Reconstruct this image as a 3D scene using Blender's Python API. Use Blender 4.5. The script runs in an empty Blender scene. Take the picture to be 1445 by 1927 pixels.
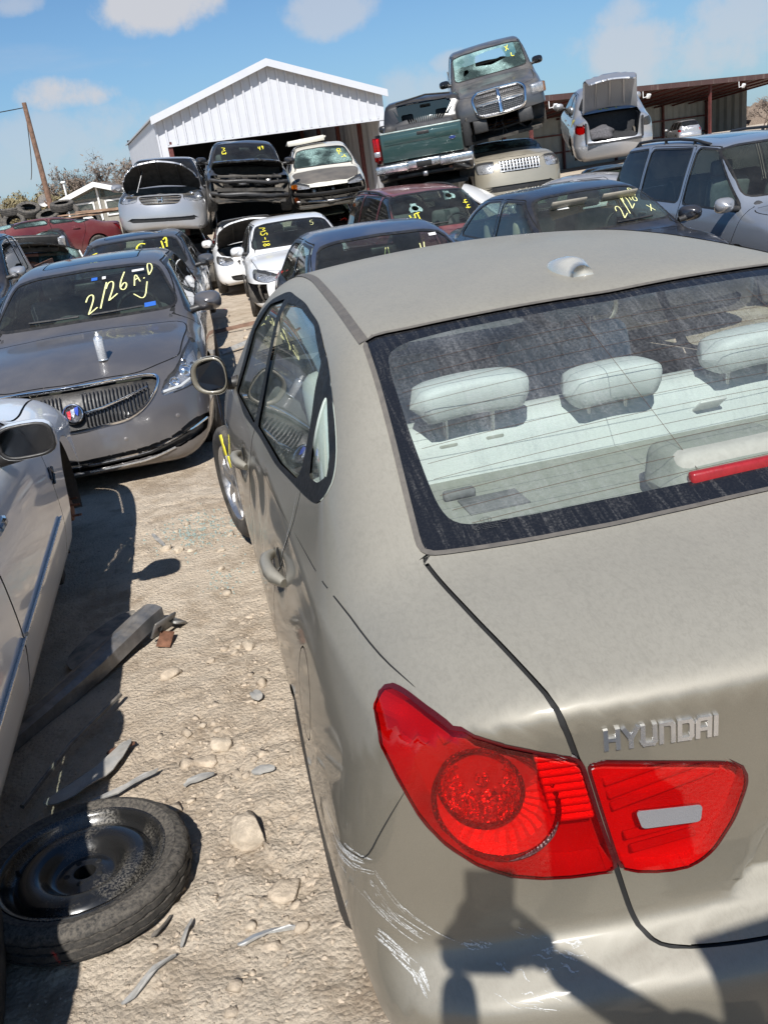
import bpy, bmesh, math, random
import numpy as np
from mathutils import Vector, Matrix
random.seed(7); np.random.seed(7)
SC = bpy.context.scene
COL = SC.collection
R = math.radians
# ---------------------------------------------------------------- camera (phone held up behind the beige sedan)
CAMP = Vector((-.9532, -.8221, 1.7368)); YAW, PITCH, ROLL, FPX = .182879, .373685, -.141703, 1640.2
_f = Vector((math.sin(YAW)*math.cos(PITCH), math.cos(YAW)*math.cos(PITCH), -math.sin(PITCH)))
_r = Vector((math.cos(YAW), -math.sin(YAW), 0)); _u = _r.cross(_f)
_r2 = _r*math.cos(ROLL)+_u*math.sin(ROLL); _u2 = -_r*math.sin(ROLL)+_u*math.cos(ROLL)
cam = bpy.data.cameras.new('camera'); camo = bpy.data.objects.new('camera', cam); COL.objects.link(camo)
camo.matrix_world = Matrix(((_r2.x, _u2.x, -_f.x, CAMP.x), (_r2.y, _u2.y, -_f.y, CAMP.y), (_r2.z, _u2.z, -_f.z, CAMP.z), (0, 0, 0, 1)))
cam.sensor_fit = 'VERTICAL'; cam.sensor_height = 36; cam.lens = 36*FPX/1927; cam.clip_start = .02; cam.clip_end = 6000
SC.camera = camo
# ---------------------------------------------------------------- daylight
SUND = Vector((.180, .675, -.716)).normalized()          # direction in which sunlight travels
sun = bpy.data.lights.new('sun', 'SUN'); suno = bpy.data.objects.new('sun', sun); COL.objects.link(suno)
sun.energy = 4.6; sun.angle = R(.53); sun.color = (1, .972, .93)
suno.rotation_euler = SUND.to_track_quat('-Z', 'Y').to_euler(); suno.location = (-6, -20, 25)
SC.view_settings.view_transform = 'Standard'; SC.view_settings.look = 'None'; SC.view_settings.gamma = 1
SC.view_settings.use_curve_mapping = False; SC.view_settings.exposure = .48
SC.render.engine = 'CYCLES'
try:
    SC.cycles.max_bounces = 7; SC.cycles.transparent_max_bounces = 24; SC.cycles.glossy_bounces = 4; SC.cycles.transmission_bounces = 6
    SC.cycles.caustics_reflective = False; SC.cycles.caustics_refractive = False
except Exception: pass
W = bpy.data.worlds.new('World'); SC.world = W; W.use_nodes = True
def build_sky():
    nt = W.node_tree; nt.nodes.clear(); N = nt.nodes.new; L = nt.links.new
    out = N('ShaderNodeOutputWorld'); bg = N('ShaderNodeBackground'); bg.inputs['Strength'].default_value = .074
    sky = N('ShaderNodeTexSky'); sky.sky_type = 'NISHITA'; sky.sun_disc = False
    sky.sun_elevation = math.asin(-SUND.z); sky.sun_rotation = math.atan2(-SUND.x, -SUND.y)
    sky.air_density = 1.0; sky.dust_density = .3; sky.ozone_density = 2.0; sky.altitude = 200
    tc = N('ShaderNodeTexCoord'); sep = N('ShaderNodeSeparateXYZ'); L(tc.outputs['Generated'], sep.inputs[0])
    def math_(op, a, b=None, c=None):
        n = N('ShaderNodeMath'); n.operation = op
        for i, v in enumerate((a, b, c)):
            if v is None: continue
            if isinstance(v, (int, float)): n.inputs[i].default_value = v
            else: L(v, n.inputs[i])
        return n.outputs[0]
    # cloud sheet: project the view direction on a plane overhead
    zc = math_('MAXIMUM', sep.outputs[2], .02)
    px = math_('DIVIDE', sep.outputs[0], math_('ADD', zc, .12)); py = math_('DIVIDE', sep.outputs[1], math_('ADD', zc, .12))
    cmb = N('ShaderNodeCombineXYZ'); L(px, cmb.inputs[0]); L(py, cmb.inputs[1]); cmb.inputs[2].default_value = 3.7
    n1 = N('ShaderNodeTexNoise'); n1.inputs['Scale'].default_value = 1.15; n1.inputs['Detail'].default_value = 7; n1.inputs['Roughness'].default_value = .52
    L(cmb.outputs[0], n1.inputs['Vector'])
    n2 = N('ShaderNodeTexNoise'); n2.inputs['Scale'].default_value = 13; n2.inputs['Detail'].default_value = 6; n2.inputs['Roughness'].default_value = .6
    L(tc.outputs['Generated'], n2.inputs['Vector'])
    rmp = N('ShaderNodeMapRange'); rmp.interpolation_type = 'SMOOTHSTEP'; L(n1.outputs[0], rmp.inputs[0])
    rmp.inputs[1].default_value = .62; rmp.inputs[2].default_value = .86; rmp.inputs[4].default_value = .25
    mask = rmp.outputs[0]
    # a few cumulus puffs where they stood that day (azimuth, elevation, half sizes, strength)
    def puff(px_, py_, sx, sy, st):
        d = (_f + _r2*((px_-722.5)/FPX) - _u2*((py_-963.5)/FPX)).normalized()
        dr = _r2.copy(); dr.z = 0; dr.normalize()
        tup = Vector((0, 0, 1))
        def dot(v):
            n = N('ShaderNodeVectorMath'); n.operation = 'DOT_PRODUCT'; L(tc.outputs['Generated'], n.inputs[0]); n.inputs[1].default_value = v; return n.outputs['Value']
        a = math_('DIVIDE', math_('SUBTRACT', dot(dr), d.dot(dr)), sx/FPX); b = math_('DIVIDE', math_('SUBTRACT', dot(tup), d.dot(tup)), sy/FPX)
        front = math_('GREATER_THAN', dot(d), .5)
        r2 = math_('ADD', math_('MULTIPLY', a, a), math_('MULTIPLY', b, b))
        v = math_('SUBTRACT', math_('ADD', math_('SUBTRACT', 1.0, r2), math_('MULTIPLY', math_('SUBTRACT', n2.outputs[0], .5), 4.0)), 0.)
        m = N('ShaderNodeMapRange'); m.interpolation_type = 'SMOOTHSTEP'; L(v, m.inputs[0]); m.inputs[1].default_value = .05; m.inputs[2].default_value = 1.05; m.inputs[4].default_value = st
        return math_('MULTIPLY', m.outputs[0], front)
    for a in ((128, 178, 85, 30, .95), (290, 5, 135, 45, .95), (620, 15, 90, 42, .6), (1210, 85, 130, 60, .7), (1400, 40, 110, 70, .6), (1330, 110, 160, 40, .6),
              (800, 180, 110, 55, .45), (850, 120, 50, 22, .55), (110, 250, 200, 50, .45), (230, 300, 150, 40, .4), (20, 300, 120, 60, .4), (1180, 20, 70, 35, .6), (30, 5, 50, 20, .5)):
        mask = math_('MAXIMUM', mask, puff(*a))
    ccol = N('ShaderNodeMix'); ccol.data_type = 'RGBA'; L(mask, ccol.inputs[0]); ccol.inputs[7].default_value = (6.0, 6.1, 6.5, 1)
    hz = N('ShaderNodeMapRange'); hz.interpolation_type = 'SMOOTHSTEP'; L(sep.outputs[2], hz.inputs[0]); hz.inputs[1].default_value = .20; hz.inputs[2].default_value = -.02; hz.inputs[4].default_value = .5
    hm = N('ShaderNodeMix'); hm.data_type = 'RGBA'; L(hz.outputs[0], hm.inputs[0]); L(sky.outputs[0], hm.inputs[6]); hm.inputs[7].default_value = (3.9, 5.0, 6.6, 1)
    tn = N('ShaderNodeMix'); tn.data_type = 'RGBA'; tn.blend_type = 'MULTIPLY'; tn.inputs[0].default_value = 1; L(hm.outputs[2], tn.inputs[6]); tn.inputs[7].default_value = (.60, .80, .97, 1)
    L(tn.outputs[2], ccol.inputs[6]); L(ccol.outputs[2], bg.inputs[0]); L(bg.outputs[0], out.inputs[0])
build_sky()
# ---------------------------------------------------------------- body-shell engine (pure numpy)
def chaikin(P, n=3, closed=True):
    P = np.asarray(P, float)
    for _ in range(n):
        if closed:
            Q = np.roll(P, -1, 0)
            P = np.stack([.75*P+.25*Q, .25*P+.75*Q], 1).reshape(-1, P.shape[1])
        else:
            A, B = P[:-1], P[1:]
            P = np.concatenate([P[:1], np.stack([.75*A+.25*B, .25*A+.75*B], 1).reshape(-1, P.shape[1]), P[-1:]])
    return P

def roundpoly(P, r=.03, k=5):
    """closed polygon with each corner replaced by a small curve"""
    P = np.asarray(P, float); out = []
    for i in range(len(P)):
        a, b, c = P[i-1], P[i], P[(i+1) % len(P)]
        u, v = a-b, c-b; lu, lv = np.linalg.norm(u), np.linalg.norm(v)
        if lu < 1e-9 or lv < 1e-9: continue
        d1, d2 = min(r, lu*.45), min(r, lv*.45); p, q = b+u/lu*d1, b+v/lv*d2
        for t in np.linspace(0, 1, k): out.append((1-t)**2*p+2*t*(1-t)*b+t*t*q)
    return np.array(out)

class Spl:                                   # C1 monotone-ish hermite spline
    def __init__(s, pts):
        pts = np.asarray(pts, float); s.x, s.y = pts[:, 0], pts[:, 1]
        d = np.diff(s.y)/np.diff(s.x); m = np.empty(len(s.x)); m[0], m[-1] = d[0], d[-1]
        for i in range(1, len(d)):
            m[i] = 0 if d[i-1]*d[i] <= 0 else 2*d[i-1]*d[i]/(d[i-1]+d[i])
        s.m = m
    def __call__(s, q):
        q = np.asarray(q, float); i = np.clip(np.searchsorted(s.x, q)-1, 0, len(s.x)-2)
        h = s.x[i+1]-s.x[i]; t = np.clip((q-s.x[i])/h, 0, 1); t2 = t*t; t3 = t2*t
        r = s.y[i]*(2*t3-3*t2+1)+s.m[i]*h*(t3-2*t2+t)+s.y[i+1]*(3*t2-2*t3)+s.m[i+1]*h*(t3-t2)
        r = np.where(q < s.x[0], s.y[0]+s.m[0]*(q-s.x[0]), r)
        return np.where(q > s.x[-1], s.y[-1]+s.m[-1]*(q-s.x[-1]), r)

def poly_sdf(P, a, b, want_n=False, closed=True):
    P = np.asarray(P, float); n = len(P)
    Q = np.roll(P, -1, 0) if closed else P[1:]
    if not closed: P0 = P[:-1]
    else: P0 = P
    E = Q-P0; L2 = np.maximum((E**2).sum(1), 1e-14)
    out = np.empty(len(a)); nn = np.empty((len(a), 2)) if want_n else None
    if want_n:
        area = (P0[:, 0]*Q[:, 1]-Q[:, 0]*P0[:, 1]).sum(); sg = 1 if area > 0 else -1
        en = np.stack([E[:, 1], -E[:, 0]], 1)*sg; en /= np.sqrt(L2)[:, None]
        vn = en+np.roll(en, 1, 0); vn /= np.linalg.norm(vn, axis=1)[:, None]+1e-12; vq = np.roll(vn, -1, 0)
    CH = 3000
    for k in range(0, len(a), CH):
        x = a[k:k+CH, None]; y = b[k:k+CH, None]
        dx = x-P0[:, 0]; dy = y-P0[:, 1]
        t = np.clip((dx*E[:, 0]+dy*E[:, 1])/L2, 0, 1)
        d2 = (dx-t*E[:, 0])**2+(dy-t*E[:, 1])**2
        j = d2.argmin(1); r = np.arange(len(j)); d = np.sqrt(d2[r, j])
        if closed:
            c = ((P0[:, 1] > y) != (Q[:, 1] > y)) & (x < E[:, 0]*(y-P0[:, 1])/np.where(np.abs(E[:, 1]) < 1e-12, 1e-12, E[:, 1])+P0[:, 0])
            d = np.where(c.sum(1) % 2 == 1, -d, d)
        out[k:k+CH] = d
        if want_n:
            tt = t[r, j][:, None]; v = vn[j]*(1-tt)+vq[j]*tt; nn[k:k+CH] = v/np.linalg.norm(v, axis=1)[:, None]
    return (out, nn) if want_n else out

class Body:
    """profile: side silhouette control polygon (y,z); wb half width along y; zb belt height; sec = side section
    offsets; A plan bow, C crown, R edge rounding, all along y."""
    def __init__(s, prof, wb, zb, sec, A, C, R, axis=(.6, .45, .45), bumps=(), it=2):
        s.P = chaikin(prof, it); s.wb, s.zb, s.sec, s.A, s.C, s.R = Spl(wb), Spl(zb), Spl(sec), Spl(A), Spl(C), Spl(R)
        s.y0, s.y1 = s.P[:, 0].min(), s.P[:, 0].max(); s.axis = axis; s.bumps = bumps
    def W(s, y, z, sx):
        zb = s.zb(y); h = np.where(z < zb, z/zb, 1+(z-zb)/.4)
        w = s.wb(y)+s.sec(h)
        for (yy, zz, ry, rz, d, side) in s.bumps:
            g = np.exp(-((y-yy)/ry)**2-((z-zz)/rz)**2)*d
            w = w+np.where(side*sx >= 0, g, 0)
        return w
    def F(s, V, grad=False):
        x, y, z = V.T; ax = np.abs(x); sx = np.sign(x)
        q = (ax/.9)**2; yp = y+s.A(y)*q; zp = z+s.C(y)*q
        R = s.R(y)
        if not grad:
            a = poly_sdf(s.P, yp, zp)
        else:
            a, n = poly_sdf(s.P, yp, zp, True)
        b = ax-s.W(y, z, sx)
        h = np.maximum(R-np.abs(a-b), 0)/R
        f = np.maximum(a, b)+h*h*R*.25
        if not grad: return f
        wa = np.where(a > b, 1-.5*h, .5*h)[:, None]
        e = 1e-3
        dAy = 1+(s.A(y+e)-s.A(y-e))/(2*e)*q; dCy = (s.C(y+e)-s.C(y-e))/(2*e)*q
        dq = 2*x/.81
        ga = np.stack([n[:, 0]*s.A(y)*dq+n[:, 1]*s.C(y)*dq, n[:, 0]*dAy+n[:, 1]*dCy, n[:, 1]], 1)
        gb = np.stack([np.where(sx == 0, 1, sx), -(s.W(y+e, z, sx)-s.W(y-e, z, sx))/(2*e), -(s.W(y, z+e, sx)-s.W(y, z-e, sx))/(2*e)], 1)
        g = wa*ga+(1-wa)*gb
        return f, g/np.linalg.norm(g, axis=1)[:, None]
    def cast(s, O, D, t0=0., t1=4.0, n=10):
        """first exit from inside O along D"""
        lo = np.full(len(O), t0); hi = np.full(len(O), t1)
        flo = s.F(O+D*lo[:, None]); fhi = s.F(O+D*hi[:, None])
        side = np.zeros(len(O))
        for i in range(n):
            if i < 3: m = .5*(lo+hi)
            else: m = np.clip((lo*fhi-hi*flo)/(fhi-flo+1e-15), lo, hi)
            fm = s.F(O+D*m[:, None])
            neg = fm < 0
            fhi = np.where(neg, np.where(side == 1, fhi*.5, fhi), fm); flo = np.where(neg, fm, np.where(side == -1, flo*.5, flo))
            lo = np.where(neg, m, lo); hi = np.where(neg, hi, m); side = np.where(neg, 1, -1)
        m = np.where(np.abs(flo) < np.abs(fhi), lo, hi)
        return O+D*m[:, None]
    def hit(s, O, D, tmax=12., steps=240):
        """first entry of rays from outside"""
        O = np.atleast_2d(np.asarray(O, float)); D = np.atleast_2d(np.asarray(D, float))
        O = np.broadcast_to(O, D.shape) if len(O) == 1 else O
        D = np.broadcast_to(D, O.shape)
        t = np.zeros(len(O)); 
        for _ in range(steps):
            f = s.F(O+D*t[:, None]); t = t+np.where(f > 1e-4, np.minimum(np.maximum(f*.6, 2e-4), .5), 0)
            if (t > tmax).all() or (np.abs(f) < 1e-4).all(): break
        return O+D*t[:, None]
    def mesh(s, nu, nv, dens=None):
        za, e0, e1 = s.axis
        ya, yb = s.y0+e0, s.y1-e1; cap = 1.0
        S = (yb-ya)+e0*1.57+e1*1.57+.0
        us = np.linspace(0, 1, nu) if dens is None else np.interp(np.linspace(0, 1, nu), *zip(*dens))
        O = []; D = []
        th = np.linspace(0, 2*np.pi, nv, endpoint=False)
        for u in us:
            l = u*S
            if l < e0*1.57: y = ya; ph = -(1-l/(e0*1.57))*np.pi/2
            elif l > S-e1*1.57: y = yb; ph = (l-(S-e1*1.57))/(e1*1.57)*np.pi/2
            else: y = ya+(l-e0*1.57); ph = 0
            c = np.cos(ph); c = max(c, 1e-3)
            d = np.stack([np.sin(th)*c, np.full(nv, np.sin(ph)), np.cos(th)*c], 1)
            O.append(np.tile([0, y, za], (nv, 1))); D.append(d)
        O = np.concatenate(O); D = np.concatenate(D); D /= np.linalg.norm(D, axis=1)[:, None]
        V = s.cast(O, D)
        f, N = s.F(V, True)
        i = np.arange(nu-1)[:, None]*nv; j = np.arange(nv)[None]; jn = (j+1) % nv
        a, b, c, d = (i+j).ravel(), (i+jn).ravel(), (i+nv+jn).ravel(), (i+nv+j).ravel()
        T = np.concatenate([np.stack([a, b, c], 1), np.stack([a, c, d], 1)])
        # outward orientation
        fn = np.cross(V[T[:, 1]]-V[T[:, 0]], V[T[:, 2]]-V[T[:, 0]])
        fl = (fn*N[T[:, 0]]).sum(1) < 0; T[fl] = T[fl][:, ::-1]
        return V, N, T

class Shell:
    def __init__(s, body, nu=90, nv=96, dens=None):
        s.body = body; s.V, s.N, s.T = body.mesh(nu, nv, dens); s.L = np.zeros(len(s.T), int); s.names = ['body']
    def lab(s, n):
        if n not in s.names: s.names.append(n)
        return s.names.index(n)
    def co(s, V, proj):
        x, y, z = V.T
        if proj in 'SY': return y, z
        if proj == 'T': return x, y
        if proj in 'FB': return x, z
        if proj == 'D': return x, y+z
        if proj == 'H': return x, z-y
        if proj == 'G': return x, .894*y+.447*z
        if proj == 'O': return -np.abs(x)*.7071-y*.7071, z      # rear corners seen obliquely
        if proj == 'P': return -np.abs(x)*.7071+y*.7071, z      # front corners
    def cut(s, f, sel):
        T = s.T; F = f[T]; pos = F > 0
        k = pos.sum(1); mix = (k > 0) & (k < 3) & sel
        if not mix.any(): return
        M = T[mix]; LM = s.L[mix]; P = pos[mix]; k = k[mix]
        odd = np.where(k[:, None] == 1, P, ~P).argmax(1); r = np.arange(len(M))
        a = M[r, odd]; b = M[r, (odd+1) % 3]; c = M[r, (odd+2) % 3]
        def mid(p, q):
            lo = np.minimum(p, q); hi = np.maximum(p, q)
            return lo, hi
        e = np.concatenate([np.stack(mid(a, b), 1), np.stack(mid(a, c), 1)])
        key = e[:, 0].astype(np.int64)*len(s.V)+e[:, 1]
        uk, idx, inv = np.unique(key, return_index=True, return_inverse=True)
        p, q = e[idx, 0], e[idx, 1]; t = (f[p]/(f[p]-f[q]))[:, None]
        nV = s.V[p]*(1-t)+s.V[q]*t; nN = s.N[p]*(1-t)+s.N[q]*t; nN /= np.linalg.norm(nN, axis=1)[:, None]
        base = len(s.V); s.V = np.concatenate([s.V, nV]); s.N = np.concatenate([s.N, nN])
        iab = base+inv[:len(a)]; iac = base+inv[len(a):]
        s.T = np.concatenate([T[~mix], np.stack([a, iab, iac], 1), np.stack([iab, b, c], 1), np.stack([iab, c, iac], 1)])
        s.L = np.concatenate([s.L[~mix], LM, LM, LM])
    def region(s, name, proj, poly, rnd=.03, mask=None, trim=0, trimname='trim', seam=0, over=None, side=0, closed=True, inner=True):
        """label the faces inside poly (2-D, corners rounded by rnd) in a projection; seam = gap half width, trim = border width"""
        P = roundpoly(poly, rnd) if closed else chaikin(poly, 3, False)
        mg = max(trim, seam)+.06; b0 = P.min(0)-mg; b1 = P.max(0)+mg
        def field(V, m):
            f = np.full(len(V), 1.); i = np.nonzero(m)[0]
            if not len(i): return f
            a, b = s.co(V[i], proj); k = (a > b0[0]) & (a < b1[0]) & (b > b0[1]) & (b < b1[1])
            i = i[k]
            if len(i): f[i] = poly_sdf(P, a[k], b[k], closed=closed)
            return f
        def msk(V, N):
            m = np.ones(len(V), bool)
            if proj == 'S': m &= (np.abs(V[:, 0]) > .25) & (np.abs(N[:, 0]) > .2)
            if side: m &= V[:, 0]*side > 0
            if mask is not None: m &= mask(V, N)
            return m
        levels = [0.] if not seam else ([-seam, seam] if closed else [seam])
        if trim: levels.append(trim)
        for lv in levels:
            mv = msk(s.V, s.N)[s.T].any(1); near = np.zeros(len(s.V), bool); near[s.T[mv].ravel()] = True
            f = field(s.V, near)-lv
            s.cut(f, mv)
        C = s.V[s.T].mean(1); CN = s.N[s.T].mean(1); m = msk(C, CN)
        if over is not None: m &= np.isin(s.L, [s.lab(o) for o in over])
        f = field(C, m)
        def put(sel, nm):
            if proj == 'S' or proj in 'OP':
                s.L[sel & (C[:, 0] < 0)] = s.lab(nm+'#L'); s.L[sel & (C[:, 0] >= 0)] = s.lab(nm+'#R')
            else: s.L[sel] = s.lab(nm)
        if trim: put(m & (f >= 0) & (f < trim), trimname)
        if seam:
            if closed and inner: put(m & (f < -seam), name)
            s.L[m & (np.abs(f) <= seam)] = s.lab('panel_gap' if closed else name)
        else: put(m & (f < 0), name)
    def line(s, pts, proj, w, name='panel_gap', mask=None, side=0):
        s.region(name, proj, pts, 0, mask, seam=w, side=side, closed=False)
    def part(s, labels):
        if isinstance(labels, str): labels = [labels]
        ids = [s.names.index(l) for l in labels if l in s.names]
        T = s.T[np.isin(s.L, ids)]
        if not len(T): return None
        u, inv = np.unique(T, return_inverse=True)
        return s.V[u], s.N[u], inv.reshape(-1, 3)
# ---------------------------------------------------------------- object helpers
MATS = {}
def link(o, parent=None):
    COL.objects.link(o)
    if parent is not None: o.parent = parent
    return o
def mk(name, V, F, mat, parent=None, N=None, smooth=True):
    """one mesh object; F is an (n,3)/(n,4) array or list of faces"""
    me = bpy.data.meshes.new(name); V = np.asarray(V, float)
    if isinstance(F, np.ndarray) and F.ndim == 2:
        n, k = F.shape
        me.vertices.add(len(V)); me.vertices.foreach_set('co', V.astype(np.float32).ravel())
        me.loops.add(n*k); me.loops.foreach_set('vertex_index', F.astype(np.int32).ravel())
        me.polygons.add(n); me.polygons.foreach_set('loop_start', (np.arange(n)*k).astype(np.int32))
        me.update(calc_edges=True)
    else:
        me.from_pydata([tuple(v) for v in V], [], [tuple(int(i) for i in f) for f in F])
    me.validate()
    if smooth: me.polygons.foreach_set('use_smooth', np.ones(len(me.polygons), bool))
    if mat is not None: me.materials.append(mat if not isinstance(mat, str) else MATS[mat])
    if N is not None and len(N) == len(me.vertices): me.normals_split_custom_set_from_vertices([tuple(n) for n in N])
    o = bpy.data.objects.new(name, me)
    return link(o, parent)
def mesh_of(name, bm, mat, parent=None, smooth=False, ang=None):
    me = bpy.data.meshes.new(name); bmesh.ops.recalc_face_normals(bm, faces=bm.faces[:]); bm.to_mesh(me); bm.free()
    if smooth or ang:
        me.polygons.foreach_set('use_smooth', np.ones(len(me.polygons), bool))
        if ang: me.set_sharp_from_angle(angle=R(ang))
    me.materials.append(mat if not isinstance(mat, str) else MATS[mat])
    return link(bpy.data.objects.new(name, me), parent)
def empty(name, loc=(0, 0, 0), rot=(0, 0, 0)):
    o = bpy.data.objects.new(name, None); o.location = loc; o.rotation_euler = rot; o.empty_display_size = .2
    return link(o)
def tag(o, label=None, cat=None, group=None, kind=None):
    if label: o['label'] = label
    if cat: o['category'] = cat
    if group: o['group'] = group
    if kind: o['kind'] = kind
    return o
def add_box(bm, c, s, rot=None, bev=0, seg=2):
    r = bmesh.ops.create_cube(bm, size=1); vs = r['verts']
    bmesh.ops.scale(bm, vec=s, verts=vs)
    if bev:
        es = list({e for v in vs for e in v.link_edges})
        rr = bmesh.ops.bevel(bm, geom=es, offset=bev, segments=seg, affect='EDGES', profile=.5); vs = list({v for f in rr['faces'] for v in f.verts} | {v for v in vs if v.is_valid})
    M = Matrix.Translation(c) @ (Matrix.Identity(4) if rot is None else (rot.to_matrix().to_4x4() if hasattr(rot, 'to_matrix') else rot))
    bmesh.ops.transform(bm, matrix=M, verts=vs)
    return vs
def box(name, c, s, mat, parent=None, rot=None, bev=0):
    bm = bmesh.new(); add_box(bm, c, s, rot, bev); return mesh_of(name, bm, mat, parent, ang=35 if bev else None)
def frames(P):
    P = [Vector(p) for p in P]; n = len(P); T = []
    for i in range(n):
        a = P[max(i-1, 0)]; b = P[min(i+1, n-1)]; t = (b-a); T.append(t.normalized() if t.length > 1e-9 else Vector((0, 0, 1)))
    u = T[0].orthogonal().normalized(); out = []
    for i in range(n):
        u = (u-T[i]*u.dot(T[i])); u = u.normalized() if u.length > 1e-6 else T[i].orthogonal().normalized()
        out.append((P[i], u.copy(), T[i].cross(u)))
    return out
def add_tube(bm, P, r, n=8, cap=True, flat=1.0):
    rs = r if hasattr(r, '__len__') else [r]*len(P); rings = []
    for (p, u, v), q in zip(frames(P), rs):
        rings.append([bm.verts.new(p+u*(math.cos(a)*q)+v*(math.sin(a)*q*flat)) for a in [2*math.pi*k/n for k in range(n)]])
    for a, b in zip(rings, rings[1:]):
        for k in range(n): bm.faces.new((a[k], a[(k+1) % n], b[(k+1) % n], b[k]))
    if cap: bm.faces.new(rings[0][::-1]); bm.faces.new(rings[-1])
def tube(name, P, r, mat, parent=None, n=8, flat=1.0):
    bm = bmesh.new(); add_tube(bm, P, r, n, True, flat); return mesh_of(name, bm, mat, parent, ang=50)
def add_lathe(bm, prof, n=32, axis='X', c=(0, 0, 0), closed=False):
    c = Vector(c); rings = []
    for (a, r) in prof:
        ring = []
        for k in range(n):
            t = 2*math.pi*k/n; y, z = math.cos(t)*r, math.sin(t)*r
            ring.append(bm.verts.new(c+(Vector((a, y, z)) if axis == 'X' else Vector((y, z, a)) if axis == 'Z' else Vector((y, a, z)))))
        rings.append(ring)
    pr = list(zip(rings, rings[1:]))+([(rings[-1], rings[0])] if closed else [])
    for a, b in pr:
        for k in range(n): bm.faces.new((a[k], a[(k+1) % n], b[(k+1) % n], b[k]))
    return rings
def lathe(name, prof, mat, parent=None, n=32, axis='X', c=(0, 0, 0), closed=False, ang=40):
    bm = bmesh.new(); add_lathe(bm, prof, n, axis, c, closed); return mesh_of(name, bm, mat, parent, ang=ang)
def add_prism(bm, pts, d, off=0.):
    """closed outline pts (3-D) extruded by vector d"""
    d = Vector(d); A = [bm.verts.new(Vector(p)+d*off) for p in pts]; B = [bm.verts.new(Vector(p)+d*(1+off)) for p in pts]; n = len(pts)
    bm.faces.new(A[::-1]); bm.faces.new(B)
    for k in range(n): bm.faces.new((A[k], A[(k+1) % n], B[(k+1) % n], B[k]))
def prism(name, pts, d, mat, parent=None):
    bm = bmesh.new(); add_prism(bm, pts, d); return mesh_of(name, bm, mat, parent)
# ---------------------------------------------------------------- materials
def newmat(name):
    m = bpy.data.materials.new(name); m.use_nodes = True; nt = m.node_tree; nt.nodes.clear(); MATS[name] = m
    out = nt.nodes.new('ShaderNodeOutputMaterial')
    return m, nt, out
class NB:
    def __init__(s, nt): s.nt = nt
    def n(s, t, **kw):
        x = s.nt.nodes.new('ShaderNode'+t)
        for k, v in kw.items(): setattr(x, k, v)
        return x
    def set(s, node, key, v):
        if isinstance(v, bpy.types.NodeSocket): s.nt.links.new(v, node.inputs[key])
        elif v is not None: node.inputs[key].default_value = v
    def math(s, op, a, b=None, c=None, clamp=False):
        x = s.n('Math', operation=op); x.use_clamp = clamp
        for i, v in enumerate((a, b, c)): s.set(x, i, v)
        return x.outputs[0]
    def noise(s, scale, detail=4, rough=.55, vec=None, dist=0.):
        x = s.n('TexNoise'); x.inputs['Scale'].default_value = scale; x.inputs['Detail'].default_value = detail; x.inputs['Roughness'].default_value = rough; x.inputs['Distortion'].default_value = dist
        s.set(x, 'Vector', vec if vec is not None else s.obj()); return x.outputs[0]
    def vor(s, scale, vec=None, feat='F1', out='Distance', rnd=1.):
        x = s.n('TexVoronoi'); x.feature = feat; x.inputs['Scale'].default_value = scale; x.inputs['Randomness'].default_value = rnd
        s.set(x, 'Vector', vec if vec is not None else s.obj()); return x.outputs[out]
    def obj(s):
        if not hasattr(s, '_tc'): s._tc = s.n('TexCoord')
        return s._tc.outputs['Object']
    def scale(s, v, vec=None, loc=(0, 0, 0)):
        x = s.n('Mapping'); x.inputs['Scale'].default_value = v; x.inputs['Location'].default_value = loc; s.set(x, 'Vector', vec if vec is not None else s.obj()); return x.outputs[0]
    def ramp(s, f, a, b, lo=0., hi=1., smooth=True):
        x = s.n('MapRange'); x.interpolation_type = 'SMOOTHSTEP' if smooth else 'LINEAR'
        s.set(x, 0, f)
        for i, v in zip((1, 2, 3, 4), (a, b, lo, hi)): s.set(x, i, v)
        return x.outputs[0]
    def mix(s, f, a, b):
        x = s.n('Mix', data_type='RGBA'); s.set(x, 0, f)
        for k, v in ((6, a), (7, b)): s.set(x, k, (*v, 1) if isinstance(v, tuple) and len(v) == 3 else v)
        return x.outputs[2]
    def schlick(s, f0=.04):
        """the same reflectance from both sides of a thin sheet"""
        x = s.n('LayerWeight'); x.inputs['Blend'].default_value = .5
        return s.math('ADD', f0, s.math('MULTIPLY', s.math('POWER', x.outputs['Facing'], 5.), 1-f0), clamp=True)
    def bump(s, h, st=.3, dist=.01):
        x = s.n('Bump'); x.inputs['Strength'].default_value = st; x.inputs['Distance'].default_value = dist; s.set(x, 'Height', h); return x.outputs[0]
    def bsdf(s, col, rough=.5, metal=0., coat=0., coatr=.05, normal=None, spec=None, trans=None, emis=None):
        x = s.n('BsdfPrincipled')
        s.set(x, 'Base Color', (*col, 1) if isinstance(col, tuple) and len(col) == 3 else col); s.set(x, 'Roughness', rough); s.set(x, 'Metallic', metal)
        s.set(x, 'Coat Weight', coat); s.set(x, 'Coat Roughness', coatr)
        if normal is not None: s.set(x, 'Normal', normal)
        if spec is not None: s.set(x, 'Specular IOR Level', spec)
        if trans is not None: s.set(x, 'Transmission Weight', trans)
        return x.outputs[0]
DUST = (.40, .345, .275)
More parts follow.
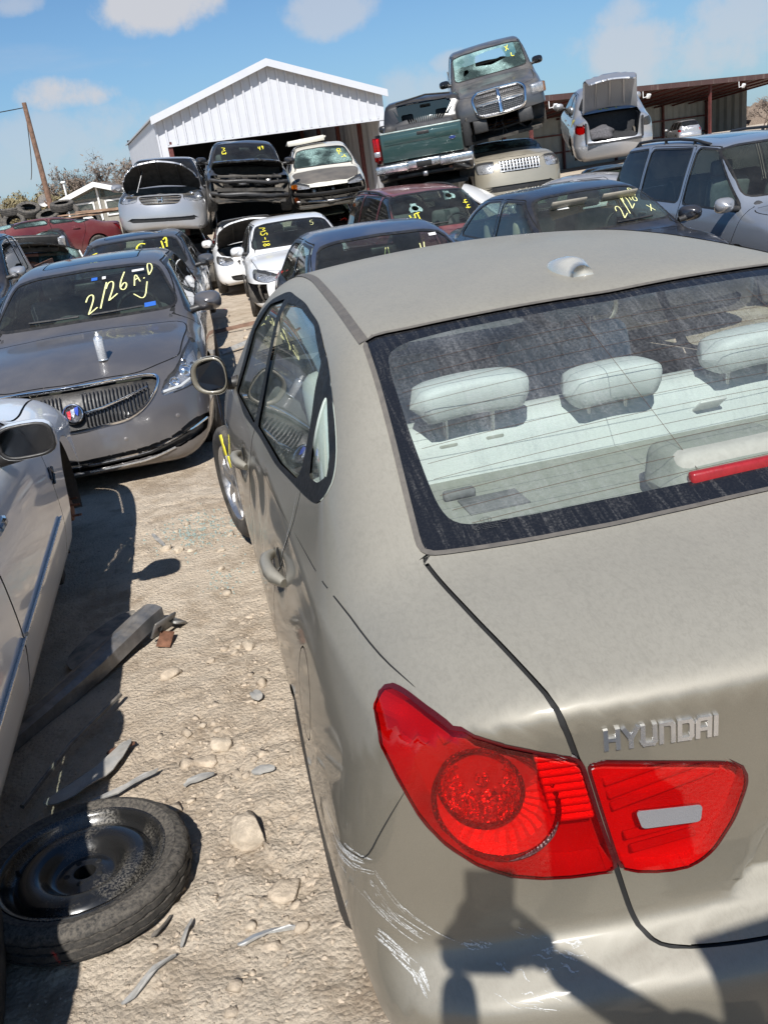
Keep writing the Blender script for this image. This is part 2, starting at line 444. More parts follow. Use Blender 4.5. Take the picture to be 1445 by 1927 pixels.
def mat_paint(name, col, metal=.45, dust=.25, rough=.32, streak=0., scratch=0., coat=.9, lowdirt=.35, dustcol=DUST, even=.35, vert=.25):
    m, nt, out = newmat(name); b = NB(nt); P = b.obj()
    g = b.n('NewGeometry'); sep = b.n('SeparateXYZ'); nt.links.new(g.outputs['Normal'], sep.inputs[0])
    up = b.ramp(sep.outputs[2], .1, .95, vert, 1.)
    f1 = b.ramp(b.noise(3.1, 6, .6), .3, .75, even, 1.); f2 = b.ramp(b.noise(140, 3, .7), .3, .7, .5+even*.5, 1.)
    d = b.math('MULTIPLY', b.math('MULTIPLY', up, f1), b.math('MULTIPLY', f2, dust), clamp=True)
    if streak:
        st = b.ramp(b.noise(1., 5, .65, b.scale((110, 34, 34), None), 2.5), .46, .62, 0, 1)
        d = b.math('MULTIPLY', d, b.math('SUBTRACT', 1.0, b.math('MULTIPLY', st, streak)))
        sp = b.ramp(b.noise(90, 2, .6), .45, .62, 0, 1); d = b.math('MULTIPLY', d, b.math('SUBTRACT', 1.0, b.math('MULTIPLY', sp, streak*.45)))
    # road dirt splashed up from the sills
    sz = b.n('SeparateXYZ'); nt.links.new(P, sz.inputs[0])
    low = b.math('MULTIPLY', b.ramp(b.math('ADD', sz.outputs[2], b.math('MULTIPLY', b.math('SUBTRACT', b.noise(2.3, 5, .6), .5), .5)), .62, .22, 0, 1), lowdirt)
    d = b.math('MAXIMUM', d, low)
    if scratch:
        sc = b.ramp(b.noise(1., 3, .5, b.scale((3, 1.2, 60))), .66, .70, 0, scratch); d2 = sc
    base = b.mix(b.ramp(b.noise(900, 1, .5), .35, .65, 0, .25), col, tuple(min(1, c*1.5+.02) for c in col))
    base = b.mix(b.ramp(b.noise(1.3, 3, .5), .35, .7, 0, .04), base, tuple(c*.8 for c in col))
    if scratch: base = b.mix(d2, base, (.62, .62, .6))
    c = b.mix(d, base, dustcol)
    ri = b.math('SUBTRACT', 1.0, d)
    sh = b.bsdf(c, b.math('ADD', rough, b.math('MULTIPLY', d, .4)), b.math('MULTIPLY', metal, ri), b.math('MULTIPLY', coat, b.math('POWER', ri, 2.)), b.math('ADD', .04, b.math('MULTIPLY', d, .3)),
                normal=b.bump(b.noise(5, 2, .5), .02, .02))
    nt.links.new(sh, out.inputs[0]); return m
def mat_simple(name, col, rough=.5, metal=0., var=.15, nscale=14, bump=0., coat=0., dust=0., spec=None):
    m, nt, out = newmat(name); b = NB(nt)
    n = b.noise(nscale, 6, .6)
    c = b.mix(b.ramp(n, .3, .7), tuple(x*(1-var) for x in col), tuple(min(1, x*(1+var)) for x in col))
    r = b.ramp(b.noise(nscale*2.3, 4, .6), .3, .7, max(.02, rough-.08), min(1, rough+.08))
    if dust:
        g = b.n('NewGeometry'); sep = b.n('SeparateXYZ'); nt.links.new(g.outputs['Normal'], sep.inputs[0])
        d = b.math('MULTIPLY', b.math('MULTIPLY', b.ramp(sep.outputs[2], -.2, .9, .25, 1), b.ramp(b.noise(nscale*.7, 7, .65), .3, .65)), dust)
        c = b.mix(d, c, DUST); r = b.math('ADD', r, b.math('MULTIPLY', d, .35))
    sh = b.bsdf(c, r, metal, coat, normal=b.bump(b.noise(nscale*4, 6, .65), bump, .01) if bump else None, spec=spec)
    nt.links.new(sh, out.inputs[0]); return m
def mat_glass(name, tint=(.75, .85, .8), dust=.12, streak=0., rough=.0, dustcol=(.42, .40, .36)):
    m, nt, out = newmat(name); b = NB(nt)
    tr = b.n('BsdfTransparent'); tr.inputs[0].default_value = (*tint, 1)
    gl = b.n('BsdfGlossy'); gl.inputs['Roughness'].default_value = .015+rough; gl.inputs['Color'].default_value = (1, 1, 1, 1)
    m1 = b.n('MixShader'); nt.links.new(b.schlick(.055), m1.inputs[0]); nt.links.new(tr.outputs[0], m1.inputs[1]); nt.links.new(gl.outputs[0], m1.inputs[2])
    df = b.n('BsdfDiffuse'); df.inputs[0].default_value = (*dustcol, 1)
    d = b.math('MULTIPLY', b.ramp(b.noise(4, 6, .6), .25, .75, .4, 1.), b.math('MULTIPLY', b.ramp(b.noise(170, 3, .7), .3, .7, .4, 1.), dust))
    if streak:
        st = b.ramp(b.noise(1., 5, .6, b.scale((55, 4.5, 4.5)), 1.5), .40, .60, 1, 1-streak); d = b.math('MULTIPLY', d, st)
        st2 = b.ramp(b.noise(1., 4, .6, b.scale((30, 3, 3), loc=(7, 0, 0)), 1.), .45, .7, 1, 1.5); d = b.math('MULTIPLY', d, st2)
    m2 = b.n('MixShader'); nt.links.new(d, m2.inputs[0]); nt.links.new(m1.outputs[0], m2.inputs[1]); nt.links.new(df.outputs[0], m2.inputs[2])
    nt.links.new(m2.outputs[0], out.inputs[0]); return m
mat_simple('gap', (.012, .012, .012), .8)
mat_simple('trim', (.012, .012, .012), .4, 0, .2, 30, dust=.06)
mat_simple('trim_dusty', (.10, .09, .078), .6, 0, .06, 60, dust=.12)
mat_simple('black_plastic', (.016, .016, .017), .45, 0, .2, 20, .1, dust=.10)
mat_simple('rubber', (.022, .021, .02), .75, 0, .25, 25, .25, dust=.30)
mat_simple('steel', (.33, .33, .34), .35, .9, .2, 12, .1, dust=.2)
mat_simple('alloy', (.55, .55, .56), .3, .9, .1, 12, 0, dust=.2)
mat_simple('chrome', (.85, .86, .88), .09, 1., .04, 8)
mat_simple('underbody', (.03, .028, .026), .7, .2, .5, 9, .4, dust=.4)
mat_simple('interior_dark', (.035, .035, .038), .7, 0, .2, 18)
mat_simple('interior_grey', (.16, .16, .16), .75, 0, .15, 18)
mat_simple('interior_beige', (.42, .38, .31), .8, 0, .1, 12)
mat_simple('rust', (.18, .085, .05), .85, .2, .5, 14, .4)
mat_simple('yellow_paint', (.85, .74, .06), .6, 0, .08, 30)
mat_simple('pale_yellow_paint', (.80, .78, .36), .6, 0, .08, 30)
mat_simple('white_plastic', (.72, .72, .70), .4, 0, .05, 10, dust=.15)
mat_glass('glass_clear', (.70, .82, .78), .10)
mat_glass('glass_dark', (.30, .36, .35), .08)
mat_glass('glass_black', (.10, .12, .13), .06)
mat_glass('glass_lens', (.93, .95, .95), .06, rough=.03)
HERO = dict(
 prof=[(.30,.20),(.06,.22),(.0,.40),(.0,.535),(.05,.562),(.112,.575),(.112,.66),(.10,.74),(.085,.85),(.072,.96),(.055,1.035),(.14,1.058),(.28,1.080),(.47,1.095),(.55,1.125),(.85,1.29),(1.08,1.405),(1.25,1.432),(1.7,1.463),(2.1,1.466),(2.5,1.44),(2.75,1.40),(3.0,1.30),(3.5,1.03),(3.62,.975),(3.9,.93),(4.25,.84),(4.42,.74),(4.505,.55),(4.49,.3),(4.3,.2),(2.2,.19)],
 wb=[(0,.86),(.3,.895),(.7,.905),(1.2,.898),(3.4,.905),(4.0,.875),(4.5,.78)],
 zb=[(0,.93),(1,.945),(2,.93),(3.2,.90),(4.5,.80)],
 sec=[(0,-.17),(.2,-.09),(.35,-.025),(.55,0),(.72,-.012),(.90,-.045),(1.0,-.07),(1.25,-.115),(1.75,-.195),(2.1,-.255),(2.6,-.37)],
 A=[(0,-.17),(.5,-.12),(1.2,-.08),(1.9,0),(2.6,.06),(3.5,.16),(4.5,.30)],
 C=[(0,.04),(.5,.055),(1.2,.08),(2.1,.09),(3,.06),(4.5,.06)],
 R=[(0,.20),(.3,.20),(.6,.16),(1.2,.13),(2,.12),(3,.14),(4.5,.2)],
 axis=(.62,.42,.5), it=3)
# ---------------------------------------------------------------- the beige sedan in front
mat_paint('paint_hero', (.172, .155, .120), .32, .60, .42, streak=.16, coat=.8, lowdirt=.20, dustcol=(.385, .362, .305), even=.88, vert=.07)
mat_glass('glass_hero_rear', (.82, .87, .84), .25, .30, dustcol=(.40, .40, .40))
mat_glass('glass_hero_side', (.82, .89, .85), .26, .3, dustcol=(.36, .40, .37))
mat_simple('frit', (.012, .013, .015), .25, 0, .1, 20)
mat_simple('frame_black', (.007, .007, .0075), .55, 0, .2, 30, dust=.03, spec=.25)
def mirror_poly(h): return list(h)+[(-x, y) for x, y in reversed(h) if abs(x) > 1e-6]
def seam_push(sh, name, d):
    ids = sh.names.index(name); T = sh.T[sh.L == ids]; u = np.unique(T); return u
def put_part(sh, labels, name, mat, parent, off=0., label=None):
    r = sh.part(labels)
    if r is None: return None
    V, N, T = r
    o = mk(name, V+N*off, T, mat, parent, N)
    if label: o['label'] = label
    return o
hero_body = Body(**HERO, bumps=[(2.0, .80, .10, .05, -.008, -1), (1.72, .84, .09, .07, -.010, -1), (1.85, .70, .16, .09, -.011, -1), (2.15, .62, .12, .10, -.008, -1),
                                (1.25, .80, .10, .04, -.012, -1), (1.25, .80, .10, .04, -.012, 1), (2.35, .78, .11, .04, -.012, -1)])
def build_hero():
    root = empty('sedan', (0, 0, 0)); tag(root, 'dusty beige sedan with red tail lamps nearest the camera', 'car')
    sh = Shell(hero_body, 260, 250, dens=[(0, 0), (.45, .36), (1, 1)])
    rear = lambda V, N: V[:, 1] < 1.6
    # wheel openings
    for yc in (.93, 3.615):
        c = [(yc+.335*math.cos(t), .285+.33*math.sin(t)) for t in np.linspace(0, 2*math.pi, 28, endpoint=False)]
        sh.region('hole', 'S', c, .03, mask=lambda V, N: np.abs(V[:, 0]) > .5)
    # doors
    sh.region('door_rear', 'S', [(2.13, .26), (2.13, .9), (2.10, 1.380), (1.6, 1.368), (1.30, 1.325), (1.14, 1.16), (1.15, 1.06), (1.14, .95), (1.32, .78), (1.42, .60), (1.43, .42), (1.50, .26)], .03, seam=.0028)
    sh.region('door_front', 'S', [(2.135, .26), (2.135, .9), (2.105, 1.380), (2.5, 1.322), (2.79, 1.21), (2.95, .945), (3.26, .905), (3.29, .7), (3.25, .4), (3.2, .26)], .03, seam=.0028)
    # trunk lid (deck and rear face) in (x, y+z)
    sh.region('trunk_lid', 'D', mirror_poly([(0, 1.602), (.45, 1.618), (.640, 1.662), (.63, 1.56), (.612, 1.40), (.592, 1.26), (.578, 1.17), (.572, 1.12), (.556, 1.075), (.520, .94), (.487, .83), (.468, .745), (.457, .685), (.435, .652), (.369, .632), (.293, .617), (0, .60)]), .03, mask=lambda V, N: (V[:, 1] < .62) & (V[:, 2] > .51), seam=.0042)
    sh.region('rear_bumper', 'Y', [(-.3, .1), (.62, .1), (.60, .40), (.55, .52), (.40, .655), (.325, .682), (.30, .693), (.27, .776), (.225, .88), (.21, .66), (.10, .595), (-.3, .58)], .02, mask=lambda V, N: V[:, 2] < .9, over=['body'])
    sh.region('hood', 'T', mirror_poly([(0, 4.36), (.45, 4.28), (.70, 4.05), (.74, 3.7), (.72, 3.5), (0, 3.66)]), .03, mask=lambda V, N: (V[:, 1] > 3.3) & (N[:, 2] > .3), seam=.003)
    # glass
    sh.region('rear_window', 'G', mirror_poly([(0, 1.592), (.06, 1.596), (.312, 1.617), (.487, 1.636), (.571, 1.655), (.587, 1.448), (.602, 1.291), (.617, 1.147), (.632, .999), (.539, .976), (.446, .958), (.303, .940), (.151, .933), (0, .932)]), .03, mask=lambda V, N: (V[:, 1] < 1.32) & (V[:, 1] > .40) & (V[:, 2] > .9) & (np.abs(V[:, 0]) < .68), trim=.011, trimname='rear_trim')
    sh.region('clear', 'G', mirror_poly([(0, 1.562), (.2, 1.570), (.40, 1.586), (.50, 1.588), (.545, 1.565), (.557, 1.495), (.57, 1.306), (.575, 1.17), (.575, 1.10), (.566, 1.058), (.539, 1.033), (.422, 1.014), (.222, .997), (0, .987)]), .03, mask=lambda V, N: (V[:, 1] < 1.32) & (V[:, 1] > .40) & (V[:, 2] > .9), over=['rear_window'])
    sh.region('windshield', 'F', mirror_poly([(0, 1.375), (.42, 1.35), (.52, 1.32), (.66, 1.08), (.70, .99), (.5, 1.01), (0, 1.03)]), .03, mask=lambda V, N: (V[:, 1] > 2.5) & (V[:, 1] < 3.8), trim=.012, trimname='front_trim')
    swo = [(2.97, .935), (2.80, 1.225), (2.5, 1.335), (2.23, 1.388), (1.84, 1.391), (1.52, 1.372), (1.20, 1.318), (1.03, 1.246), (.92, 1.184), (.875, 1.135), (.925, 1.085), (1.09, 1.055), (1.57, .995), (2.0, .972), (2.48, .93)]
    sh.region('side_trim', 'S', swo, .08)
    T = ['side_trim#L', 'side_trim#R']
    sc_ = lambda P, k=1.045: [(cy+(y-cy)*k, cz+(z-cz)*(k+.03)) for cy, cz in [tuple(np.mean(P, 0))] for y, z in P]
    sh.region('window_front', 'S', sc_([(2.86, .955), (2.70, 1.20), (2.45, 1.315), (2.19, 1.355), (2.18, 1.15), (2.17, .985)]), .02, over=T)
    sh.region('window_rear', 'S', sc_([(2.075, 1.355), (1.85, 1.365), (1.55, 1.352), (1.29, 1.305), (1.22, 1.20), (1.205, 1.10), (1.235, 1.065), (1.5, 1.03), (2.05, 1.0), (2.08, 1.15)]), .02, over=T)
    sh.region('window_quarter', 'S', [(1.135, 1.275), (1.04, 1.225), (.95, 1.175), (.925, 1.145), (.975, 1.118), (1.08, 1.10), (1.125, 1.17)], .02, over=T)
    # lamps
    out = [(-.782, .361, .965), (-.796, .343, .948), (-.801, .282, .935), (-.789, .238, .874), (-.763, .214, .807), (-.727, .196, .759), (-.679, .185, .717), (-.628, .178, .691), (-.563, .166, .681), (-.491, .152, .681), (-.520, .142, .795), (-.553, .128, .925), (-.594, .135, .94), (-.644, .145, .96), (-.69, .165, .98), (-.723, .211, .987), (-.751, .287, .985), (-.768, .342, .979)]
    sh.region('tail_lamp', 'O', [(-abs(x)*.7071-y*.7071, z) for x, y, z in out], .02, mask=lambda V, N: (V[:, 1] < .5) & (np.abs(V[:, 0]) > .40) & (V[:, 2] < 1.03), trim=.005, trimname='lamp_edge')
    inn = [(-.538, .128, .918), (-.479, .151, .678), (-.422, .143, .662), (-.371, .136, .661), (-.339, .129, .689), (-.312, .117, .753), (-.299, .106, .825), (-.306, .103, .858), (-.335, .102, .873), (-.427, .112, .894)]
    sh.region('trunk_lamp', 'O', [(-abs(x)*.7071-y*.7071, z) for x, y, z in inn], .02, mask=lambda V, N: (V[:, 1] < .3) & (np.abs(V[:, 0]) < .62) & (np.abs(V[:, 0]) > .2), trim=.004, trimname='lamp_edge', over=['trunk_lid', 'body', 'panel_gap'])
    # fuel door, roof ditch mouldings, crease stripe
    sh.region('fuel_door', 'S', [(.76+.085*math.cos(t)+.02*math.sin(t), .745+.088*math.sin(t)) for t in np.linspace(0, 2*math.pi, 16, endpoint=False)], .03, side=-1, seam=.002)
    # licence plate recess pressed into the lid
    P = chaikin(mirror_poly([(0, .78), (.205, .78), (.245, .73), (.275, .64), (.31, .59), (.29, .577), (0, .57)]), 2)
    d = poly_sdf(P, sh.V[:, 0], sh.V[:, 2]); m = (sh.V[:, 1] < .35) & (sh.N[:, 1] < 0)
    k = np.clip(-d/.03, 0, 1); k = k*k*(3-2*k); sh.V[m, 1] += .030*k[m]
    # ---- parts
    PM = 'paint_hero'
    body = put_part(sh, ['body'], 'body', PM, root)
    fn = lambda V, T: None
    for sfx in ('#L', '#R'):
        for nm in ('door_rear', 'door_front'): put_part(sh, nm+sfx, 'door', PM, root)
    V, N, T = sh.part('trunk_lid'); 
    # re-derive normals where the recess was pressed in
    fnm = np.cross(V[T[:, 1]]-V[T[:, 0]], V[T[:, 2]]-V[T[:, 0]]); vn = np.zeros_like(V)
    for c in range(3): np.add.at(vn, T[:, c], fnm)
    vn /= np.linalg.norm(vn, axis=1)[:, None]+1e-12
    inr = (np.abs(V[:, 0]) < .34) & (V[:, 2] < .81) & (V[:, 2] > .56) & (V[:, 1] < .3); N = np.where(inr[:, None], vn, N)
    lid = mk('trunk_lid', V, T, PM, root, N)
    put_part(sh, 'rear_bumper', 'rear_bumper', PM, root)
    put_part(sh, 'hood', 'hood', PM, root)
    put_part(sh, 'fuel_door#L', 'fuel_door', PM, root)
    put_part(sh, 'panel_gap', 'panel_gap', 'gap', root, -.006)
    rw = put_part(sh, 'clear', 'rear_window', 'glass_hero_rear', root, -.003)
    put_part(sh, 'rear_window', 'ceramic_border', 'frit_dusty', rw, -.003)
    put_part(sh, 'rear_trim', 'window_seal', 'trim_dusty', rw, .002)
    ws = put_part(sh, 'windshield', 'windshield', 'glass_hero_side', root, -.003); put_part(sh, 'front_trim', 'window_seal', 'trim', ws, .001)
    for sfx in ('#L', '#R'):
        put_part(sh, 'side_trim'+sfx, 'window_frame', 'frame_black', root, .002)
        put_part(sh, 'window_front'+sfx, 'side_window', 'glass_hero_side', root, -.006); put_part(sh, 'window_rear'+sfx, 'side_window', 'glass_hero_side', root, -.006)
        put_part(sh, 'window_quarter'+sfx, 'quarter_window', 'glass_hero_side', root, -.003)
        put_part(sh, 'lamp_edge'+sfx, 'lamp_gap', 'hero_lamp_edge', root, .001)
    # inner liner so that the cabin is closed and light coloured
    ids = [sh.names.index(n) for n in sh.names if n in ('body', 'roof_moulding') or n.startswith('door')]
    T = sh.T[np.isin(sh.L, ids)]; C = sh.V[T].mean(1); T = T[(C[:, 2] > .5) & (C[:, 1] > .45) & (C[:, 1] < 3.5)][::1]
    u, inv = np.unique(T, return_inverse=True)
    mk('headliner', sh.V[u]-sh.N[u]*.028, inv.reshape(-1, 3), 'hero_cloth', root, -sh.N[u])
    return root, sh
def _frit():
    m, nt, out = newmat('frit_dusty'); b = NB(nt)
    st = b.ramp(b.noise(1., 5, .6, b.scale((70, 4, 4)), 1.2), .45, .75, .02, .22)
    fine = b.ramp(b.noise(220, 2, .6), .4, .7, .15, 1.)
    d = b.math('MULTIPLY', st, fine)
    c = b.mix(d, (.010, .011, .014), (.36, .345, .32)); sh = b.bsdf(c, b.math('ADD', .12, b.math('MULTIPLY', d, .6)), 0, 0)
    nt.links.new(sh, out.inputs[0])
_frit()
def _lens(name, tint, rough=.02, body=(.6, .01, .01), df=.12):
    m, nt, out = newmat(name); b = NB(nt)
    tr = b.n('BsdfTransparent'); tr.inputs[0].default_value = (*tint, 1)
    gl = b.n('BsdfGlossy'); gl.inputs['Roughness'].default_value = rough
    dd = b.n('BsdfDiffuse'); dd.inputs[0].default_value = (*body, 1)
    m0 = b.n('MixShader'); m0.inputs[0].default_value = df; nt.links.new(tr.outputs[0], m0.inputs[1]); nt.links.new(dd.outputs[0], m0.inputs[2])
    m1 = b.n('MixShader'); nt.links.new(b.schlick(.045), m1.inputs[0]); nt.links.new(m0.outputs[0], m1.inputs[1]); nt.links.new(gl.outputs[0], m1.inputs[2])
    nt.links.new(m1.outputs[0], out.inputs[0])
_lens('lens_red', (.97, .050, .040), body=(.75, .012, .012), df=.05); _lens('lens_clear', (.93, .94, .95), body=(.7, .7, .7), df=.06); _lens('lens_amber', (.95, .42, .05), body=(.6, .25, .02))
def _refl(name, col, scale, st, metal=.55, rough=.25):
    m, nt, out = newmat(name); b = NB(nt)
    v = b.vor(scale); sh = b.bsdf(col, rough, metal, normal=b.bump(v, st, .02)); nt.links.new(sh, out.inputs[0])
_refl('lamp_reflector', (.40, .37, .37), 420, .18, .25, .28); _refl('lamp_bowl', (.95, .94, .94), 75, .9, .9, .08); _refl('lamp_mesh', (.58, .54, .54), 420, .22, .25, .28); _refl('lamp_dark', (.12, .06, .06), 160, .6, .2, .4)
mat_simple('hero_lamp_edge', (.07, .006, .007), .25, 0, .1, 20)
mat_simple('hero_cloth', (.46, .45, .41), .85, 0, .06, 30)
mat_simple('hero_shelf', (.30, .305, .265), .9, 0, .06, 60, .1)
def _leather():
    m, nt, out = newmat('hero_leather'); b = NB(nt)
    v = b.vor(160, b.scale((1, 1.6, 1.6)), 'DISTANCE_TO_EDGE'); sh = b.bsdf((.60, .63, .615), .55, normal=b.bump(b.ramp(v, 0, .12), .25, .002)); nt.links.new(sh, out.inputs[0])
_leather()
mat_simple('letters_chrome', (.72, .73, .75), .24, .9, .03, 8)
def lamp_case(name, V, N, T, depth, mat, parent):
    """reflector behind a lens together with its side walls"""
    E = {}
    for t in T:
        for a, b in ((t[0], t[1]), (t[1], t[2]), (t[2], t[0])): k = (min(a, b), max(a, b)); E[k] = E.get(k, 0)+1
    bd = [k for k, n in E.items() if n == 1]; n = len(V); ids = sorted({i for k in bd for i in k}); ix = {i: n+j for j, i in enumerate(ids)}
    VV = np.concatenate([V-N*depth, V[ids]-N[ids]*.0015]); F = [tuple(t) for t in T]+[(a, b, ix[b], ix[a]) for a, b in bd]
    return mk(name, VV, F, mat, parent, smooth=False)
def surf(body, P, D=(0, 1, 0), back=1.5):
    """points on the shell hit from outside along D; returns positions and normals"""
    P = np.atleast_2d(np.asarray(P, float)); D = np.broadcast_to(np.asarray(D, float), P.shape)
    X = body.hit(P-D*back, D, 6.); f, N = body.F(X, True); return X, N
def ribbon(body, pts, w, off=.002, D=(0, 1, 0), n=10, taper=True, back=1.5):
    """thin strip along a polyline of surface points"""
    pts = np.asarray(pts, float); q = chaikin(pts, 2, False) if len(pts) > 2 else np.stack([pts[0]+(pts[-1]-pts[0])*t for t in np.linspace(0, 1, n)])
    X, N = surf(body, q, D, back); t = np.gradient(X, axis=0); s = np.cross(t, N); s /= np.linalg.norm(s, axis=1)[:, None]+1e-12
    ww = w*(np.sin(np.linspace(0.12, math.pi-.12, len(X)))[:, None] if taper else 1)
    A = X+s*ww/2+N*off; B = X-s*ww/2+N*off; m = len(X)
    V = np.concatenate([A, B]); F = np.array([(i, i+1, m+i+1, m+i) for i in range(m-1)])
    return V, F
def ribbons(name, body, lines, mat, parent, w, **kw):
    Vs, Fs, k = [], [], 0
    for l in lines:
        V, F = ribbon(body, l, w, **kw); Vs.append(V); Fs.append(F+k); k += len(V)
    return mk(name, np.concatenate(Vs), np.concatenate(Fs), mat, parent)
def rbox(name, c, s, mat, parent, bev=.02, seg=3, rot=None, sub=1, taper=None):
    bm = bmesh.new(); add_box(bm, (0, 0, 0), s, None, bev, seg)
    if taper: 
        for v in bm.verts: k = taper(v.co); v.co = Vector(k)
    M = Matrix.Translation(c) @ (rot.to_matrix().to_4x4() if rot is not None else Matrix.Identity(4)); bmesh.ops.transform(bm, matrix=M, verts=bm.verts[:])
    return mesh_of(name, bm, mat, parent, ang=50)
from mathutils import Euler
WHEELM = {}
def wheel_mesh(r, w, rr, style):
    key = (r, w, rr, style)
    if key in WHEELM: return WHEELM[key]
    bm = bmesh.new(); h = w/2
    pr = [(-h*.80, rr*.97), (-h*.92, rr+.01), (-h, (r+rr)/2), (-h*.95, r-.025), (-h*.78, r-.006), (-h*.5, r), (-h*.46, r-.008), (-h*.36, r-.008), (-h*.32, r+.001), (-h*.06, r+.001), (-h*.03, r-.008), (h*.03, r-.008), (h*.06, r+.001), (h*.32, r+.001), (h*.36, r-.008), (h*.46, r-.008), (h*.5, r), (h*.78, r-.006), (h*.95, r-.025), (h, (r+rr)/2), (h*.92, rr+.01), (h*.80, rr*.97)]
    add_lathe(bm, pr, 40, 'X'); me = bpy.data.meshes.new('tyre'); bmesh.ops.recalc_face_normals(bm, faces=bm.faces[:]); bm.to_mesh(me); bm.free()
    me.polygons.foreach_set('use_smooth', np.ones(len(me.polygons), bool)); me.set_sharp_from_angle(angle=R(40)); me.materials.append(MATS['rubber'])
    bm = bmesh.new()
    add_lathe(bm, [(h*.86, rr*1.0), (h*.90, rr*.97), (h*.78, rr*.92), (h*.2, rr*.86), (-h*.8, rr*.9), (-h*.85, rr)], 40, 'X')
    if style == 'spoke' or style == 'five':
        ns = 5 if style == 'five' else 7
        add_lathe(bm, [(h*.80, .001), (h*.82, rr*.12), (h*.70, rr*.24), (h*.4, rr*.26)], 24, 'X')
        for k in range(ns):
            a = 2*math.pi*k/ns
            for s in (-1, 1):
                wv = rr*.10
                pts = [(h*.72, rr*.15, wv*1.1*s), (h*.80, rr*.5, wv*.8*s), (h*.76, rr*.95, wv*1.0*s)]
            A = []
            for (x, ra, hw) in ((h*.70, rr*.12, rr*.15), (h*.80, rr*.5, rr*.11), (h*.74, rr*.95, rr*.15)):
                ring = []
                for (dx, sg) in ((0, 1), (0, -1), (-.03, -1), (-.03, 1)):
                    ring.append(bm.verts.new((x+dx, math.cos(a)*ra-math.sin(a)*hw*sg, math.sin(a)*ra+math.cos(a)*hw*sg)))
                A.append(ring)
            for p, q in zip(A, A[1:]):
                for i in range(4): bm.faces.new((p[i], p[(i+1) % 4], q[(i+1) % 4], q[i]))
    else:
        add_lathe(bm, [(h*.35, .03), (h*.35, rr*.25), (h*.55, rr*.3), (h*.62, rr*.45), (h*.45, rr*.6), (h*.3, rr*.8), (h*.3, rr*.9)], 32, 'X')
    mr = bpy.data.meshes.new('rim'); bmesh.ops.recalc_face_normals(bm, faces=bm.faces[:]); bm.to_mesh(mr); bm.free()
    mr.polygons.foreach_set('use_smooth', np.ones(len(mr.polygons), bool)); mr.set_sharp_from_angle(angle=R(35)); mr.materials.append(MATS['alloy' if style in ('spoke', 'five') else 'steel'])
    WHEELM[key] = (me, mr); return me, mr
def add_wheel(parent, x, y, z, r=.31, w=.2, rr=.2, style='spoke', rot=0.):
    me, mr = wheel_mesh(r, w, rr, style)
    t = bpy.data.objects.new('wheel', me); link(t, parent); t.location = (x, y, z); t.rotation_euler = (rot, 0, 0 if x > 0 else math.pi)
    q = bpy.data.objects.new('rim', mr); link(q, t); return t
def well(parent, x, y, z, r, depth=.32):
    """dark wheel housing behind the opening"""
    s = 1 if x > 0 else -1; bm = bmesh.new(); n = 20; A = []; B = []
    for k in range(n+1):
        t = -.35+(math.pi+.7)*k/n; p = (y+r*math.cos(t), z+r*math.sin(t))
        A.append(bm.verts.new((x-.02*s, *p))); B.append(bm.verts.new((x-depth*s, *p)))
    for k in range(n): bm.faces.new((A[k], A[k+1], B[k+1], B[k]))
    bm.faces.new(B); return mesh_of('wheel_housing', bm, 'underbody', parent, ang=40)
GLY = {'H': [[(0, 0), (0, 1)], [(.7, 0), (.7, 1)], [(0, .5), (.7, .5)]], 'Y': [[(0, 1), (.38, .45)], [(.76, 1), (.38, .45)], [(.38, .48), (.38, 0)]], 'U': [[(0, 1), (0, .12), (.1, 0), (.6, 0), (.7, .12), (.7, 1)]],
       'N': [[(0, 0), (0, 1), (.58, 1), (.7, .86), (.7, 0)]], 'D': [[(0, 0), (0, 1), (.6, 1), (.72, .85), (.72, .15), (.6, 0), (0, 0)]], 'A': [[(0, 0), (0, .86), (.12, 1), (.7, 1), (.7, 0)], [(0, .42), (.7, .42)]], 'I': [[(0, 0), (0, 1)]]}
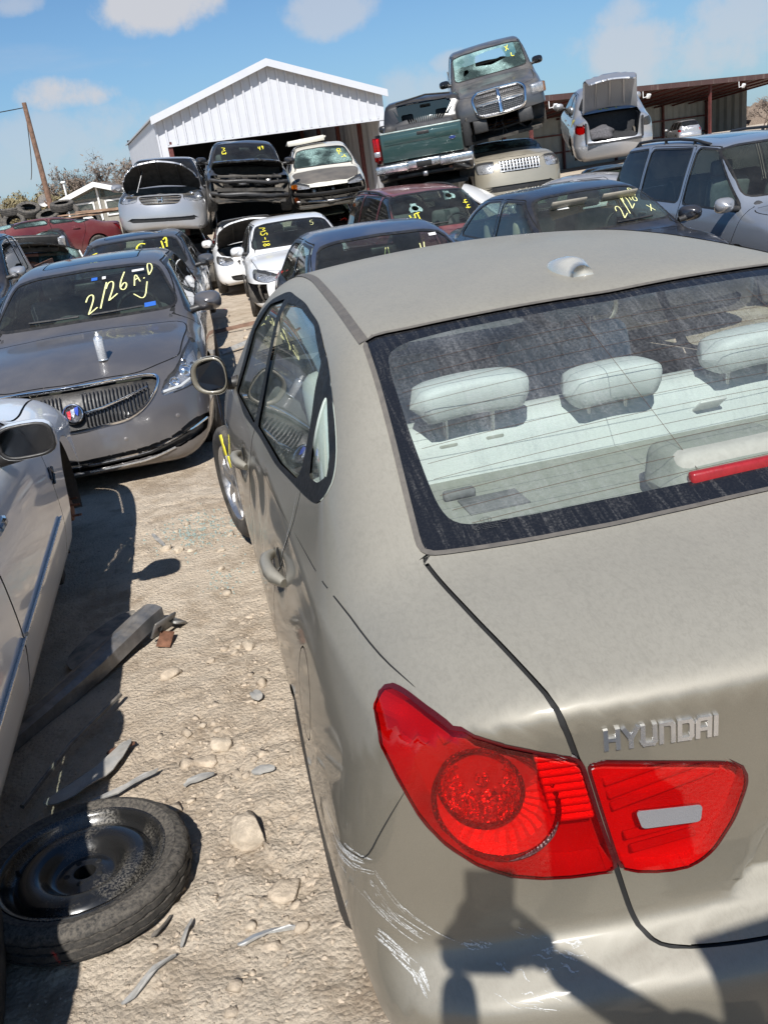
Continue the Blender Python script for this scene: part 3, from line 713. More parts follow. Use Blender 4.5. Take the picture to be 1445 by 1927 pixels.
def hero_details(root, sh):
    B = hero_body; lid = [c for c in root.children if c.name.startswith('trunk_lid')][0]
    # ---- tail lamps
    for s, sfx in ((-1, '#L'), (1, '#R')):
        V, N, T = sh.part('tail_lamp'+sfx)
        lens = mk('tail_lamp', V+N*.004, T, 'lens_red', root, N)
        lamp_case('reflector', V, N, T, .045, 'lamp_reflector', lens)
        # bowl ring, bulb bowl, ribbed indicator
        def fr(c, d):
            c = Vector(c); d = Vector(d).normalized(); return c, d
        n = Vector((.42*s, -.9, .12)).normalized(); Q = n.to_track_quat('X', 'Z').to_matrix().to_4x4()
        def fluted(name, c, prof, nseg, mat, depth, flute):
            bm = bmesh.new(); rings = add_lathe(bm, prof, nseg, 'X')
            for i, rg in enumerate(rings):
                for k, v in enumerate(rg):
                    if k % 2 and 0 < i < len(rings)-1: v.co.x -= flute
            bmesh.ops.transform(bm, matrix=Matrix.Translation(Vector(c)-n*depth) @ Q, verts=bm.verts[:]); return mesh_of(name, bm, mat, lens, ang=15)
        c, c2 = (s*.668, .178, .832), (s*.690, .172, .874)
        fluted('lamp_ring', c, [(.028, .098), (.034, .094), (.028, .089)], 48, 'lamp_dark', .046, 0.)
        fluted('lamp_cone', c, [(.026, .089), (.014, .078), (.004, .064), (.0, .04)], 56, 'lamp_mesh', .046, .004)
        fluted('bulb_rim', c2, [(.020, .066), (.025, .063), (.020, .059)], 40, 'lamp_dark', .040, 0.)
        fluted('bulb_bowl', c2, [(.020, .060), (.008, .052), (-.004, .040), (-.012, .024), (-.016, .012), (-.016, .001)], 28, 'lamp_bowl', .040, .006)
        bm = bmesh.new(); bmesh.ops.create_icosphere(bm, subdivisions=2, radius=.012); o = mesh_of('bulb', bm, 'lamp_bowl', lens, smooth=True); o.location = Vector(c2)-n*.045
        bm = bmesh.new()
        for k in range(9):
            z = .925-k*.0145; x0, x1 = -.545+.002*k*1.8, -.60+.004*k*.4
            add_box(bm, (s*(-(x0+x1)/2), .165, z), (.062, .03, .009), Euler((.5, 0, .2*s)), .002, 1)
        mesh_of('indicator_rib', bm, 'lamp_mesh', lens)
        tri = chaikin([(-.60, .79), (-.515, .80), (-.497, .70), (-.60, .70)], 1)
        V, N, T = sh.part('trunk_lamp'+sfx)
        l2 = mk('trunk_lamp', V+N*.004, T, 'lens_red', lid, N)
        lamp_case('reflector', V, N, T, .026, 'lamp_mesh', root)
        bm = bmesh.new()
        for (za, zb, xa, xb) in ((.882, .852, .505, .335), (.862, .826, .500, .325), (.838, .803, .495, .330), (.753, .744, .475, .350), (.726, .716, .465, .362)):
            add_box(bm, (s*(xa+xb)/2, .146, (za+zb)/2), (xa-xb, .014, .007), Euler((.4, math.atan2(za-zb, xa-xb)*s, .11*s)), .002, 1)
        mesh_of('lamp_rib', bm, 'lamp_reflector', root)
        rp = roundpoly([(-.466, .809), (-.366, .801), (-.366, .766), (-.455, .771)], .008); X, Nn = surf(B, [(s*-x, 0, z) for x, z in rp])
        cpt = X.mean(0); m = len(X); VV = np.concatenate([X+Nn*.0055, [cpt+Nn.mean(0)*.0055], X-Nn*.0]); FF = [(i, (i+1) % m, m) for i in range(m)]+[(i, m+1+i, m+1+(i+1) % m, (i+1) % m) for i in range(m)]
        mk('reversing_lens', VV, FF, 'rev_lens', lid, smooth=False)
    # ---- letters on the lid
    x = 0.; gw = {'I': .12}
    word = 'HYUNDAI'; tot = sum(gw.get(c, .72)+.36 for c in word)-.36
    a0, a1 = np.array((-.513, .957)), np.array((-.355, .953)); hgt = .034; hd = .012
    for c in word:
        bm = bmesh.new()
        for st in GLY[c]:
            P2 = []
            for (gx, gy) in st:
                t = (x+gx)/tot; P2.append(((a0+(a1-a0)*t)[0]-.003*(gy-.5), (a0+(a1-a0)*t)[1]+(gy-.5)*hgt))
            X, Nn = surf(B, [(p[0], 0, p[1]) for p in P2])
            for (pa, pb, na) in zip(X, X[1:], Nn):
                pa, pb, na = Vector(pa), Vector(pb), Vector(na); d = (pb-pa).normalized(); sd = d.cross(na).normalized()*.0033; e = d*.0033
                pts = [pa-e+sd, pa-e-sd, pb+e-sd, pb+e+sd]; add_prism(bm, pts, na*.0045, .0)
        mesh_of('letter', bm, 'letters_chrome', lid); x += gw.get(c, .72)+.36
    # ---- scratches, pinstripe crack, scuffs
    sc = [[(-.89, .437, .66), (-.877, .347, .675), (-.848, .292, .70)], [(-.848, .292, .70), (-.828, .257, .647), (-.793, .21, .602), (-.759, .158, .577)], [(-.895, .52, .63), (-.872, .33, .64), (-.84, .25, .60), (-.80, .2, .565)],
          [(-.86, .31, .67), (-.835, .262, .62), (-.80, .215, .585)], [(-.74, .12, .60), (-.675, .115, .584), (-.597, .085, .572)], [(-.75, .12, .56), (-.69, .1, .548), (-.62, .09, .54)], [(-.865, .30, .672), (-.85, .28, .655)], [(-.77, .17, .60), (-.73, .14, .566)]]
    sc = [[(x, y, z-.025) for x, y, z in l] for l in sc]
    def side_lines(name, lines, mat, w, off=.0012): return ribbons(name, B, lines, mat, root, w, off=off, D=(.75, .66, 0), back=.8)
    rs = random.Random(4)
    def ragged(path, n, spread, w0, w1):
        out = []; P = np.array(path)
        for k in range(n):
            t0 = rs.uniform(0, .75); t1 = min(1, t0+rs.uniform(.08, .45)); q = []
            for t in np.linspace(t0, t1, 4):
                u = t*(len(P)-1); i = min(int(u), len(P)-2); v = P[i]+(P[i+1]-P[i])*(u-i); q.append(v)
            q = np.array(q)+np.array([0, 0, rs.gauss(0, spread)]); q[:, 2] += np.array([rs.gauss(0, .0012) for _ in range(4)]); out.append((q, rs.uniform(w0, w1)))
        return out
    bits = []
    for path in sc: bits += ragged(path, 9, .006, .0006, .0020)
    for path, n, sp_ in (([(-.876, .295, .535), (-.862, .262, .528), (-.84, .21, .512), (-.825, .17, .50)], 34, .007), ([(-.768, .185, .560), (-.75, .148, .550), (-.71, .117, .542)], 16, .005), ([(-.667, .139, .555), (-.628, .116, .553), (-.591, .101, .551)], 16, .004), ([(-.90, .60, .62), (-.88, .38, .655), (-.85, .29, .68)], 22, .012)): bits += ragged(path, n, sp_, .0008, .0042)
    Vs, Fs, k = [], [], 0
    for q, w in bits:
        V, F = ribbon(B, q, w, off=.0010, D=(.75, .66, 0), back=.8); Vs.append(V); Fs.append(F+k); k += len(V)
    tag(mk('scratches', np.concatenate(Vs), np.concatenate(Fs), 'scuff', root), kind='stuff')
    ribbons('crease_line', B, [[(-.83, 1.10, .976), (-.80, .652, 1.003), (-.77, .437, .993), (-.735, .30, .995)]], 'gap', root, .0035, off=.0008, D=(.8, 0, -.6), back=.8)
    ribbons('crease_line', B, [[(-.826, 2.2, .88), (-.83, 1.6, .93), (-.828, 1.18, .96)]], 'gap', root, .0022, off=.0008, D=(.9, 0, -.43), back=.8)
    side_lines('bumper_seam', [[(-.787, .235, .864), (-.825, .271, .776), (-.856, .303, .695), (-.872, .33, .683), (-.89, .41, .664)]], 'gap', .0025)
    ribbons('door_edge', B, [[(-.785, 1.185, 1.036), (-.825, 1.15, .95), (-.85, 1.23, .86), (-.872, 1.33, .78)]], 'bright_edge', root, .0025, off=.0018, D=(.95, 0, -.3), back=.8)
    for s in (-1, 1): ribbons('roof_moulding', B, [[(s*.577, 1.16, 1.37), (s*.564, 1.5, 1.406), (s*.545, 1.85, 1.42), (s*.530, 2.145, 1.428), (s*.525, 2.5, 1.41), (s*.540, 2.80, 1.35)]], 'trim_dusty', root, .024, off=.0025, D=(-s*.55, 0, -.83), back=.5, taper=False)
    # ---- handles
    for s in (-1, 1):
        for yy, zz in ((1.20, .80), (2.32, .775)):
            P = np.array([(s*.8, yy+t, zz) for t in np.linspace(-.01, .20, 7)]); X, Nn = surf(B, P, (-s, 0, 0), 1.)
            bul = np.array([.004, .028, .036, .037, .035, .026, .004])[:, None]
            bm = bmesh.new(); add_tube(bm, X+Nn*bul, [.012, .019, .019, .017, .017, .017, .012], 10); mesh_of('door_handle', bm, 'paint_hero', root, ang=60)
            bm = bmesh.new(); c = X[3]; add_lathe(bm, [(0, .001), (.004, .03), (.0, .042)], 20, 'X'); bmesh.ops.transform(bm, matrix=Matrix.Translation(Vector(X[4])-Vector(Nn[4])*.004) @ Matrix.Rotation(math.pi if s < 0 else 0, 4, 'Z'), verts=bm.verts[:]); mesh_of('handle_cup', bm, 'gap', root, ang=60)
    # ---- mirrors
    for s in (-1, 1):
        mir = empty_part = None
        V = []; n1, n2 = 14, 20; F = []
        for i in range(n1+1):
            u = i/n1; rr_ = math.sin(min(u*1.15, 1)*math.pi/2)**.7; yy = .075-.13*u
            for j in range(n2):
                a = 2*math.pi*j/n2; cx, cz = math.cos(a), math.sin(a)
                ex = abs(cx)**.75*(1 if cx > 0 else -1); ez = abs(cz)**.8*(1 if cz > 0 else -1)
                V.append((s*(.0+.078*ex*rr_+.012), yy+.02*ex, .082*ez*rr_*(1-.15*ex)))
        for i in range(n1):
            for j in range(n2): F.append((i*n2+j, i*n2+(j+1) % n2, (i+1)*n2+(j+1) % n2, (i+1)*n2+j))
        F.append(tuple(range(n2)))
        c = np.array((s*.912, 3.03, 1.005)); mo = mk('mirror', np.array(V)+c, F, 'paint_hero', root)
        ring = [(s*(.012+.070*(abs(math.cos(a))**.75)*(1 if math.cos(a) > 0 else -1)), -.050+.018*math.cos(a), .074*(abs(math.sin(a))**.8)*(1 if math.sin(a) > 0 else -1)*(1-.12*math.cos(a))) for a in [2*math.pi*j/24 for j in range(24)]]
        mk('mirror_rim', np.array([(x*1.06, y-.002, z*1.06) for x, y, z in ring]+[(x*.96, y-.008, z*.96) for x, y, z in ring]+[(x*.86-s*.006, y+.004, z*.87) for x, y, z in ring])+c, [(i+k*24, (i+1) % 24+k*24, (i+1) % 24+24+k*24, i+24+k*24) for k in (0, 1) for i in range(24)], 'paint_hero', mo)
        mk('mirror_glass', np.array([(x*.87-s*.006, y-.004, z*.88) for x, y, z in ring])+c, [tuple(range(24))], 'mirror_glass', mo, smooth=False)
        tube('mirror_stalk', [(s*.80, 3.03, .95), (s*.84, 3.04, .945), (s*.885, 3.04, .96)], [.03, .028, .03], 'black_plastic', mo)
    # ---- antenna fin on the roof
    V, F = [], []; n = 10
    for i in range(n+1):
        t = i/n; y = 1.215+.19*t; hgt_ = .042*math.sin(math.pi*min(1, (t*.82+.18)))**.6*(1-.25*t); w = .042*math.sin(math.pi*(.14+.80*t))**.5
        z0 = float(surf(B, [(0, y, 1.5)], (0, 0, -1), .3)[0][0, 2])-.004
        for j in range(9):
            a = math.pi*j/8; V.append((math.cos(a)*w, y+.015*math.sin(a)*(1 if t < .3 else 0), z0+hgt_*math.sin(a)**.8))
    for i in range(n):
        for j in range(8): F.append((i*9+j, i*9+j+1, (i+1)*9+j+1, (i+1)*9+j))
    F.append(tuple(range(9))); mk('roof_antenna', V, F, 'hero_fin', root)
    # ---- wheels
    for yy in (.93, 3.615):
        for s in (-1, 1):
            w = add_wheel(root, s*(.797 if yy < 2 else .835), yy+.02, .305, .305, .2, .205, 'spoke', rot=.3)
            if yy > 2: w.rotation_euler.z += .20
            if yy > 2 and s < 0: rbox('chalk_mark', (.099, .12, .20), (.006, .05, .11), 'yellow_paint', w, .002, 1); rbox('chalk_mark', (.099, .17, .11), (.006, .05, .06), 'yellow_paint', w, .002, 1); well(root, s*.84, yy, .31, .35)
    box('floor_pan', (0, 2.2, .24), (1.5, 4.0, .08), 'underbody', root, bev=.03)
    # ---- cabin
    rbox('rear_shelf', (0, .83, 1.045), (1.30, .56, .03), 'hero_shelf', root, .012)
    bx = rbox('seat_back', (0, 1.035, .915), (1.28, .17, .48), 'hero_leather', root, .07, 4, Euler((-.22, 0, 0)), taper=lambda c: (c.x, c.y, c.z+(.018*math.cos(c.x*10.5)+.01 if c.z > .1 else 0)))
    rbox('rear_bench', (0, 1.38, .50), (1.3, .52, .22), 'hero_leather', root, .07, 4)
    def headrest(x, w, y, z):
        n1, n2 = 14, 16; V = []; F = []
        for i in range(n1+1):
            u = -1+2*i/n1; e = (1-abs(u)**9)**.35; hw = w/2*u
            for j in range(n2):
                a = 2*math.pi*j/n2; cy, cz = math.cos(a), math.sin(a)
                sy = abs(cy)**.5*(1 if cy > 0 else -1); sz = abs(cz)**.5*(1 if cz > 0 else -1)
                dy, dz = .058*sy*e, .044*sz*e
                V.append((x+hw*(1-.12*(sz < -.3)*abs(sz)), y+dy-dz*.22-.0, z+dz+.012*(1-u*u)))
        for i in range(n1):
            for j in range(n2): F.append((i*n2+j, i*n2+(j+1) % n2, (i+1)*n2+(j+1) % n2, (i+1)*n2+j))
        h = mk('headrest', V, F, 'hero_leather', root)
        for sx in (-1, 1):
            tube('headrest_post', [(x+sx*w*.2, y+.02, z-.03), (x+sx*w*.2, y+.035, z-.17)], .0065, 'chrome_dull', h, 8)
            rbox('post_guide', (x+sx*w*.2, y+.03, z-.108), (.045, .035, .014), 'hero_shelf', h, .004, 2)
    headrest(-.392, .278, .985, 1.240); headrest(-.055, .232, .985, 1.208); headrest(.315, .278, .985, 1.225)
    # brake lamp pod on the shelf
    pod = rbox('brake_light_pod', (0, .615, 1.115), (.30, .14, .09), 'hero_shelf', root, .03, 3, taper=lambda c: (c.x*(1-.15*(c.z > 0)), c.y+.03*(c.z > 0), c.z))
    rbox('brake_light_lens', (0, .553, 1.122), (.235, .02, .034), 'lamp_red_plain', pod, .006, 2)
    for xx in (-.42, .42): rbox('speaker_grille', (xx, .80, 1.062), (.13, .09, .004), 'interior_grey', root, .001, 1)
    rbox('child_seat_anchor', (-.475, .86, 1.072), (.07, .02, .02), 'interior_grey', root, .004, 1)
    rbox('seat_belt', (.19, .99, 1.105), (.07, .006, .09), 'white_plastic', root, .002, 1, Euler((.9, 0, 0)))
    for s in (-1, 1):
        rbox('front_seat', (s*.37, 2.15, .80), (.50, .16, .62), 'hero_leather', root, .06, 3, Euler((-.28, 0, 0)))
        rbox('front_seat_cushion', (s*.37, 2.42, .48), (.5, .52, .2), 'hero_leather', root, .06, 3)
        headrest(s*.37, .26, 2.07, 1.19)
    rbox('dashboard', (0, 3.22, .80), (1.42, .5, .3), 'interior_grey', root, .09, 3)
    lathe('steering_wheel', [(0, .175), (.012, .187), (0, .199), (-.012, .187)], 'interior_dark', root, 28, 'Y', (-.37, 2.87, .86), True)
    # defroster wires and a demister bus on the glass
    lines = []; gp = lambda x, q: (x, .894*q-.447*.769, .447*q+.894*.769)
    for k in range(12):
        q = 1.035+k*.043; hwz = np.interp(q, [1.0, 1.04, 1.1, 1.3, 1.5, 1.56], [.50, .535, .565, .560, .548, .53]); lines.append([gp(x*hwz, q-.018*(1-x*x)) for x in np.linspace(-1, 1, 9)])
    rw = [c for c in root.children if c.name.startswith('rear_window')][0]
    for l in lines+[[gp(-.09, .99), gp(-.10, 1.25), gp(-.11, 1.53)], [gp(.35, 1.0), gp(.34, 1.25), gp(.32, 1.53)]]: ribbons('heater_wire', B, [l], 'wire', rw, .0011, off=-.001, D=(0, .447, -.894), back=.25, taper=False)
    # glass maker's mark in the corner
    def mark(pts, w=.0012): return ribbons('glass_mark', B, pts, 'wire_dark', rw, w, off=.0008, D=(0, 1, -.25), back=1., taper=False)
    el = lambda cx, cz, a, b_: [(cx+a*math.cos(t), .5, cz+b_*math.sin(t)) for t in np.linspace(0, 2*math.pi, 15)]
    L = [el(-.505, 1.1385, .0105, .0042), [(-.510, .5, 1.1355), (-.508, .5, 1.1415)], [(-.502, .5, 1.1355), (-.500, .5, 1.1415)], [(-.509, .5, 1.1385), (-.501, .5, 1.1385)], el(-.527, 1.133, .005, .0025), el(-.475, 1.1325, .006, .0025), el(-.527, 1.127, .005, .0025)]
    for r_, (z, x0, x1) in enumerate(((1.1332, -.519, -.485), (1.1305, -.515, -.487), (1.1278, -.519, -.488), (1.1252, -.518, -.492))):
        k = x0
        while k < x1: L.append([(k, .5, z), (k+.0028, .5, z+(.0012 if int(k*1e4) % 2 else -.0006))]); k += .0042
    mark(L, .0009)
def _scuff():
    m, nt, out = newmat('scuff'); b = NB(nt); tr = b.n('BsdfTransparent'); d = b.bsdf((.55, .55, .53), .7); mx = b.n('MixShader'); nt.links.new(b.ramp(b.noise(260, 4, .8), .36, .56), mx.inputs[0]); nt.links.new(tr.outputs[0], mx.inputs[1]); nt.links.new(d, mx.inputs[2]); nt.links.new(mx.outputs[0], out.inputs[0])
_scuff()
mat_simple('bright_edge', (.80, .79, .75), .3, .3, .05, 20)
mat_simple('hero_fin', (.55, .53, .47), .25, .3, .05, 20, coat=.8)
mat_simple('mirror_glass', (.13, .135, .14), .03, 1., .05, 6)
mat_simple('chrome_dull', (.75, .75, .75), .3, .8, .05, 20)
mat_simple('wire', (.10, .06, .04), .5, .2, .1, 20); mat_simple('wire_dark', (.05, .05, .05), .5, 0, .1, 20)
mat_simple('lamp_red_plain', (.28, .016, .02), .35, 0, .1, 80)
_refl('rev_lens', (.36, .36, .38), 700, .15, .5, .2)
hero_root, hero_shell = build_hero(); hero_details(hero_root, hero_shell)
# ---------------------------------------------------------------- generic cars
def spec(L=4.75, H=1.45, hw=.905, yc=3.45, zc=.97, yw=2.70, yr=1.30, yg=.66, zg=1.07, zd=1.04, zh=.76, belt=.92, tum=1., nose=.30, tail=-.22, fl=.56, crown=.06, kink=0, bot=.2, rear_lean=.05, chin=0.):
    ym = (yr+yw)/2
    prof = [(.3, bot), (.06, bot+.03), (0, .42), (0, .60), (.05, .64), (rear_lean+.01, zd-.10), (rear_lean, zd-.02), (rear_lean+.05, zd), (max(yg-.10, rear_lean+.06), zg-.015), (yg+.02, zg+.03), ((yg+yr)/2, (zg+H)/2+.02), (yr-.08, H-.07), (yr+.18, H-.022), (ym-.2, H), (ym+.25, H), (yw-.22, H-.03), (yw+.04, H-.075), ((yw+yc)/2, (H+zc)/2), (yc-.04, zc+.035), (yc+.12, zc-.02), ((yc+L)/2, (zc+zh)/2+.045), (L-.28, zh+.04), (L-.08, zh-.04), (L-.01, fl), (L-.02+chin, .32), (L-.05+chin, .25-chin*.9), (L-.22, bot), (L/2, bot-.01)]
    return dict(prof=prof, wb=[(0, hw-.07), (.5, hw-.02), (1.2, hw), (L-1.3, hw), (L-.7, hw-.02), (L, hw-.09)], zb=[(0, belt+.02), (1, belt+.02), (L-1.2, belt-.03), (L, zh+.03)],
                sec=[(0, -.16), (.2, -.085), (.35, -.025), (.55, 0), (.75, -.008), (.92, -.035), (1.0, -.06), (1.25, -.06-.05*tum), (1.75, -.06-.13*tum), (2.1, -.06-.195*tum), (2.6, -.06-.30*tum)],
                A=[(0, tail), (yg, tail*.6), (yr, tail*.35), (ym, 0), (yw, .06), (yc, .13), (L, nose)], C=[(0, .04), (yr, crown), (yw, crown), (L, .07)],
                R=[(0, .2), (yr, .13), (yw, .12), (yc, .15), (L-.5, .2), (L, .18)], axis=(min(.62, zh-.12), .4, .45))
def features(L=4.75, H=1.45, hw=.905, yc=3.45, zc=.97, yw=2.70, yr=1.30, yg=.66, zg=1.07, zd=1.04, zh=.76, belt=.92, yB=2.05, extra=None, ax=(.95, 3.75), wr=.32, tum=1., **_):
    bl = belt+.055; zr = H-.115; wt = hw-.06-.20*tum-.05; f = dict(ax=ax, wr=wr)
    f['ws'] = mirror_poly([(0, H-.082), (wt*.7, H-.095), (wt*.97, H-.125), (hw-.20, zc+.075), (hw-.26, zc+.05), (hw*.5, zc+.055), (0, zc+.062)])
    f['rw'] = mirror_poly([(0, H-.085), (wt*.7, H-.098), (wt*.93, H-.125), (hw-.23, zg+.055), (hw*.5, zg+.05), (0, zg+.052)])
    sl = (yc-yw)/(H-.075-zc)
    ap = lambda z: yw-.13+sl*(H-.075-z)*.97
    f['sw'] = [[(ap(bl)-.02, bl-.035), (ap(zr)-.02, zr-.01), (yB+.05, zr+.012), (yB+.045, bl-.01)]]
    if extra is None:
        f['sw'].append([(yB-.05, bl-.005), (yB-.055, zr+.012), (yr+.28, zr), (yr+.02, zr-.09), (yg+.34, bl+.03)])
    else:
        f['sw'] += [[(b, bl), (b, zr+.008), (a, zr+(.0 if a > .8 else -.04)), (a+(0 if a > .8 else -.05), bl+.01)] for a, b in extra]
    f['doors'] = [[(yB, .24), (yB, H-.07), (yw-.1, H-.09), (ap(bl)+.10, bl-.02), (yc-.12, .75), (yc-.16, .24)], [(yB-.006, .24), (yB-.006, H-.07), (yr+.15, H-.08), (ax[0]+.22, bl+.02), (ax[0]+.30, .75), (ax[0]+.45, .5), (ax[0]+.55, .24)]]
    if extra: f['doors'][1] = [(yB-.006, .24), (yB-.006, H-.075), (extra[0][0]-.05, H-.075), (extra[0][0]-.05, .5), (extra[0][0]+.1, .24)]
    f['hood'] = mirror_poly([(0, L-.16), (.45, L-.24), (hw-.20, L-.5), (hw-.14, yc+.25), (hw-.15, yc+.02), (hw*.5, yc+.10), (0, yc+.13)])
    f['trunk'] = mirror_poly([(0, yg+zg-.10), (.5, yg+zg-.08), (hw-.27, yg+zg-.02), (hw-.30, zd+.14), (hw-.34, zd+.02), (hw-.38, .74), (hw-.45, .68), (0, .66)])
    k = .7071
    f['head'] = [(k*(L-.60-.86), zh+.02), (k*(L-.28-.74), zh-.005), (k*(L-.14-.50), zh-.055), (k*(L-.12-.46), zh-.13), (k*(L-.2-.62), zh-.165), (k*(L-.42-.83), zh-.09)]
    f['tail'] = [(-k*(.42+.84), zd-.10), (-k*(.16+.62), zd-.10), (-k*(.16+.62), zd-.27), (-k*(.34+.83), zd-.24)]
    f['grille'] = mirror_poly([(0, zh-.06), (.36, zh-.075), (.40, zh-.10), (.33, zh-.19), (0, zh-.20)])
    f['intake'] = mirror_poly([(0, .40), (.52, .395), (.58, .36), (.5, .285), (0, .28)])
    return f
STK = {'3': [[(.05, .9), (.35, 1), (.55, .8), (.25, .55), (.6, .3), (.35, 0), (0, .1)]], '0': [[(.5, 1), (.1, .8), (0, .4), (.2, 0), (.6, .1), (.7, .6), (.5, 1)]], '1': [[(.3, 1), (.3, 0)]], '2': [[(0, .75), (.2, 1), (.55, .95), (.6, .65), (.1, .05), (.05, 0), (.75, .08)]], '4': [[(.1, 1), (.05, .45), (.7, .5)], [(.55, .95), (.5, 0)]],
       '5': [[(.65, 1), (.1, .95), (.08, .55), (.5, .6), (.65, .3), (.4, 0), (0, .08)]], '6': [[(.55, 1), (.15, .6), (.05, .2), (.35, 0), (.6, .2), (.45, .45), (.1, .3)]], '7': [[(0, .95), (.65, 1), (.25, 0)], [(.15, .5), (.6, .55)]],
       '8': [[(.35, .52), (.1, .75), (.35, 1), (.6, .75), (.35, .52), (.05, .25), (.35, 0), (.65, .25), (.35, .52)]], '9': [[(.6, .7), (.3, .5), (.1, .75), (.35, 1), (.6, .75), (.45, 0)]], '/': [[(.7, 1.1), (0, -.1)]], '-': [[(.05, .5), (.5, .5)]], '.': [[(.1, .02), (.2, .06)]], ':': [[(.1, .15), (.18, .18)], [(.12, .55), (.2, .58)]],
       'A': [[(0, 0), (.35, 1), (.65, 0)], [(.1, .4), (.6, .4)]], 'D': [[(.1, 0), (.15, 1), (.6, .75), (.6, .25), (.1, 0)]], 'C': [[(.65, .85), (.3, 1), (.02, .6), (.1, .15), (.4, 0), (.7, .15)]], 'M': [[(0, 0), (.1, 1), (.4, .3), (.7, 1), (.8, 0)]], 'S': [[(.6, .9), (.25, 1), (.1, .75), (.5, .45), (.55, .15), (.25, 0), (0, .1)]],
       'W': [[(0, 1), (.2, 0), (.4, .7), (.65, 0), (.85, 1)]], 'I': [[(.15, 1), (.15, 0)], [(0, 1), (.3, 1)], [(0, 0), (.3, 0)]], 'T': [[(.4, 1), (.4, 0)], [(0, 1), (.8, 1)]], 'U': [[(0, 1), (.05, .2), (.35, 0), (.6, .2), (.65, 1)]], 'O': [[(.4, 1), (.05, .7), (.05, .3), (.4, 0), (.7, .3), (.7, .7), (.4, 1)]], 'L': [[(.05, 1), (0, 0), (.6, .05)]],
       'Q': [[(.4, 1), (.05, .7), (.05, .3), (.4, 0), (.7, .3), (.7, .7), (.4, 1)], [(.45, .3), (.8, -.05)]], 'X': [[(0, 0), (.7, 1)], [(0, 1), (.7, 0)]], '_': [[(0, 0), (.9, .1)]], '<': [[(0, .55), (.55, 0), (.72, 1.0)]], ' ': []}
def write(body, parent, text, o, ux, uz, w, mat='yellow_paint', D=(0, -1, 0), back=2., name='painted_marking', label=None, off=.004):
    """painted strokes on the shell: origin o, letter-advance vector ux, letter-height vector uz (car frame)"""
    o, ux, uz = map(np.array, (o, ux, uz)); lines = []; x = 0.
    for ch in text:
        for st in STK[ch]: lines.append([o+ux*(x+gx)+uz*gy for gx, gy in st])
        x += .95 if ch not in '1./:I-' else .6
    ob = ribbons(name, body, lines, mat, parent, w, off=off, D=D, back=back, taper=False); ob['label'] = label or ('hand painted letters '+text.strip()); return ob
def seat(parent, x, y, z, mat, w=.5, hr=True):
    rbox('seat', (x, y, z+.34), (w, .16, .62), mat, parent, .06, 2, Euler((-.25, 0, 0))); rbox('seat_cushion', (x, y+.28, z+.02), (w, .52, .18), mat, parent, .05, 2)
    if hr: rbox('headrest', (x, y-.10, z+.74), (w*.52, .10, .17), mat, parent, .04, 2)
def engine(parent, f, y0, y1, hw, z0, seed=1):
    """dark engine compartment with lumps, hoses, battery"""
    rnd = random.Random(seed); m = 'underbody'
    box('engine_bay', (0, (y0+y1)/2, z0-.32), (hw*1.5, (y1-y0), .06), m, parent); box('firewall', (0, y0-.01, z0-.12), (hw*1.55, .05, .46), m, parent)
    for k in range(16):
        s = (rnd.uniform(.12, .38), rnd.uniform(.10, .26), rnd.uniform(.08, .24)); c = (rnd.uniform(-hw*.62, hw*.62), rnd.uniform(y0+.12, y1-.15), z0-.26+rnd.uniform(0, .14))
        rbox('engine_part', c, s, rnd.choice([m, 'black_plastic', 'interior_dark', 'steel', 'underbody']), parent, .02, 1, Euler((rnd.uniform(-.15, .15), rnd.uniform(-.1, .1), rnd.uniform(-.3, .3))))
    for k in range(7):
        a = Vector((rnd.uniform(-hw*.6, hw*.6), rnd.uniform(y0+.1, y1-.1), z0-.12)); b = a+Vector((rnd.uniform(-.4, .4), rnd.uniform(-.3, .3), rnd.uniform(-.06, .06))); c = (a+b)/2+Vector((0, 0, rnd.uniform(.03, .12)))
        tube('hose', [a, (a+c)/2+Vector((0, 0, .03)), c, (b+c)/2+Vector((0, 0, .03)), b], .016, 'black_plastic', parent, 6)
    box('radiator_support', (0, y1-.05, z0-.06), (hw*1.45, .07, .05), 'underbody', parent, bev=.01)
CARS = {}
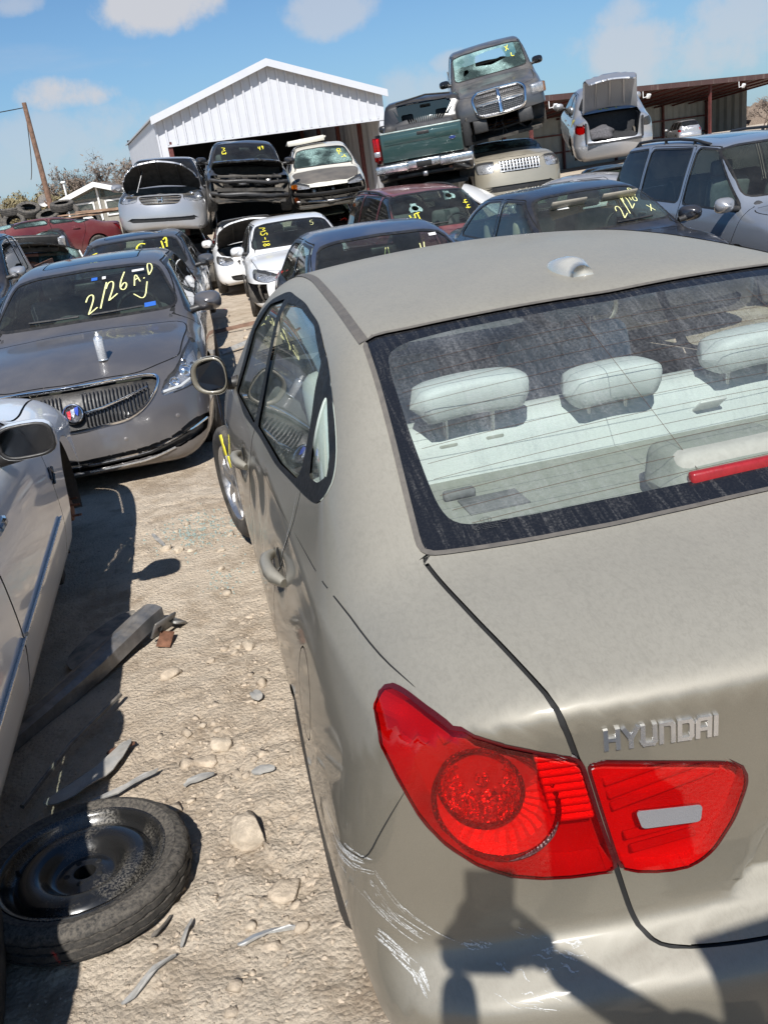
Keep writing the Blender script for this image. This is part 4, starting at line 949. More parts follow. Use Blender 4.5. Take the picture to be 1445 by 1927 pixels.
def build_car(name, label, cat, sp, paint, loc, rot=(0, 0, 180), res=(84, 96), group=None, glass='glass_dark', hood_open=None, trunk_open=None, wheels='spoke', wheel_set=(1, 1, 1, 1), grille=True, head='lens_clear', interior='interior_grey',
              seats=True, dents=0., seed=0, dmg=None, mirrors=(1, 1), mirror_mat=None, rear_glass=None, no_ws=False, liner='interior_dark', bump_front=True, rails=False, tail=True, hold=None, skip=(), front_removed=False, wcol='yellow_paint', sunroof=None, hole=None, hood_mat=None, ws_mat=None, marks=()):
    S = {k: v for k, v in sp.items()}
    f = features(**S); f.update({k: v for k, v in sp.get('feat', {}).items()})
    bsp = spec(**{k: v for k, v in S.items() if k in spec.__code__.co_varnames}); bsp.update(sp.get('body', {}))
    body = Body(**bsp); L, H, hw = S.get('L', 4.75), S.get('H', 1.45), S.get('hw', .905); yc, zc = S.get('yc', 3.45), S.get('zc', .97); yw = S.get('yw', 2.7); yr = S.get('yr', 1.3); yg = S.get('yg', .66); zh = S.get('zh', .76)
    root = empty(name, loc, tuple(R(a) for a in rot)); tag(root, label, cat, group)
    sh = Shell(body, *res); rng = np.random.RandomState(seed)
    if dents:
        # dents and creases: low-frequency displacement along the normal
        V = sh.V; d = np.zeros(len(V))
        for k in range(26):
            c = V[rng.randint(len(V))]; r = rng.uniform(.12, .4); d -= rng.uniform(.2, 1)*dents*np.exp(-((V-c)**2).sum(1)/(r*r))
        sh.V = V+sh.N*d[:, None]
    if dmg is not None: sh.V = dmg(sh.V)
    if dents or dmg is not None:
        fnm = np.cross(sh.V[sh.T[:, 1]]-sh.V[sh.T[:, 0]], sh.V[sh.T[:, 2]]-sh.V[sh.T[:, 0]]); vn = np.zeros_like(sh.V)
        for c in range(3): np.add.at(vn, sh.T[:, c], fnm)
        sh.N = vn/(np.linalg.norm(vn, axis=1)[:, None]+1e-12)
    V0 = None
    arch = f['wr']+.035
    for yc_ in f['ax']:
        sh.region('hole', 'S', [(yc_+arch*math.cos(t), f['wr']+arch*math.sin(t)) for t in np.linspace(0, 2*math.pi, 22, endpoint=False)], .03, mask=lambda V, N: np.abs(V[:, 0]) > .45)
    for i, d in enumerate(f['doors']): sh.region('door%d' % i, 'S', d, .05, seam=.004)
    if 'hood' not in skip: sh.region('hood', 'T', f['hood'], .10, mask=lambda V, N: (V[:, 1] > yc-.05) & (N[:, 2] > .25), seam=.005)
    if f.get('trunk') and 'trunk' not in skip: sh.region('trunk_lid', 'D', f['trunk'], .05, mask=lambda V, N: (V[:, 1] < yg+.05) & (V[:, 2] > .6), seam=.005)
    sh.region('windshield', 'F', f['ws'], .05, mask=lambda V, N: (V[:, 1] > yw-.35) & (V[:, 1] < yc+.2), trim=.018, trimname='ws_trim')
    if f.get('rw'): sh.region('rear_window', 'B', f['rw'], .05, mask=lambda V, N: (V[:, 1] < yr+.35) & (N[:, 1] < -.15), trim=.015, trimname='rw_trim')
    for i, w in enumerate(f['sw']): sh.region('sw%d' % i, 'S', w, .06, trim=.022, trimname='sw_trim%d' % i)
    if f.get('head') and head: sh.region('headlight', 'P', f['head'], .05, mask=lambda V, N: (V[:, 1] > L-1.1) & (np.abs(V[:, 0]) > .3) & (N[:, 2] < .93), trim=.008, trimname='lamp_gap')
    if f.get('tail') and tail: sh.region('tail_light', 'O', f['tail'], .03, mask=lambda V, N: (V[:, 1] < .7) & (np.abs(V[:, 0]) > .4))
    if grille: sh.region('grille', 'F', f['grille'], .03, mask=lambda V, N: V[:, 1] > L-.45)
    if f.get('intake'): sh.region('intake', 'F', f['intake'], .03, mask=lambda V, N: V[:, 1] > L-.6)
    if sunroof: sh.region('sunroof', 'T', mirror_poly(sunroof), .06, mask=lambda V, N: (N[:, 2] > .7) & (V[:, 2] > 1.2), seam=.006)
    if hole:
        for hname, hproj, hpoly, hmask in hole: sh.region('hole', hproj, hpoly, .03, mask=hmask)
    P = paint
    put_part(sh, ['body'], 'body', P, root)
    for i in range(len(f['doors'])):
        for q in ('#L', '#R'): put_part(sh, 'door%d' % i+q, 'door', P, root)
    put_part(sh, 'panel_gap', 'panel_gap', 'gap', root, -.006)
    def swing(nm, part, hinge, ang, matname, under):
        r = sh.part(part)
        if r is None: return
        V, N, T = r; h = np.array(hinge); c, s = math.cos(ang), math.sin(ang)
        def rot_(X): return np.stack([X[:, 0], c*X[:, 1]-s*X[:, 2], s*X[:, 1]+c*X[:, 2]], 1)
        V2 = rot_(V-h)+h; N2 = rot_(N); o = mk(nm, V2, T, matname, root, N2)
        V3 = V2-N2*.030; mk('inner_panel', V3, T[:, ::-1].copy(), under, o, -N2)
        # rim closing the edge and stiffening ribs
        E = {}
        for t in T:
            for a, b in ((t[0], t[1]), (t[1], t[2]), (t[2], t[0])):
                k = (min(a, b), max(a, b)); E[k] = E.get(k, 0)+1
        bd = [k for k, n in E.items() if n == 1]
        if bd: mk('edge', np.concatenate([V2, V3]), [(a, b, b+len(V2), a+len(V2)) for a, b in bd], matname, o)
        lo, hi = V.min(0), V.max(0)
        for fx in (-.55, 0, .55):
            pts = []
            for t in (.15, .5, .85):
                q = np.array([fx*(hi[0]-lo[0])*.45, lo[1]+(hi[1]-lo[1])*t, 0]); j = ((V[:, :2]-q[:2])**2).sum(1).argmin(); pts.append(V3[j]-N2[j]*.012)
            tube('stiffener', pts, .022, under, o, 6, .6)
        return o
    if hood_open is not None: swing('hood', 'hood', (0, yc+.05, zc-.0), hood_open, hood_mat or P, 'underhood'); engine(root, f, yc+.10, L-.22, hw, zh+.02, seed)
    else:
        put_part(sh, 'hood', 'hood', hood_mat or P, root)
        if hole: engine(root, f, yc+.10, L-.30, hw, zh-.06, seed)
    if trunk_open is not None:
        swing('trunk_lid', 'trunk_lid', (0, yg-.02, S.get('zg', 1.07)), trunk_open, P, P)
        box('trunk_floor', (0, yg*.55, .58), (hw*1.3, yg*1.1, .04), 'interior_dark', root)
        box('trunk_back', (0, yg+.15, .82), (hw*1.35, .04, .5), 'interior_dark', root)
        for s in (-1, 1): box('trunk_side', (s*hw*.68, yg*.55, .8), (.03, yg*1.0, .4), 'interior_dark', root)
    else: put_part(sh, 'trunk_lid', 'trunk_lid', P, root)
    if not no_ws:
        ws = put_part(sh, 'windshield', 'windshield', ws_mat or glass, root, -.003); put_part(sh, 'ws_trim', 'window_seal', 'trim', ws, .001)
    else: put_part(sh, 'ws_trim', 'window_seal', 'trim', root, .001)
    if f.get('rw'):
        rg = put_part(sh, 'rear_window', 'rear_window', rear_glass or glass, root, -.003); put_part(sh, 'rw_trim', 'window_seal', 'trim', rg, .001)
    for i in range(len(f['sw'])):
        for q in ('#L', '#R'):
            g = put_part(sh, 'sw%d' % i+q, 'side_window', rear_glass or glass if i else glass, root, -.005)
            put_part(sh, 'sw_trim%d' % i+q, 'window_frame', 'trim', g, .001) if g else None
    for q in ('#L', '#R'):
        put_part(sh, 'lamp_gap'+q, 'lamp_gap', 'trim', root, .001)
        if head:
            r = sh.part('headlight'+q)
            if r:
                V, N, T = r; o = mk('headlight', V+N*.003, T, head, root, N); mk('lamp_housing', V-N*.05, T, 'lamp_shell', o, N)
                c = V.mean(0); n = N.mean(0); n /= np.linalg.norm(n); t = np.array([1., 0, 0])-n*n[0]; t /= np.linalg.norm(t)
                ext = (V@t); wdt = ext.max()-ext.min(); hgt = V[:, 2].max()-V[:, 2].min()
                for s in (-.22, .2):
                    bm = bmesh.new(); rr_ = min(.055, hgt*.34); add_lathe(bm, [(.012, rr_), (.016, rr_*.94), (0, rr_*.8), (-.02, rr_*.45), (-.022, .002)], 18, 'X')
                    bmesh.ops.transform(bm, matrix=Matrix.Translation(Vector(c+t*wdt*s-n*.028)) @ Vector(n).to_track_quat('X', 'Z').to_matrix().to_4x4(), verts=bm.verts[:]); mesh_of('lamp_bowl', bm, 'chrome', o, ang=40)
        if tail:
            r = sh.part('tail_light'+q)
            if r: V, N, T = r; o = mk('tail_light', V+N*.003, T, 'lens_red', root, N); mk('reflector', V-N*.03, T, 'lamp_reflector', o, N)
    gr = put_part(sh, 'grille', 'grille', 'black_plastic', root, -.03)
    if gr is not None:
        zt = f['grille']; zs = [z for _, z in zt]; xm = max(x for x, _ in zt)
        for k in range(sp.get('bars', 3)):
            z = min(zs)+(max(zs)-min(zs))*(k+.6)/(sp.get('bars', 3)+.2); xs = np.linspace(-xm*.93, xm*.93, 9)
            X, N = surf(body, [(x, L, z) for x in xs], (0, -1, 0), 1.5); tube('grille_bar', X-N*.006, .011, sp.get('barmat', 'chrome'), gr, 6, .6)
    put_part(sh, 'intake', 'intake', 'black_plastic', root, -.03)
    sr = put_part(sh, 'sunroof', 'sunroof', 'sunroof_glass', root)
    # liner
    ids = [i for i, n in enumerate(sh.names) if n == 'body' or n.startswith('door')]
    T = sh.T[np.isin(sh.L, ids)]; C = sh.V[T].mean(1); T = T[(C[:, 2] > .35) & (C[:, 1] > max(.15, yg-.3)) & (C[:, 1] < yc+.1)]
    if len(T):
        u, inv = np.unique(T, return_inverse=True); mk('cabin_lining', sh.V[u]-sh.N[u]*.03, inv.reshape(-1, 3), liner, root, -sh.N[u])
    box('floor_pan', (0, L/2, .25), (hw*1.6, L*.9, .06), 'underbody', root)
    for k, (s, yy) in enumerate(((-1, f['ax'][0]), (1, f['ax'][0]), (-1, f['ax'][1]), (1, f['ax'][1]))):
        well(root, s*(hw-.04), yy, f['wr'], f['wr']+.04)
        if wheel_set[k]: add_wheel(root, s*(hw-.115), yy, f['wr'], f['wr'], .215, f['wr']*.66, wheels, rng.uniform(0, 6))
    if seats:
        for s in (-1, 1): seat(root, s*.38, S.get('yB', 2.05)+.08, .50+(H-1.45)*.6, interior)
        rbox('rear_seat', (0, S.get('yB', 2.05)-.85, .86+(H-1.45)*.6), (1.25, .16, .56), interior, root, .06, 2, Euler((-.25, 0, 0)))
        rbox('dashboard', (0, yc-.28, zc-.12), (hw*1.58, .52, .24), 'interior_dark', root, .07, 2)
        lathe('steering_wheel', [(0, .17), (.014, .185), (0, .20), (-.014, .185)], 'interior_dark', root, 22, 'Y', (-.38, yc-.62, zc-.02), True)
        rbox('rear_view_mirror', (0, yw+.14, H-.20), (.24, .03, .07), 'black_plastic', root, .015, 2)
    for s, on in ((-1, mirrors[0]), (1, mirrors[1])):
        if not on: continue
        zy = f['sw'][0][0]; my, mz = zy[0]-.03, zy[1]+.07
        V, F = [], []; n1, n2 = 8, 14
        for i in range(n1+1):
            u = i/n1; rr_ = math.sin(min(u*1.2, 1)*math.pi/2)**.6; y = my+.10-.15*u
            for j in range(n2):
                a = 2*math.pi*j/n2; cx, cz = math.cos(a), math.sin(a); e = lambda v, p_: abs(v)**p_*(1 if v > 0 else -1)
                V.append((s*(hw+.05+.115*e(cx, .7)*rr_), y+.02*cx, mz+.08*e(cz, .7)*rr_))
        for i in range(n1):
            for j in range(n2): F.append((i*n2+j, i*n2+(j+1) % n2, (i+1)*n2+(j+1) % n2, (i+1)*n2+j))
        F.append(tuple(range(n2))); F.append(tuple(n1*n2+j for j in range(n2)))
        mo = mk('mirror', V, F, mirror_mat or P, root); tube('mirror_stalk', [(s*(hw-.10), my, mz-.05), (s*(hw+.03), my+.01, mz-.03)], .03, 'black_plastic', mo, 8)
    for d in f['doors']:
        for s in (-1, 1):
            yy = d[0][0]+.12 if d is f['doors'][0] else f['ax'][0]+.42
            X, N = surf(body, [(s*.8, yy+t, S.get('belt', .92)-.10) for t in (0, .05, .14, .19)], (-s, 0, 0), 1.2)
            tube('door_handle', X+N*np.array([.0, .014, .014, .0])[:, None], .013, P if not sp.get('chrome_handles') else 'chrome', root, 7)
    if rails:
        for s in (-1, 1):
            ys = np.linspace(yr-.1, yw-.35, 7); X, N = surf(body, [(s*(hw-.33), y, H+.1) for y in ys], (0, 0, -1), 1.); X[:, 2] += np.array([.0, .035, .04, .04, .04, .035, 0]); tube('roof_rail', X, .018, 'black_plastic', root, 8)
            for k in (1, 3, 5): tube('rail_foot', [X[k], X[k]-np.array([0, 0, .05])], .02, 'black_plastic', root, 8)
    CARS[label] = (root, sh, body, f)
    return root, sh, body, f
mat_simple('lamp_shell', (.55, .55, .56), .3, .7, .2, 20)
mat_simple('underhood', (.035, .034, .033), .65, 0, .4, 10, .2, dust=.3)
mat_simple('sunroof_glass', (.02, .022, .026), .08, 0, .1, 6, coat=.6)

def _cracked(name, tint, amount=.5, scale=22.):
    m, nt, out = newmat(name); b = NB(nt)
    tr = b.n('BsdfTransparent'); tr.inputs[0].default_value = (*tint, 1)
    gl = b.n('BsdfGlossy'); gl.inputs['Roughness'].default_value = .05
    m1 = b.n('MixShader'); nt.links.new(b.schlick(.05), m1.inputs[0]); nt.links.new(tr.outputs[0], m1.inputs[1]); nt.links.new(gl.outputs[0], m1.inputs[2])
    v = b.ramp(b.vor(scale, None, 'DISTANCE_TO_EDGE'), .0, .07, 1, 0); v2 = b.ramp(b.vor(scale*2.7, None, 'DISTANCE_TO_EDGE'), 0, .10, .8, 0)
    k = b.ramp(b.noise(1.7, 3, .5), .40, .62, .12, 1.); d = b.math('MULTIPLY', b.math('MULTIPLY', b.math('MAXIMUM', v, v2), k), amount, clamp=True); d = b.math('ADD', d, b.math('MULTIPLY', k, amount*.25), clamp=True)
    df = b.n('BsdfDiffuse'); df.inputs[0].default_value = (.40, .58, .53, 1)
    m2 = b.n('MixShader'); nt.links.new(d, m2.inputs[0]); nt.links.new(m1.outputs[0], m2.inputs[1]); nt.links.new(df.outputs[0], m2.inputs[2]); nt.links.new(m2.outputs[0], out.inputs[0])
_cracked('glass_cracked', (.35, .45, .42), .75); _cracked('glass_shattered', (.40, .55, .50), 1., 30.)
# ---------------------------------------------------------------- the other cars, row by row
gz = lambda y: -.02*min(max(y-1, 0), 18)
mat_paint('paint_grey', (.115, .110, .115), .5, .22, .3, coat=.9, lowdirt=.2); mat_paint('paint_steel', (.07, .075, .085), .5, .3, .3, lowdirt=.2)
mat_paint('paint_white', (.86, .87, .89), 0., .06, .3, scratch=.0, lowdirt=.10); mat_paint('paint_white2', (.74, .74, .73), 0., .12, .28, lowdirt=.25); mat_paint('paint_cream', (.64, .61, .53), 0., .25, .35, lowdirt=.3)
mat_paint('paint_navy', (.008, .011, .020), .3, .16, .25, lowdirt=.2); mat_paint('paint_blue', (.018, .042, .10), .4, .28, .28, lowdirt=.2); mat_paint('paint_black', (.008, .008, .009), .2, .22, .28, lowdirt=.3)
mat_paint('paint_red', (.17, .022, .028), .3, .35, .35, lowdirt=.3); mat_paint('paint_silver', (.42, .42, .43), .6, .18, .3, lowdirt=.25); mat_paint('paint_silverblue', (.30, .33, .38), .55, .15, .28, lowdirt=.25)
mat_paint('paint_gold', (.33, .30, .235), .45, .4, .4, lowdirt=.3); mat_paint('paint_darkgrey', (.055, .058, .064), .4, .4, .4, lowdirt=.3); mat_paint('paint_green', (.016, .055, .053), .4, .2, .35, lowdirt=.2); mat_paint('paint_matte', (.05, .047, .046), 0, .35, .6, coat=.1)
mat_simple('paint_green_worn', (.34, .40, .37), .5, .2, .3, 14); mat_simple('badge_blue2', (.02, .04, .16), .3, 0, .1, 10, coat=.5); mat_simple('chrome_worn', (.62, .62, .62), .25, .95, .3, 9, .15, dust=.25); mat_simple('silver_plastic', (.55, .55, .55), .3, .6, .1, 10); mat_simple('rag', (.10, .095, .10), .95, 0, .3, 30, .4)
GRP = 'cars facing the camera in the front row'; GRP2 = 'cars in the second row'; GRP3 = 'wrecks stacked on other wrecks'
BUICK = dict(L=5.02, H=1.46, hw=.93, yc=3.62, zc=1.0, yw=2.78, yr=1.15, yg=.55, zg=1.12, zd=1.09, zh=.80, belt=.95, yB=2.25, ax=(1.07, 3.97), wr=.345, nose=.27, bot=.15, chin=.07,
             body=dict(), feat=dict())
BUICK['feat'] = dict(head=[(.7071*(4.12-.91), .868), (.7071*(4.45-.82), .825), (.7071*(4.80-.62), .715), (.7071*(4.88-.575), .62), (.7071*(4.66-.78), .645), (.7071*(4.36-.90), .715)],
                     grille=mirror_poly([(0, .775), (.30, .775), (.50, .765), (.585, .745), (.555, .67), (.46, .575), (.34, .52), (0, .505)]), intake=mirror_poly([(0, .315), (.40, .32), (.60, .345), (.76, .425), (.86, .42), (.84, .31), (.60, .25), (0, .235)]))
def buick():
    root, sh, b, f = build_car('sedan', 'grey sedan with winged badge on its black grille and a spray can on the hood', 'car', BUICK, 'paint_grey', (-1.59, 10.2, -.14), (0, 0, 177.2), (150, 160), GRP, glass='glass_ws', sunroof=[(0, 2.55), (.42, 2.52), (.42, 1.75), (0, 1.75)], liner='interior_dark', seed=3)
    L = 5.02; gr = [c for c in root.children if c.name.split('.')[0] == 'grille'][0]
    for c in list(gr.children): bpy.data.objects.remove(c)
    # chrome frame round the grille
    P = np.array(f['grille']); P = roundpoly(P, .06); P = np.concatenate([P, P[:1]]); X, N = surf(b, [(x, L, z) for x, z in P], (0, -1, 0), 1.5)
    tube('grille_frame', [Vector(a) for a in X+N*.004], .017, 'chrome', root, 8, .7)
    for z0, z1, xs in ((.615, .655, 1), (.655, .615, -1)):
        pass
    for s in (-1, 1):
        X, N = surf(b, [(s*x, L, z) for x, z in ((.075, .615), (.2, .63), (.36, .665), (.50, .70))], (0, -1, 0), 1.5); tube('grille_wing', X+N*.004, [.012, .014, .014, .008], 'chrome', root, 8, .7)
    for k in range(41):
        x = -.50+k*1.0/40
        if abs(x) < .07: continue
        zt = .755-.06*max(0, abs(x)-.35)-.015; zb_ = .525+.22*max(0, abs(x)-.30)/.25*.6
        zs = np.linspace(zb_, zt, 5); X, N = surf(b, [(x, L, z) for z in zs], (0, -1, 0), 1.5)
        tube('grille_slat', X-N*.014, .0055, 'gloss_black', gr, 5)
    X, N = surf(b, [(0, L, .622)], (0, -1, 0), 1.5); c = Vector(X[0]); n = Vector(N[0]); M = Matrix.Translation(c+n*.004) @ n.to_track_quat('Z', 'Y').to_matrix().to_4x4()
    bd = lathe('badge', [(0, .001), (.004, .054), (.012, .058), (.014, .064), (.010, .068), (-.01, .071)], 'badge_dark', root, 36, 'Z'); bd.matrix_local = M
    rg = lathe('badge_ring', [(.010, .056), (.018, .060), (.016, .066), (.008, .069)], 'chrome', bd, 36, 'Z')
    for k, m in ((-1, 'badge_red'), (0, 'badge_white'), (1, 'badge_blue')):
        ox, oy = k*.026, k*.010; pts = [(-.013+ox, .028+oy, .006), (.013+ox, .034+oy, .006), (.013+ox, .005+oy, .006), (.004+ox, -.028+oy, .006), (-.010+ox, -.012+oy, .006)]
        prism('badge_shield', pts, (0, 0, .008), m, bd)
    # chrome blades in the lower intake and chin
    for zz, w, m, r in ((.285, .62, 'chrome', .012), (.228, .5, 'chrome_dull', .010)):
        for s in (-1, 1):
            xs = np.linspace(.02, .84 if zz > .25 else .6, 9); X, N = surf(b, [(s*x, L, zz+(.0 if x < .4 else (x-.4)**1.3*.30)) for x in xs], (0, -1, 0), 1.5); tube('intake_blade', X+N*.006, r, m, root, 6, .7)
    for s in (-1, 1):
        for px_, pz in ((.30, .40), (.66, .47)):
            X, N = surf(b, [(s*px_, L, pz)], (0, -1, 0), 1.5); o = lathe('parking_sensor', [(.001, .001), (.001, .011), (0, .013), (.0, .016)], 'paint_grey', root, 16, 'Z'); o.matrix_local = Matrix.Translation(Vector(X[0])+Vector(N[0])*.001) @ Vector(N[0]).to_track_quat('Z', 'Y').to_matrix().to_4x4()
    for s in (-1, 1):   # projector, second bowl and light guide inside each headlight
        for x_, z_, r_ in ((.775, .745, .050), (.69, .70, .036)):
            X, N = surf(b, [(s*x_, L, z_)], (0, -1, 0), 1.5); n = Vector(N[0]*.4+np.array((0, .6, 0))).normalized(); o = lathe('projector', [(.020, r_), (.026, r_*.95), (.020, r_*.86), (.004, r_*.8), (.012, r_*.5), (.018, .001)], 'chrome', root, 24, 'Z'); o.matrix_local = Matrix.Translation(Vector(X[0])-Vector(N[0])*.034) @ n.to_track_quat('Z', 'Y').to_matrix().to_4x4()
        X, N = surf(b, [(s*x_, L, z_) for x_, z_ in ((.60, .645), (.72, .655), (.82, .685), (.88, .735))], (0, -1, 0), 1.5); tube('light_guide', X-N*.010, .010, 'white_plastic', root, 6)
    # wipers, plate holder, writing
    for s in (-1, 1):
        X, N = surf(b, [(x, L, 1.075) for x in (s*.05+.0, s*.25, s*.45)], (0, -1, -.0), 3.); tube('wiper', X+N*.012, .009, 'black_plastic', root, 6)
    write(b, root, '2/26', (-.02, 4.5, 1.08), (-.105, 0, .045), (.02, 0, .115), .012, 'pale_yellow_paint', label='hand written 2/26 on the windshield')
    write(b, root, 'A.D', (-.40, 4.5, 1.225), (-.075, 0, .035), (.02, 0, .08), .011, 'pale_yellow_paint', label='hand written A.D on the windshield')
    write(b, root, '<', (-.39, 4.5, 1.105), (-.16, 0, .02), (-.0, 0, .12), .011, 'pale_yellow_paint', label='hand drawn tick on the windshield')
    for x, z, w, h, m in ((-.44, 1.335, .10, .014, 'white_plastic'), (-.07, 1.315, .05, .02, 'sticker_blue'), (-.15, 1.315, .03, .018, 'white_plastic'), (-.515, 1.085, .09, .028, 'sticker_blue')):
        X, N = surf(b, [(x-w/2, L, z-h/2), (x+w/2, L, z-h/2), (x+w/2, L, z+h/2), (x-w/2, L, z+h/2)], (0, -1, 0), 4.); mk('sticker', X+N*.003, [(0, 1, 2, 3)], m, root, smooth=False)
    return root, b
mat_simple('slat_grey', (.16, .16, .17), .25, .8, .1, 10); mat_simple('gloss_black', (.012, .012, .013), .12, 0, .1, 8, coat=.5); mat_simple('badge_dark', (.05, .05, .055), .2, .6, .1, 10); mat_simple('badge_red', (.5, .02, .03), .25, 0, .05, 10, coat=.5); mat_simple('badge_white', (.7, .7, .72), .15, .7, .05, 10); mat_simple('badge_blue', (.02, .06, .4), .25, 0, .05, 10, coat=.5); mat_simple('sticker_blue', (.03, .12, .45), .5, 0, .1, 20)
mat_glass('glass_ws', (.50, .60, .56), .07); mat_glass('glass_beige', (.60, .70, .62), .10)
buick_root, buick_body = buick()
SED = dict()
def car(label, sp, paint, loc, rot, **kw):
    nm = kw.pop('name', 'sedan'); cat = kw.pop('cat', 'car'); return build_car(nm, label, cat, sp, paint, loc, rot, **kw)
# white sedan beside the spare wheel (passes left of the camera), right front wheel gone
WHITE = dict(L=5.09, H=1.47, hw=.93, yc=3.55, zc=.98, yw=2.75, yr=1.15, yg=.6, zg=1.08, zd=1.06, zh=.80, belt=.90, yB=2.20, ax=(1.05, 3.86), wr=.335, chrome_handles=True)
def white_side():
    sp = dict(WHITE); sp['L'] = 5.1; sp['nose'] = .2; sp['ax'] = (1.05, 4.0)
    root, sh, b, f = car('white sedan at the left edge with a chrome door handle and no front wheel', sp, 'paint_white', (-2.625, -.25, -.02), (0, 0, 0), res=(130, 150), glass='glass_ws', wheel_set=(1, 1, 1, 0), mirrors=(0, 0), head=None, grille=False, seed=5, group=GRP, interior='interior_beige', hole=[('x', 'Y', [(4.34, .0), (5.4, .0), (5.4, .70), (4.38, .62)], lambda V, N: V[:, 1] > 4.2)])
    hw = .93
    # right mirror with chrome-bright cap
    n1, n2 = 10, 20; V, F = [], []
    e = lambda v, p_: abs(v)**p_*(1 if v > 0 else -1)
    for i in range(n1+1):
        u = i/n1; rr_ = math.sin(min(u*1.25, 1)*math.pi/2)**.6
        for j in range(n2):
            a = 2*math.pi*j/n2; V.append((hw+.065+.105*e(math.cos(a), .6)*rr_, 2.84+.10-.17*u, .995+.068*e(math.sin(a), .6)*rr_))
    for i in range(n1):
        for j in range(n2): F.append((i*n2+j, i*n2+(j+1) % n2, (i+1)*n2+(j+1) % n2, (i+1)*n2+j))
    F.append(tuple(range(n2))); mo = mk('mirror', V, F, 'paint_white', root)
    ring = [(hw+.065+.103*e(math.cos(a), .6), .995+.066*e(math.sin(a), .6)) for a in [2*math.pi*k/28 for k in range(28)]]; cx, cz = hw+.065, .995
    mk('mirror_rim', [(x, 2.772, z) for x, z in ring]+[(cx+(x-cx)*.9, 2.762, cz+(z-cz)*.87) for x, z in ring]+[(cx+(x-cx)*.88, 2.79, cz+(z-cz)*.85) for x, z in ring], [(i+k*28, (i+1) % 28+k*28, (i+1) % 28+28+k*28, i+28+k*28) for k in (0, 1) for i in range(28)], 'black_plastic', mo)
    mk('mirror_glass', [(cx+(x-cx)*.885, 2.776, cz+(z-cz)*.855) for x, z in ring], [tuple(range(28))], 'mirror_glass', mo, smooth=False)
    tube('mirror_stalk', [(hw-.10, 2.85, .93), (hw-.0, 2.86, .935), (hw+.05, 2.86, .95)], [.04, .035, .04], 'black_plastic', mo)
    # side moulding in two lengths, fender badge, bare brake hub in the empty arch
    for y0, y1 in ((2.22, 3.32), (1.45, 2.19)):
        X, N = surf(b, [(hw, y, .475+.02*(y-2)) for y in np.linspace(y0, y1, 8)], (-1, 0, 0), 1.); tube('side_moulding', X+N*.004, .013, 'chrome_dull', root, 8, .5)
    X, N = surf(b, [(hw, y, z) for y, z in ((3.40, .66), (3.44, .70), (3.48, .66), (3.43, .63), (3.50, .69))], (-1, 0, 0), 1.); tube('fender_badge', X+N*.004, .008, 'badge_dark', root, 6)
    hub = lathe('brake_disc', [(hw-.16, .03), (hw-.16, .13), (hw-.14, .135), (hw-.12, .13), (hw-.12, .07), (hw-.06, .065), (hw-.05, .03), (hw-.05, .001)], 'rust', root, 28, 'X', (0, 4.0, .32))
    for k in range(5): a = k*1.2566; tube('wheel_stud', [(hw-.07, 4.0+.05*math.cos(a), .32+.05*math.sin(a)), (hw-.02, 4.0+.05*math.cos(a), .32+.05*math.sin(a))], .007, 'rust', root, 6)
    tube('strut', [(hw-.26, 4.0, .36), (hw-.32, 3.97, .75)], .045, 'underbody', root, 10); tube('control_arm', [(hw-.2, 4.0, .2), (.35, 3.94, .22)], .03, 'rust', root, 8)
    box('jack_stand', (hw-.22, 3.80, .13), (.14, .12, .24), 'underbody', root, bev=.01)
    return root
white_side()
G = gz
def wr_sedan(L=4.8, **k): d = dict(L=L); d.update(k); return d
# --- front row
blue = car('dark blue sedan straight ahead of the beige sedan, hidden below its windows', dict(L=4.75, H=1.45, hw=.90, yB=2.1), 'paint_blue', (.94, 10.01, -.18), (-.5, -.4, 178.2), glass='glass_ws', group=GRP, seed=11, rear_glass='glass_clear')
write(blue[2], blue[0], '2/6', (-.20, 4.6, 1.12), (-.09, 0, .03), (.03, 0, .09), .008, 'pale_yellow_paint', label='faint yellow writing on the windshield')
tube('hanging_wire', [(-.02, 2.95, 1.28), (-.03, 2.95, 1.2), (.0, 2.95, 1.12), (.02, 2.95, 1.2), (.0, 2.95, 1.28)], .004, 'pale_yellow_paint', blue[0], 5)
X, N = surf(blue[2], [(-.47, 5, 1.325), (-.40, 5, 1.325), (-.40, 5, 1.345), (-.47, 5, 1.345)], (0, -1, 0), 4); mk('sticker', X+N*.003, [(0, 1, 2, 3)], 'white_plastic', blue[0], smooth=False)
navy = car('black sedan marked 2/28 on its windshield, next to the silver SUV', dict(L=4.80, H=1.455, hw=.915, yB=2.1, tum=.95), 'paint_navy', (3.36, 11.11, -.17), (.3, .5, 181), glass='glass_beige', rear_glass='glass_ws', group=GRP, seed=12, interior='interior_beige', liner='interior_beige', res=(110, 120))
write(navy[2], navy[0], '2/28', (-.16, 4.6, 1.07), (-.105, 0, .045), (.03, 0, .10), .010, 'pale_yellow_paint', label='hand written 2/28 on the windshield')
write(navy[2], navy[0], 'AD', (-.40, 4.6, 1.215), (-.085, 0, .035), (.02, 0, .075), .009, 'pale_yellow_paint', label='hand written AD on the windshield')
write(navy[2], navy[0], 'X', (-.52, 4.6, 1.09), (-.08, 0, .0), (0, 0, .06), .009, 'pale_yellow_paint', label='hand drawn cross on the windshield')
for x in (.30, -.28): rbox('sun_visor', (x, 2.98, 1.285), (.40, .02, .13), 'interior_beige', navy[0], .01, 1, Euler((-.9, 0, 0)))
X, N = surf(navy[2], [(.30, 5, 1.245), (.42, 5, 1.245), (.42, 5, 1.30), (.30, 5, 1.30)], (0, -1, 0), 4); mk('sticker', X-N*.006, [(0, 1, 2, 3)], 'white_plastic', navy[0], smooth=False)
